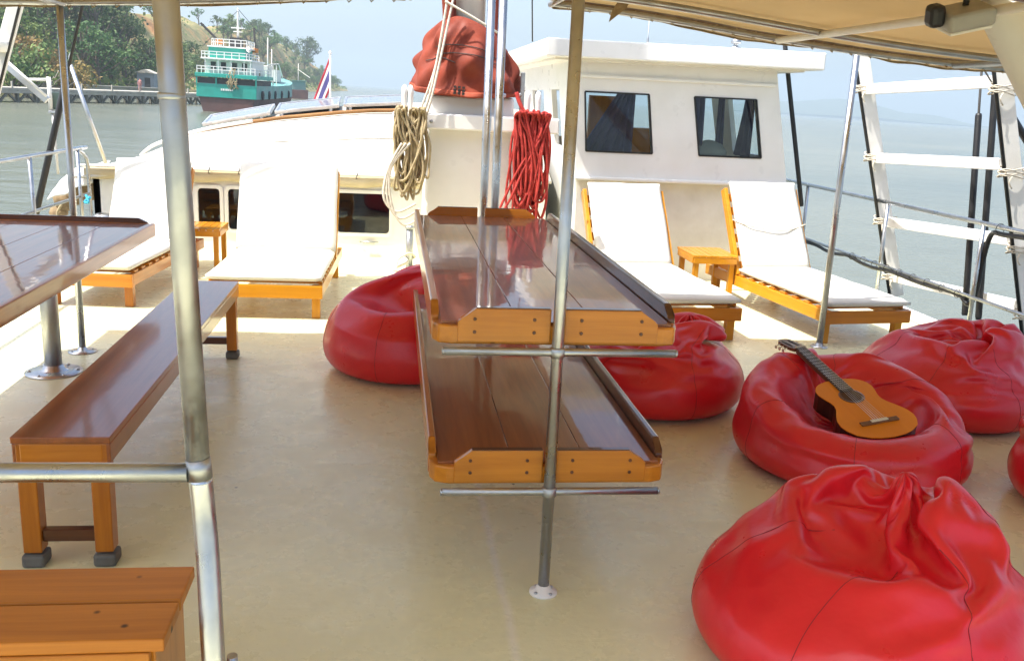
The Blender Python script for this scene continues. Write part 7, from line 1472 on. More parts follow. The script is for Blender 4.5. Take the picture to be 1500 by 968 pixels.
27,52,-74,-38,9,64,73,48,-10,1,44,53,88,-8,34,-1,-40,-53,-58,-58,4,-15,11,-29,35,14,19,-18,30,55,56,32,9,-16,-27,-59,-65,-67,0,-37,-50,-52,-62,-13,-9,
-4,-3,7,66,69,72,-64,-68,2,33,74,71,56,-10,48,45,23,41,46,8,-9,-56,-55,-52,-60,-52,-21,-7,12,19,-4,24,57,55,51,33,6,12,-40,-60,-60,-64,5,-40,-60,-25,
-34,-43,-47,-2,3,30,49,66,67,-58,-53,-5,7,74,76,35,68,42,36,12,-3,101,9,-9,-21,-49,-54,-55,-60,-45,-34,-19,0,4,28,63,68,46,38,14,4,-53,-49,-55,-59,
-48,32,-71,-45,-32,-30,-29,-19,3,48,34,62,62,-49,-37,-26,4,61,66,7,62,66,52,46,31,24,-16,11,-22,-29,-25,-41,-50,-55,-13,-34,23,7,-5,15,60,25,17,-11,
31,-6,-48,-50,-51,-26,-52,49,-55,-55,-41,1,-16,-15,47,23,58,62,-18,-9,-33,-35,25,32,11,55,67,65,47,-1,-1,31,-40,10,-24,-19,-20,-43,-30,28,-16,-23,-24,
7,48,17,3,-26,29,-30,14,11,15,-43,-54,-51,-39,29,-19,-48,21,-6,-19,-13,38,25,55,15,34,-46,-31,-18,9,36,27,43,55,40,-13,-4,-10,33,-42,0,-19,-22,7,-22,
3,42,14,-21,-38,-3,30,25,-58,-12,-1,19,41,-31,1,-32,-12,-40,-19,-23,3,25,15,-4,-17,-16,8,23,25,51,-29,15,-28,-2,-13,10,18,25,45,-16,-28,-1,-2,21,17,0,
20,23,-40,47,-49,59,-27,32,-37,-37,7,39,-2,-11,-20,-28,30,7,-47,-5,41,-37,-31,9,-3,10,16,13,-25,-5,2,36,-13,11,22,-26,24,-16,-6,-17,7,28,32,12,-29,
-28,34,-47,65,3,22,26,-11,26,9,-31,22,-37,9,-38,-11,26,37,-5,-7,-14,-24,13,-7,-29,8,27,-15,-26,17,1,0,23,-3,-24,8,32,9,-5,-35,31,-17,26,-4,-21,-11,
-29,21,26,3,22,6,-27,59,8,6,13,30,-4,14,-10,-20,-8,-10,-43,12,-1,30,36,-11,-11,-17,0,-34,13,-26,36,13,-3,-40,33,-28,5,22,2,4,23,2,-20,-6,-30,35,18,6,
-22,-10,0,-40,16,33,8,25,-3,43]
BAGS[17] = [
0,87,-1,-2,-3,-5,-6,-7,-8,-8,-10,-10,-11,-11,-10,-11,-11,-10,-10,-8,-8,-7,-6,-5,-3,-2,-1,1,2,3,5,6,7,8,8,10,10,11,11,10,11,11,10,10,8,8,7,6,5,3,2,88,
-2,-4,-6,-10,-11,-14,-16,-18,-19,-20,-21,-22,-22,-22,-21,-20,-19,-18,-16,-14,-11,-10,-6,-4,-2,2,4,6,10,11,14,16,18,19,20,21,22,22,22,21,20,19,18,16,
14,11,10,6,4,89,-2,-6,-11,-13,-18,-21,-24,-26,-29,-30,-32,-33,-32,-33,-32,-30,-29,-26,-24,-21,-18,-13,-11,-6,-2,2,6,11,13,18,21,24,26,29,30,32,33,32,
33,32,30,29,26,24,21,18,13,11,6,89,-3,-8,-14,-18,-24,-28,-31,-36,-38,-41,-42,-43,-44,-43,-42,-41,-38,-36,-31,-28,-24,-18,-14,-8,-3,3,8,14,18,24,28,31,
36,38,41,42,43,44,43,42,41,38,36,31,28,24,18,14,8,90,-4,-10,-17,-23,-29,-35,-40,-44,-48,-51,-53,-54,-54,-54,-53,-51,-48,-44,-40,-35,-29,-23,-17,-10,
-4,4,10,17,23,29,35,40,44,48,51,53,54,54,54,53,51,48,44,40,35,29,23,17,10,91,-5,-12,-20,-28,-35,-42,-48,-53,-57,-61,-63,-65,-66,-65,-63,-61,-57,-53,
-48,-42,-35,-28,-20,-12,-5,5,12,20,28,35,42,48,53,57,61,63,65,66,65,63,61,57,53,48,42,35,28,20,12,91,-4,-15,-23,-33,-41,-49,-55,-62,-67,-71,-74,-76,
-76,-76,-74,-71,-67,-62,-55,-49,-41,-33,-23,-15,-4,4,15,23,33,41,49,55,62,67,71,74,76,76,76,74,71,67,62,55,49,41,33,23,15,91,-5,-17,-27,-37,-47,-55,
-64,-71,-76,-81,-85,-86,-88,-86,-85,-81,-76,-71,-64,-55,-47,-37,-27,-17,-5,5,17,27,37,47,55,64,71,76,81,85,86,88,86,85,81,76,71,64,55,47,37,27,17,91,
-6,-18,-31,-41,-53,-62,-72,-79,-86,-92,-95,-97,-98,-97,-95,-92,-86,-79,-72,-62,-53,-41,-31,-18,-6,6,18,31,41,53,62,72,79,86,92,95,97,98,97,95,92,86,
79,72,62,53,41,31,18,90,-7,-20,-34,-46,-58,-69,-80,-87,-96,-101,-105,-108,-108,-108,-105,-101,-96,-87,-80,-69,-58,-46,-34,-20,-7,7,20,34,46,58,69,80,
87,96,101,105,108,108,108,105,101,96,87,80,69,58,46,34,20,72,-7,-22,-36,-50,-62,-75,-85,-94,-103,-108,-114,-116,-116,-116,-114,-108,-103,-94,-85,-75,
-62,-50,-36,-22,-7,7,22,36,50,62,75,85,94,103,108,114,116,116,116,114,108,103,94,85,75,62,50,36,22,49,-8,-23,-38,-52,-65,-78,-89,-98,-107,-114,-118,
-121,-122,-121,-118,-114,-107,-98,-89,-78,-65,-52,-38,-23,-8,8,23,38,52,65,78,89,98,107,114,118,121,122,121,118,114,107,98,89,78,65,52,38,23,27,-8,
-23,-38,-53,-67,-79,-91,-101,-109,-116,-120,-124,-124,-124,-120,-116,-109,-101,-91,-79,-67,-53,-38,-23,-8,8,23,38,53,67,79,91,101,109,116,120,124,124,
124,120,116,109,101,91,79,67,53,38,23,13,-8,-23,-39,-53,-67,-80,-91,-101,-110,-116,-121,-124,-126,-124,-121,-116,-110,-101,-91,-80,-67,-53,-39,-23,-8,
8,23,39,53,67,80,91,101,110,116,121,124,126,124,121,116,110,101,91,80,67,53,39,23,2,-8,-22,-39,-54,-66,-79,-90,-100,-110,-116,-120,-124,-124,-124,
-121,-115,-110,-102,-86,-77,-66,-53,-38,-27,-6,6,27,38,55,66,77,88,99,109,116,120,124,124,123,121,114,109,101,91,79,67,54,39,21,-14,-5,-18,-40,-51,
-67,-75,-88,-100,-107,-115,-118,-122,-122,-122,-119,-112,-93,-112,-72,-87,-60,-60,-21,-42,-4,29,6,37,65,54,74,96,85,115,102,121,122,121,122,115,112,
108,100,83,83,67,30,55,8,-12,-3,-14,-49,-64,-44,-93,-89,-75,-113,-98,-117,-114,-118,-119,-118,-93,-112,-100,-78,-68,-63,-39,-60,-23,24,-3,15,53,38,62,
81,73,100,90,115,106,117,119,110,110,109,106,106,83,72,44,74,32,21,-43,1,-6,-62,-56,-57,-50,-72,-107,-83,-110,-112,-113,-114,-113,-110,-95,-85,-105,
-73,-69,-51,-45,-69,9,-9,25,1,55,32,57,78,68,96,83,99,109,112,114,112,109,104,100,85,64,68,88,25,28,31,-37,-7,10,-67,-55,-54,-54,-34,-88,-105,-106,
-105,-107,-106,-96,-95,-85,-96,-103,-67,-66,-47,-71,-47,-10,30,-6,21,32,54,39,75,73,76,90,99,90,103,105,106,104,101,78,81,77,95,35,40,20,32,-46,24,-4,
-71,-48,-44,-42,-27,-101,-100,-83,-96,-101,-83,-86,-93,-86,-99,-99,-69,-56,-67,-39,-53,-30,38,8,14,32,34,54,50,77,80,85,89,97,92,101,83,94,93,98,96,
71,50,34,20,31,35,-43,35,-15,-68,-32,-26,-2,-87,-94,-94,-89,-53,-92,-97,-55,-89,-95,-92,-95,-68,-58,-42,-54,-33,-49,0,49,10,33,28,41,50,65,77,82,84,
89,93,95,98,93,87,82,63,55,45,17,45,44,4,-21,35,-15,-52,9,-19,-44,-91,-74,-92,-81,-50,-87,-90,-71,-75,-69,-91,-87,-57,-49,-51,-33,-57,-35,-26,16,55,
29,31,44,50,45,77,71,79,85,86,89,89,80,68,61,47,51,46,34,25,58,12,23,-19,-10,21,-11,-36,-41,-84,-71,-81,-71,-69,-42,-81,-87,-70,-65,-85,-57,-47,-47,
-52,-53,-41,-36,-29,-21,21,28,48,39,70,64,50,71,73,79,82,77,58,37,66,60,63,37,43,40,72,20,43,12,17,9,6,-34,-36,-36,-65,-79,-84,-7,-64,-75,-75,-84,-62,
-60,-61,-57,-42,-43,-40,-57,-32,-43,-27,-37,13,9,10,43,60,66,81,65,57,44,70,81,78,13,64,50,51,60,63,55,49,33,30,-32,15,7,-18,-9,-15,-20,-73,-57,-4,
-75,-74,-76,-45,-71,-11,-55,-61,-65,-54,-51,-42,-34,-23,-33,-27,-32,-33,19,-3,36,45,56,61,55,55,60,71,40,79,37,74,17,69,53,48,31,40,58,20,-50,19,-13,
-19,-10,-14,52,-37,-40,-64,-77,-72,-10,-72,-17,-63,13,-57,-62,-51,-57,-32,-36,-31,-40,-21,-14,-35,-37,21,-1,44,65,62,56,53,49,48,37,40,59,79,56,-8,39,
51,31,25,56,31,-64,11,0,-39,-11,50,76,-67,-30,-58,-72,-68,30,-24,-42,-73,-24,27,-60,-49,-53,-48,-27,-31,-37,-19,-12,-37,-32,-35,6,30,54,64,56,54,56,5,
74,50,36,53,76,41,-12,-14,12,38,36,25,-66,11,7,-39,34,59,72,-24,-67,-62,-41,-73,-26,42,-9,-62,-56,45,-5,-59,-37,-58,-25,-27,-30,-50,-8,-17,-26,-48,
-12,26,29,59,55,50,44,-14,67,67,60,35,68,78,-6,-11,-50,-41,44,18,-60,24,29,-4,36,67,40,-14,-38,-53,-62,-65,-36,48,-2,-46,-59,27,-46,49,-53,-40,-28,
-41,-55,-2,-45,11,-18,-44,-31,9,41,58,44,44,-12,20,60,58,58,63,55,16,43,-7,-38,-64,-33,24,-27,20,37,50,42,30,9,-31,-15,-28,-51,-52,-32,50,-52,-27,-29,
-4,-42,53,6,-40,-26,-43,-45,-18,-31,-23,-20,14,-16,3,38,43,38,30,-2,28,35,47,43,13,48,14,42,37,-35,-45,-54,-23,-2,43,38,19,38,-19,17,-29,23,-17,-25,
-17,-44,-20,-22,-36,5,-51,-11,27,42,2,-41,-37,-32,-26,-20,-12,-17,6,2,7,23,28,37,29,19,17,15,27,39,-14,3,31,37,29,1,-35,-36,-48,-5,30,14,33,33,0,-40,
13,-19,39,-22,-32,-1,-29,-33,4,-30,-5,-41,6,24,35,-14,-39,-32,-3,-21,-20,19,-29,43,8,-10,49,17,-29,22,27,7,40,22,28,-34,44,-28,32,28,-30,-32,-34,-25,
11,22,28,26,21,-23,-29,-16,8,34,-32,-5,-25,-4,5,-7,-29,0,-38,0,28,14,-12,-16,-28,-30,-2,29,12,-30,27,-24,37,23,24,-28,32,24,-2,-5,36,32,-31,18,-26,46,
-23,-25,-28,-13,-6,6,29,20,27,-4,-27,-30,-3,26,-7,21,-17,-31,4,4,-20,-10,-10,-29,8,20,15,-16,-24,-24,-2,23,23,1,-13,-28,10,17,26,-7,23,13,5,-14,36,33,
2,-29,-7,-5,26,-2,-33,-34,0,0,11,11,10,10,9,9,7,6,6,4,2,2,0,-2,-2,-4,-6,-6,-7,-9,-9,-10,-10,-11,-11,-11,-11,-10,-10,-9,-9,-7,-6,-6,-4,-2,-2,0,2,2,4,6,
6,7,9,9,10,10,11,11,22,21,21,20,18,17,15,13,10,8,6,3,0,-3,-6,-8,-10,-13,-15,-17,-18,-20,-21,-21,-22,-22,-21,-21,-20,-18,-17,-15,-13,-10,-8,-6,-3,0,3,
6,8,10,13,15,17,18,20,21,21,22,33,32,31,30,27,26,22,19,16,12,8,4,0,-4,-8,-12,-16,-19,-22,-26,-27,-30,-31,-32,-33,-33,-32,-31,-30,-27,-26,-22,-19,-16,
-12,-8,-4,0,4,8,12,16,19,22,26,27,30,31,32,33,44,42,42,40,36,34,30,26,21,16,11,5,0,-5,-11,-16,-21,-26,-30,-34,-36,-40,-42,-42,-44,-44,-42,-42,-40,-36,
-34,-30,-26,-21,-16,-11,-5,0,5,11,16,21,26,30,34,36,40,42,42,44,54,54,52,49,46,43,37,32,26,20,14,7,0,-7,-14,-20,-26,-32,-37,-43,-46,-49,-52,-54,-54,
-54,-54,-52,-49,-46,-43,-37,-32,-26,-20,-14,-7,0,7,14,20,26,32,37,43,46,49,52,54,54,65,65,62,59,56,50,45,38,32,24,16,9,0,-9,-16,-24,-32,-38,-45,-50,
-56,-59,-62,-65,-65,-65,-65,-62,-59,-56,-50,-45,-38,-32,-24,-16,-9,0,9,16,24,32,38,45,50,56,59,62,65,65,76,75,73,69,65,58,53,45,36,29,19,9,0,-9,-19,
-29,-36,-45,-53,-58,-65,-69,-73,-75,-76,-76,-75,-73,-69,-65,-58,-53,-45,-36,-29,-19,-9,0,9,19,29,36,45,53,58,65,69,73,75,76,87,86,83,79,74,67,60,51,
42,32,22,11,0,-11,-22,-32,-42,-51,-60,-67,-74,-79,-83,-86,-87,-87,-86,-83,-79,-74,-67,-60,-51,-42,-32,-22,-11,0,11,22,32,42,51,60,67,74,79,83,86,87,
98,96,94,88,83,76,67,58,47,36,24,13,0,-13,-24,-36,-47,-58,-67,-76,-83,-88,-94,-96,-98,-98,-96,-94,-88,-83,-76,-67,-58,-47,-36,-24,-13,0,13,24,36,47,
58,67,76,83,88,94,96,98,108,107,103,99,92,83,75,63,53,40,27,13,0,-13,-27,-40,-53,-63,-75,-83,-92,-99,-103,-107,-108,-108,-107,-103,-99,-92,-83,-75,
-63,-53,-40,-27,-13,0,13,27,40,53,63,75,83,92,99,103,107,108,117,114,111,106,99,90,80,69,56,43,29,15,0,-15,-29,-43,-56,-69,-80,-90,-99,-106,-111,-114,
-117,-117,-114,-111,-106,-99,-90,-80,-69,-56,-43,-29,-15,0,15,29,43,56,69,80,90,99,106,111,114,117,122,120,116,110,103,94,84,71,59,45,30,16,0,-16,-30,
-45,-59,-71,-84,-94,-103,-110,-116,-120,-122,-122,-120,-116,-110,-103,-94,-84,-71,-59,-45,-30,-16,0,16,30,45,59,71,84,94,103,110,116,120,122,124,122,
119,113,105,96,85,73,60,46,31,15,0,-15,-31,-46,-60,-73,-85,-96,-105,-113,-119,-122,-124,-124,-122,-119,-113,-105,-96,-85,-73,-60,-46,-31,-15,0,15,31,
46,60,73,85,96,105,113,119,122,124,125,123,119,113,105,97,85,74,60,46,31,16,0,-16,-31,-46,-60,-74,-85,-97,-105,-113,-119,-123,-125,-125,-123,-119,
-113,-105,-97,-85,-74,-60,-46,-31,-16,0,16,31,46,60,74,85,97,105,113,119,123,125,124,123,118,112,105,96,86,73,59,45,30,14,0,-14,-28,-46,-58,-71,-90,
-98,-105,-111,-119,-121,-124,-124,-121,-118,-111,-105,-97,-88,-74,-60,-44,-32,-15,-2,18,31,47,60,73,85,96,104,112,118,123,124,122,121,115,111,103,96,
85,71,59,41,30,8,-1,-9,-23,-49,-79,-48,-98,-86,-105,-107,-120,-114,-122,-117,-122,-116,-103,-109,-97,-74,-88,-39,-66,-11,-11,-6,-7,41,49,56,70,90,89,
102,118,108,122,120,118,118,108,100,108,73,78,89,33,64,-4,26,6,-1,-9,-72,-37,-64,-89,-97,-99,-111,-102,-116,-113,-118,-118,-104,-111,-101,-85,-93,-62,
-76,-28,-54,-13,-3,42,43,47,50,50,84,95,109,90,114,117,119,113,113,95,99,98,101,87,39,78,-14,19,15,1,4,22,-61,-71,-38,-87,-90,-101,-104,-90,-109,-113,
-109,-114,-96,-108,-98,-81,-91,-57,-77,-56,-34,-16,8,22,34,46,56,76,92,91,65,111,110,107,129,108,105,84,93,94,93,101,63,22,20,-23,18,21,48,-51,-62,
-49,-23,-84,-85,-97,-81,-99,-106,-97,-108,-106,-102,-92,-100,-76,-81,-76,-59,-39,-54,11,14,20,30,30,68,72,73,45,102,100,106,102,133,96,101,74,89,93,
92,96,15,9,58,36,-11,61,-49,-41,-53,-15,-24,-76,-85,-79,-93,-89,-99,-84,-102,-100,-96,-97,-89,-90,-68,-63,-56,-49,-33,-41,4,58,42,41,34,29,73,89,96,
100,97,95,127,83,96,69,91,92,96,43,2,25,41,81,34,0,-66,-36,-8,-26,-19,-71,-77,-85,-81,-91,-83,-95,-73,-95,-86,-95,-90,-84,-74,-59,-53,-46,-37,-30,-18,
-3,30,43,54,75,81,86,93,82,88,100,110,78,91,76,90,89,79,9,54,-7,44,78,-11,18,40,-46,-56,-12,-31,-72,-76,-76,-81,-70,-85,-88,-88,-61,-81,-86,-82,-80,
-74,-47,-55,-43,-31,-22,-18,-9,-14,59,65,73,75,70,83,86,64,94,85,86,86,83,86,78,76,25,50,-31,52,56,63,36,8,-46,-53,-21,-64,-64,-65,-67,-69,-76,-78,
-80,-81,-80,-76,-68,-80,-54,-62,-62,-23,-39,-31,-29,-37,-45,24,54,65,54,79,71,68,43,89,76,84,83,83,83,76,74,78,51,26,-19,82,57,44,42,8,-51,-54,-58,
-63,-60,-63,-63,-58,-69,-68,-77,-35,-79,-85,-88,-73,-62,-55,-18,-48,-60,-69,-45,13,17,22,-12,68,67,53,43,54,63,83,81,98,80,81,68,58,75,78,16,-6,74,39,
41,22,26,22,0,-56,-57,-52,-58,-59,-61,-62,-28,-69,-72,-41,-37,-76,-85,-62,-70,-64,-55,-58,-57,-54,-8,30,18,20,-13,2,41,58,58,70,68,51,82,100,75,75,53,
51,69,30,36,0,43,32,32,38,9,57,-19,-6,-60,-55,-14,-43,-73,-68,4,-61,-74,-74,-58,5,-81,-84,-67,-44,-48,-50,-55,-57,-24,32,39,14,-12,-12,44,23,50,66,71,
66,41,98,50,68,62,46,39,2,31,67,-16,12,31,44,60,22,-6,-20,-18,-55,-12,-31,-31,-68,5,-58,-76,-72,-55,-23,-8,-84,-76,-63,-40,-39,-44,-44,-14,-11,22,33,
18,-20,10,51,50,32,64,72,17,100,42,49,33,55,25,-7,61,25,-5,-18,22,56,44,33,12,-20,11,-43,-42,11,-43,-18,-27,-41,-31,-73,-63,-50,18,-51,-71,-57,-29,
-45,-40,-39,-15,-7,-7,-3,32,9,-4,47,47,37,31,74,-3,103,61,-51,56,47,0,26,56,-2,-4,-7,24,48,38,31,17,16,-9,-8,-42,-38,3,-24,-37,-28,-65,23,-51,-65,11,
-16,-64,-54,-37,-22,-42,-24,-21,-8,-10,-15,-7,18,23,51,44,32,0,0,55,82,45,-41,-9,33,24,39,41,48,-33,-4,23,38,26,17,15,28,-13,1,-23,-48,-17,-17,-30,
-33,35,-20,-41,-51,-58,19,-59,-39,-13,-24,-8,-28,-39,-41,-5,8,41,14,23,40,41,26,7,-33,37,67,1,27,-34,16,37,21,16,29,44,-34,41,-19,27,29,-23,29,19,-17,
-28,-20,-40,-11,-24,24,-10,5,-34,-36,-8,-45,-19,-23,-27,-2,-24,-31,-35,-28,9,-17,35,44,37,21,-12,44,8,-3,-5,52,31,-31,3,-8,35,6,20,31,3,29,-2,35,-24,
3,-24,9,45,-18,-30,-19,-13,-25,11,-12,30,-31,-33,10,-41,15,-30,-40,13,-25,-31,-22,20,-28,3,-25,14,37,9,31,12,21,5,-7,-4,37,29,-16,1,-8,12,21,-10,18,
17,3,11,31,11,-32,-17,-18,37,25,-19,-26,-13,-14,-29,23,7,-2,-36,10,-2,-22,-15,-25,-4,29,-11,-45,13,15,-30,-37,8,20,11,27,13,10,12,2,-4,-3,13,-1,17,3,
-21,27,-1,-5,16,16,-3,-1,21,7,-17,-11,6,12,18,-10,-23,-9,-11,-9,11,9,-32,-5,-1,-12,-8,-6,-33,16,7,-30,2,20,-12,-28,-3,14,34,-17,12,22,2,16,-1,-13,4,0,
0,0,0,0,0,0,0,0,0,0,0,0,0,0,0,0,0,0,0,0,0,0,0,0,0,0,0,0,0,0,0,0,0,0,0,0,0,0,0,0,0,0,0,0,0,0,0,0,0,0,0,0,0,0,0,0,0,0,0,0,0,0,0,0,0,0,0,0,0,0,0,0,0,0,0,
0,0,0,0,0,0,0,0,0,0,0,0,0,0,0,0,0,0,0,0,0,0,0,0,0,0,0,0,0,0,0,0,0,0,0,0,0,0,0,0,0,0,0,0,0,0,0,0,0,0,0,0,0,0,0,0,0,0,0,0,0,0,0,0,0,0,0,0,0,0,0,0,0,0,0,
0,0,0,0,0,0,0,0,0,0,0,0,0,0,0,0,0,0,0,0,0,0,0,0,0,0,0,0,0,0,0,0,0,0,0,0,0,0,0,0,0,0,0,0,0,0,0,0,0,0,0,0,0,0,0,0,0,0,0,0,0,0,0,0,0,0,0,0,0,0,0,0,0,0,0,
0,0,0,0,0,0,0,0,0,0,0,0,0,0,0,0,0,0,0,0,0,0,0,0,0,0,0,0,0,0,0,0,0,0,0,0,0,0,0,0,0,0,0,0,0,0,0,0,0,0,0,0,0,0,0,0,0,0,0,0,0,0,0,0,0,0,0,0,0,0,0,0,0,0,4,
0,0,0,0,0,0,0,0,0,0,0,0,0,0,0,0,0,0,0,0,0,0,0,0,0,0,0,0,0,0,0,0,0,0,0,0,0,0,0,0,0,0,0,0,0,0,0,0,0,6,0,0,0,0,0,0,0,0,0,0,0,0,0,0,0,0,0,0,0,0,0,0,0,0,0,
0,0,0,0,0,0,0,0,0,0,0,0,0,0,0,0,0,0,0,0,0,0,0,0,11,0,0,0,0,0,0,0,0,0,0,0,0,0,0,0,0,0,0,0,0,0,0,0,0,0,0,0,0,0,0,0,0,0,0,0,0,0,0,0,0,0,0,0,0,0,0,0,0,0,
22,0,0,0,0,0,0,0,0,0,0,0,0,0,0,0,0,0,0,0,0,0,0,0,0,0,0,0,0,0,0,0,0,0,0,0,0,0,0,0,0,0,0,0,0,0,0,0,0,0,54,0,0,0,0,0,0,0,0,0,0,0,0,0,0,0,0,0,0,0,0,0,0,0,
0,0,0,0,0,0,0,0,0,0,0,0,0,0,0,0,0,0,0,0,0,0,0,0,0,0,76,0,0,0,0,0,0,0,0,0,0,0,0,0,0,0,0,0,0,0,0,0,0,0,0,0,0,0,0,0,0,0,0,0,0,0,0,0,0,0,0,0,0,0,0,0,0,0,
0,0,84,0,0,0,0,0,0,0,0,0,0,0,0,0,0,0,0,0,0,0,0,0,0,0,0,0,0,0,0,0,0,0,0,0,0,0,0,0,0,0,0,0,0,0,0,0,0,0,0,0,87,2,1,1,1,2,1,1,1,0,1,0,0,0,0,0,-1,0,-1,-1,
-1,-2,-1,-1,-1,-2,-1,-2,-1,-1,-1,-2,-1,0,-1,-1,0,0,0,0,0,1,1,0,1,2,1,1,1,2,88,3,4,3,3,3,3,2,3,1,1,1,1,0,-1,-1,-1,-1,-3,-2,-3,-3,-3,-4,-3,-3,-4,-4,-3,
-4,-3,-2,-2,-2,-2,-1,-1,0,0,0,1,1,2,2,2,3,3,3,4,3,87,7,6,5,5,5,4,4,3,3,2,1,0,-1,1,-1,-3,-11,4,-8,0,-6,-3,-10,0,-6,-16,4,-5,-11,0,-4,-10,5,-12,8,-8,-3,
2,9,-1,1,4,4,1,6,5,-4,13,1,90,9,9,2,-2,18,-10,-1,24,-11,18,-19,14,3,4,3,-15,1,0,-7,-8,-4,-16,4,-6,-26,2,-2,-20,4,-6,-14,5,-14,8,-8,6,-3,3,-12,-3,3,9,
17,3,3,-12,24,9,7,78,13,15,-7,4,7,16,1,9,6,-23,5,5,-2,8,21,-11,-26,17,-9,-6,-13,-12,9,-30,-4,-20,9,-26,6,-5,-17,7,-17,10,4,0,-1,-3,-3,-2,3,8,1,-20,4,
32,-6,8,21,80,8,28,-8,3,8,12,18,9,-5,-11,-11,8,10,8,-8,-22,0,22,-12,-6,-17,4,-2,-19,-37,8,-9,-10,-22,12,-19,-3,8,-3,-16,26,-31,-19,0,7,22,-34,9,19,28,
-3,10,3,22,72,31,22,-9,6,13,14,19,-16,-19,23,-8,12,-8,-19,4,-13,17,17,-7,-13,-3,-21,6,-3,-44,-5,-4,-18,-9,-12,12,-11,-3,-2,-3,-7,17,-18,-17,-7,-2,7,
21,20,6,1,-9,10,27,75,40,17,-7,11,15,6,8,-25,-3,9,16,6,-4,-44,7,10,12,16,-6,-9,-27,-3,-16,19,-18,-40,0,-32,-11,2,8,3,-1,-3,-6,-1,2,0,-5,-10,-1,8,3,5,
5,-16,21,15,1,98,39,15,-3,10,11,9,-7,-9,-7,10,15,-31,19,-40,13,13,12,12,-14,-17,-12,-30,17,8,6,-20,-37,-34,-27,-15,6,34,-19,12,-9,-11,-23,-12,22,45,
-21,-24,-34,20,35,8,-12,41,6,115,16,18,9,12,9,8,-6,-8,-11,12,11,-47,-10,4,12,12,13,-22,-41,-36,23,9,-1,11,10,16,-19,-36,-39,-15,-21,-8,36,-44,-23,-3,
0,19,47,-75,-20,1,29,1,24,30,22,14,24,112,21,14,11,10,9,8,-7,-5,-10,-27,6,-9,-12,3,11,11,-10,-19,-45,-40,-39,-16,35,-17,13,65,3,-3,-11,-21,-15,-10,
-20,-8,-5,9,-5,12,-25,-79,52,-6,15,23,28,25,21,11,21,90,20,12,-37,56,27,14,-32,-60,39,5,-3,-29,-67,-36,77,-7,6,13,-29,-30,-35,-38,-72,23,24,60,-61,24,
-22,46,19,9,8,-5,-6,-2,-38,-63,2,-68,30,80,24,22,19,3,3,44,13,71,26,-23,-53,59,36,-52,-54,70,20,-1,-24,-72,-39,-54,37,74,-5,7,-62,-39,-6,1,-72,29,20,
22,-30,-70,20,-15,22,32,20,18,9,-21,57,-62,-55,-49,-2,56,69,66,26,2,-17,7,66,56,-62,-39,6,59,-40,-20,-17,-12,50,35,-26,-60,-47,-62,1,65,75,1,-60,-50,
51,-16,-71,-35,22,22,26,-67,-77,-4,1,12,25,27,23,25,75,15,-52,-59,-55,6,68,59,53,62,-1,-35,77,14,-65,-51,51,-34,-35,-15,-30,8,41,64,-4,-45,-48,-67,
-31,33,63,64,-19,-66,1,66,-65,-51,54,18,-12,-51,-64,-65,22,50,-41,6,28,42,71,29,24,-45,-61,-33,7,61,53,29,51,-8,78,-35,-32,-37,-37,-23,-3,-46,-28,53,
40,30,-6,-34,-34,-61,-39,-8,63,54,17,-6,-54,54,42,-28,-34,-52,31,18,-60,-65,34,30,-24,-41,-10,59,60,24,26,36,-30,-38,-66,20,50,34,15,74,42,-90,-32,
-29,-13,-6,-38,-37,20,-9,36,25,-5,-27,-23,-21,-44,-31,57,38,10,22,-29,45,23,-14,-50,-47,3,18,20,-62,-3,31,43,-29,-42,46,21,-19,22,37,39,-35,-52,23,0,
29,30,25,42,-100,-23,-26,-12,-7,3,-42,27,-24,3,24,2,-7,-22,-33,9,-33,5,41,26,-2,22,13,17,-20,-38,-44,26,6,50,2,-45,47,-34,24,-3,7,-19,-36,41,-2,30,17,
-4,-21,-35,18,28,38,13,-101,-6,-21,-12,-9,-12,20,-23,13,-24,1,24,-35,-1,-14,32,-19,-25,20,26,16,-2,23,1,-9,-30,-7,-2,43,-11,41,7,-47,30,-24,-27,4,37,
-31,14,-11,20,4,-2,-5,-21,-10,39,21,11,-82,-8,-29,6,-17,-21,24,-16,40,-26,-19,-1,-13,-19,6,25,28,-19,-29,13,14,2,28,16,-19,-21,-16,8,13,41,-17,27,-48,
9,5,20,-39,19,26,-45,-2,11,-6,23,-27,15,-25,39,10,-5,-56,-2,-29,17,-26,-25,-14,13,19,33,-18,-33,-27,-6,4,20,27,11,-32,-27,5,21,15,40,-30,3,-26,-2,22,
13,34,-27,-31,6,9,6,-13,31,-1,-31,-15,-8,0,1,20,35,-25,-4,23,-23,-81]

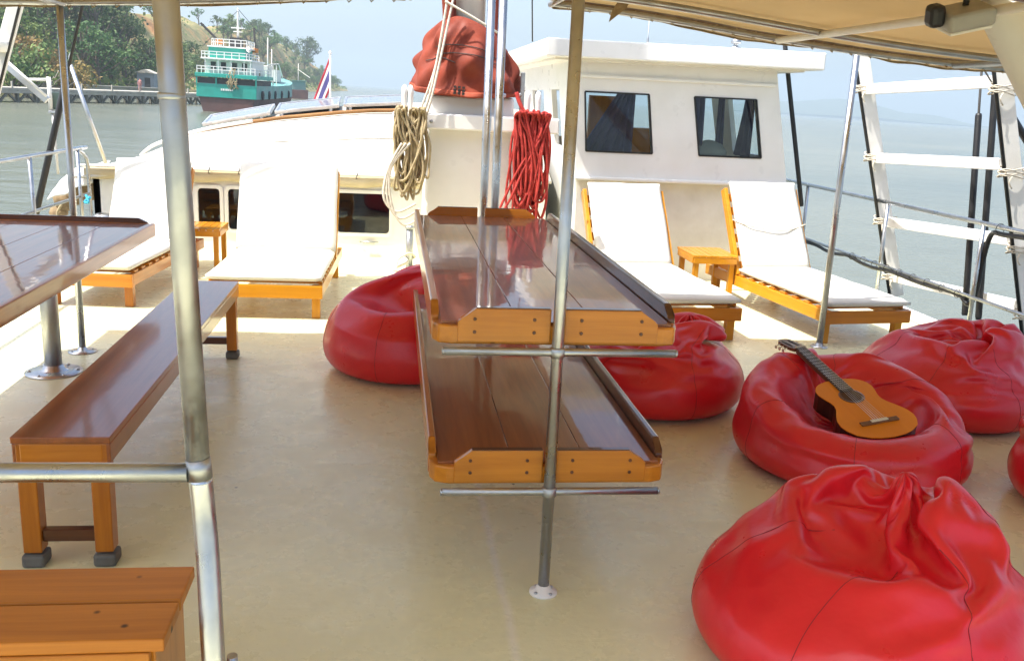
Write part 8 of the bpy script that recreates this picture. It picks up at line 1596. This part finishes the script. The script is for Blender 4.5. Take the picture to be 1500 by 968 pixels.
# ================================================================== BEAN BAGS AND GUITAR
# Folded covers of three bean bags, worked out beforehand by draping cloth over a heap of beans:
# rings of NB points from the bottom centre to the top; half-millimetre steps from one point to the next, x then y then z.
NB = 50
def bag_mesh(k):
    d = BAGS[k]; n = len(d)//3; co = []; acc = [0, 0, 0]
    for i in range(n):
        for c in range(3): acc[c] += d[c*n+i]
        co.append((acc[0]/2000, acc[1]/2000, acc[2]/2000))
    m = (n-2)//NB; f = []
    for j in range(NB): f.append((0, 1+(j+1) % NB, 1+j))
    for i in range(m-1):
        for j in range(NB): a = 1+i*NB+j; b = 1+i*NB+(j+1) % NB; f.append((a, b, b+NB, a+NB))
    L = 1+(m-1)*NB
    for j in range(NB): f.append((L+j, L+(j+1) % NB, n-1))
    return co, f, m
def bean_bag(label, k, x, y, rz, sc, szz=1.0, lean=0.0, taper=0.0, shear=0.0):
    t = thing('bean_bag', label, 'bean bag', (x, y, 0), 0, 'red bean bags on the deck')
    co, f, m = bag_mesh(k); rot = Matrix.Rotation(R(rz), 3, 'Z'); pts = []
    for c in co:
        p = rot @ Vector((c[0]*sc, c[1]*sc, 0)); p.z = c[2]*(szz+lean*p.y)
        k_ = 1-taper*max(0, p.z-.12)/.45; p.x = p.x*k_+shear*max(0, p.z-.1); p.y *= k_; pts.append(p)
    me = bpy.data.meshes.new('cover'); me.from_pydata(pts, [], f)
    for p in me.polygons: p.use_smooth = True
    me.materials.append(M['vinyl'])
    o = bpy.data.objects.new('cover', me); COL.objects.link(o); o.parent = t; subsurf(o, 2)
    s = MB()
    for j in (3, 11, 19, 28, 36, 44):
        q = []; g = lambda i_, j_: pts[1+i_*NB+(j_ % NB)]
        for i in range(1, m-8):
            n_ = (g(i, j+1)-g(i, j-1)).cross(g(i+1, j)-g(i-1, j))
            if n_.length > 1e-9: n_.normalize()
            lim = (16*g(i, j)+4*(g(i, j+1)+g(i, j-1)+g(i+1, j)+g(i-1, j))+g(i+1, j+1)+g(i+1, j-1)+g(i-1, j+1)+g(i-1, j-1))/36
            q.append(lim+n_*.0002)
        s.tube(catmull(q, 4), .0012, 5)
    s.build('seam', M['seam'], t)
    return t
bean_bag('bright red bean bag nearest the camera, lower right', 16, 1.38, 2.32, -38, .98, .82, 0, .08, .09)
bean_bag('red bean bag with the guitar lying in it', 5, 2.085, 3.80, -14, 1.05, .71, .30)
bean_bag('red bean bag at the back right by the railing, with a tall folded top', 17, 3.02, 4.55, -34, .99, .78, .05)
bean_bag('red bean bag right behind the tray tables, beside the right hand lounger', 16, 1.41, 4.74, -100, 1.0, .76)
bean_bag('red bean bag left of the tray tables', 7, .11, 5.30, -12, 1.0, .92)
bean_bag('red bean bag cut off by the right edge of the picture', 7, 3.11, 3.22, 120, 1.05, .68)


# ------------------------------------------------------------------ classical guitar lying in a bean bag
gt = thing('guitar', 'orange topped classical guitar lying in a red bean bag', 'guitar')
T_, H_ = GT_, GH_
dv = (H_-T_).normalized(); sc_g = (H_-T_).length/.985
wv = (Vector((1, GROLL, GROLLZ)) - dv*Vector((1, GROLL, GROLLZ)).dot(dv)).normalized(); nv = wv.cross(dv).normalized()
gt.matrix_world = Matrix.Translation(T_) @ Matrix((wv, dv, nv)).transposed().to_4x4() @ Matrix.Scale(sc_g, 4)
prof = [(0.0, .0), (.045, .055), (.0, .0)]
def halfw(y):      # body outline, y from the tail (0) to the neck joint (.485)
    pts = [(0, 0), (.004, .05), (.018, .098), (.05, .148), (.09, .172), (.13, .181), (.175, .174), (.22, .150), (.255, .128), (.285, .119), (.315, .121), (.35, .132), (.385, .140), (.42, .136), (.45, .118), (.47, .090), (.481, .055), (.485, .02)]
    for (a, wa), (b, wb) in zip(pts, pts[1:]):
        if y <= b: return wa+(wb-wa)*(y-a)/(b-a)
    return 0
ysamp = [0, .002, .006, .012, .02, .032, .05, .07, .09, .11, .13, .15, .175, .2, .22, .24, .255, .27, .285, .30, .315, .33, .35, .37, .385, .40, .42, .44, .455, .465, .475, .481, .485]
outl = [(halfw(y), y) for y in ysamp] + [(-halfw(y), y) for y in ysamp[::-1]]
outl = [p for i, p in enumerate(outl) if i == 0 or (abs(p[0]-outl[i-1][0])+abs(p[1]-outl[i-1][1])) > 1e-6]
M['spruce'] = wood('orange_spruce_top', (.70, .23, .010), (.62, .18, .008), 'Y', .25, .4, 1.0, .2)
M['rosewood'] = wood('dark_rosewood', (.045, .020, .012), (.018, .009, .006), 'Y', .6, .3)
M['cedar'] = wood('brown_neck_wood', (.20, .085, .035), (.11, .045, .02), 'Y', .5, .35)
M['bone'] = paint('pale_bone', (.70, .62, .46), None, .4, 20, 0)
b = MB(); b.prism([(x*.994, .003+y*.994, -.092) for x, y in outl], (0, 0, .088)); b.build('sides', M['rosewood'], gt)
# the top, with the sound hole cut out
b = MB(); hc, hr_ = (0, .335), .043; N_ = 64
def ray_out(a):
    best = .6; dx, dy = math.cos(a), math.sin(a)
    for (x1, y1), (x2, y2) in zip(outl, outl[1:]+outl[:1]):
        ex, ey = x2-x1, y2-y1; den = dx*ey-dy*ex
        if abs(den) < 1e-9: continue
        s1 = ((x1-hc[0])*ey-(y1-hc[1])*ex)/den; s2 = ((x1-hc[0])*dy-(y1-hc[1])*dx)/den
        if s1 > 0.01 and -1e-6 <= s2 <= 1+1e-6: best = min(best, s1)
    return best
N_ = 140
rings = []
for fr_k in (0, .25, .6, 1.0):
    for zz in ((-.004, ) if False else (0,)):
        rings.append([b.bm.verts.new((hc[0]+math.cos(a)*(hr_+(ray_out(a)-hr_)*fr_k), hc[1]+math.sin(a)*(hr_+(ray_out(a)-hr_)*fr_k), 0)) for a in [2*PI*i/N_ for i in range(N_)]])
for A_, B_ in zip(rings, rings[1:]):
    for i in range(N_): b.bm.faces.new((A_[i], B_[i], B_[(i+1) % N_], A_[(i+1) % N_]))
solidify(b.build('top', M['spruce'], gt), .004, -1)
b = MB(); b.lathe([(.0455, .0003), (.0455, .0012), (.058, .0012), (.058, .0003)], 40, (0, .335, 0)); b.build('rosette', M['cedar'], gt)
b = MB(); b.lathe([(0, 0), (.05, 0)], 30, (0, .335, -.0035)); b.build('sound_hole', M['dark'], gt)
b = MB(); b.box((0, .115, .004), (.185, .026, .008), None, .002); br = b.build('bridge', M['cedar'], gt)
b = MB(); b.box((0, .113, .0105), (.082, .006, .006), None, .001); b.box((0, .122, .0095), (.082, .010, .004), None, .001); b.build('saddle', M['bone'], br)
b = MB(); b.prism([(-.031, .375, .001), (.031, .375, .001), (.026, .80, .001), (-.026, .80, .001)], (0, 0, .007)); b.build('fingerboard', paint('grey_black_ebony', (.055, .045, .035), (.03, .025, .02), .35, 9, .1), gt)
b = MB(); b.prism([(-.027, .475, -.0), (.027, .475, 0), (.024, .80, 0), (-.024, .80, 0)], (0, 0, -.022)); bmesh.ops.bevel(b.bm, geom=[e for e in b.bm.edges], offset=.006, segments=2, profile=.5, affect='EDGES'); b.build('neck', M['cedar'], gt)
b = MB(); Ln = .65
for k in range(1, 20):
    y = .80 - Ln*(1-2**(-k/12.0))
    if y > .38: b.box((0, y, .0086), (.052+.008*(.8-y)/.42, .0018, .0014))
b.build('frets', M['alu'], gt)
b = MB(); b.box((0, .8025, .009), (.052, .005, .010), None, .001); b.build('nut', M['bone'], gt)
hdm = Matrix.Translation((0, .805, .002)) @ Matrix.Rotation(R(-13), 4, 'X')
hd_ = MB(); hd_.prism([(-.027, 0, 0), (.027, 0, 0), (.037, .035, 0), (.036, .15, 0), (.024, .175, 0), (0, .182, 0), (-.024, .175, 0), (-.036, .15, 0), (-.037, .035, 0)], (0, 0, -.018), hdm)
bmesh.ops.bevel(hd_.bm, geom=[e for e in hd_.bm.edges], offset=.003, segments=2, profile=.5, affect='EDGES'); hd = hd_.build('headstock', M['cedar'], gt)
for sx in (-1, 1):
    b = MB(); b.prism([(sx*.017-.0065, .045, .0008), (sx*.017+.0065, .045, .0008), (sx*.017+.0065, .14, .0008), (sx*.017-.0065, .14, .0008)], (0, 0, .0012), hdm); b.build('string_slot', M['dark'], hd)
    for q in range(3):
        b = MB(); p0 = hdm @ Vector((sx*.03, .058+.036*q, -.009)); p1 = hdm @ Vector((sx*.054, .058+.036*q, -.013)); p2 = hdm @ Vector((sx*.060, .058+.036*q, -.022))
        b.tube([p0, p1], .003, 6); b.box((p1+p2)/2+Vector((sx*.003, 0, -.002)), (.009, .014, .018), None, .003); b.build('tuning_peg', M['bone'], hd)
for q in range(6):
    xb = (-.0285+.0114*q); xn = (-.021+.0084*q)
    b = MB(); b.tube([(xb, .113, .0145), (xn, .803, .0150)], .0008 if q < 3 else .0006, 4); b.tube([(xn, .803, .015), hdm @ Vector((math.copysign(.017, xn), .06+.035*(q % 3), .003))], .0007, 4)
    b.build('string', M['alu'] if q < 3 else M['bone'], gt)

# ================================================================== SEA HAZE
m, t, n, l, p = nodes('sea_haze'); n.remove(p)
pv_ = n.new('ShaderNodeVolumePrincipled'); pv_.inputs['Color'].default_value = (.50, .60, .69, 1); pv_.inputs['Density'].default_value = HAZE; pv_.inputs['Anisotropy'].default_value = .2
l.new(pv_.outputs[0], n['Material Output'].inputs['Volume'])
if HAZE > 0:
    b = MB(); b.box((0, 2300, 40), (12400, 8000, 300)); o = b.build('haze', m); tag(o, kind='stuff'); o.display_type = 'WIRE'
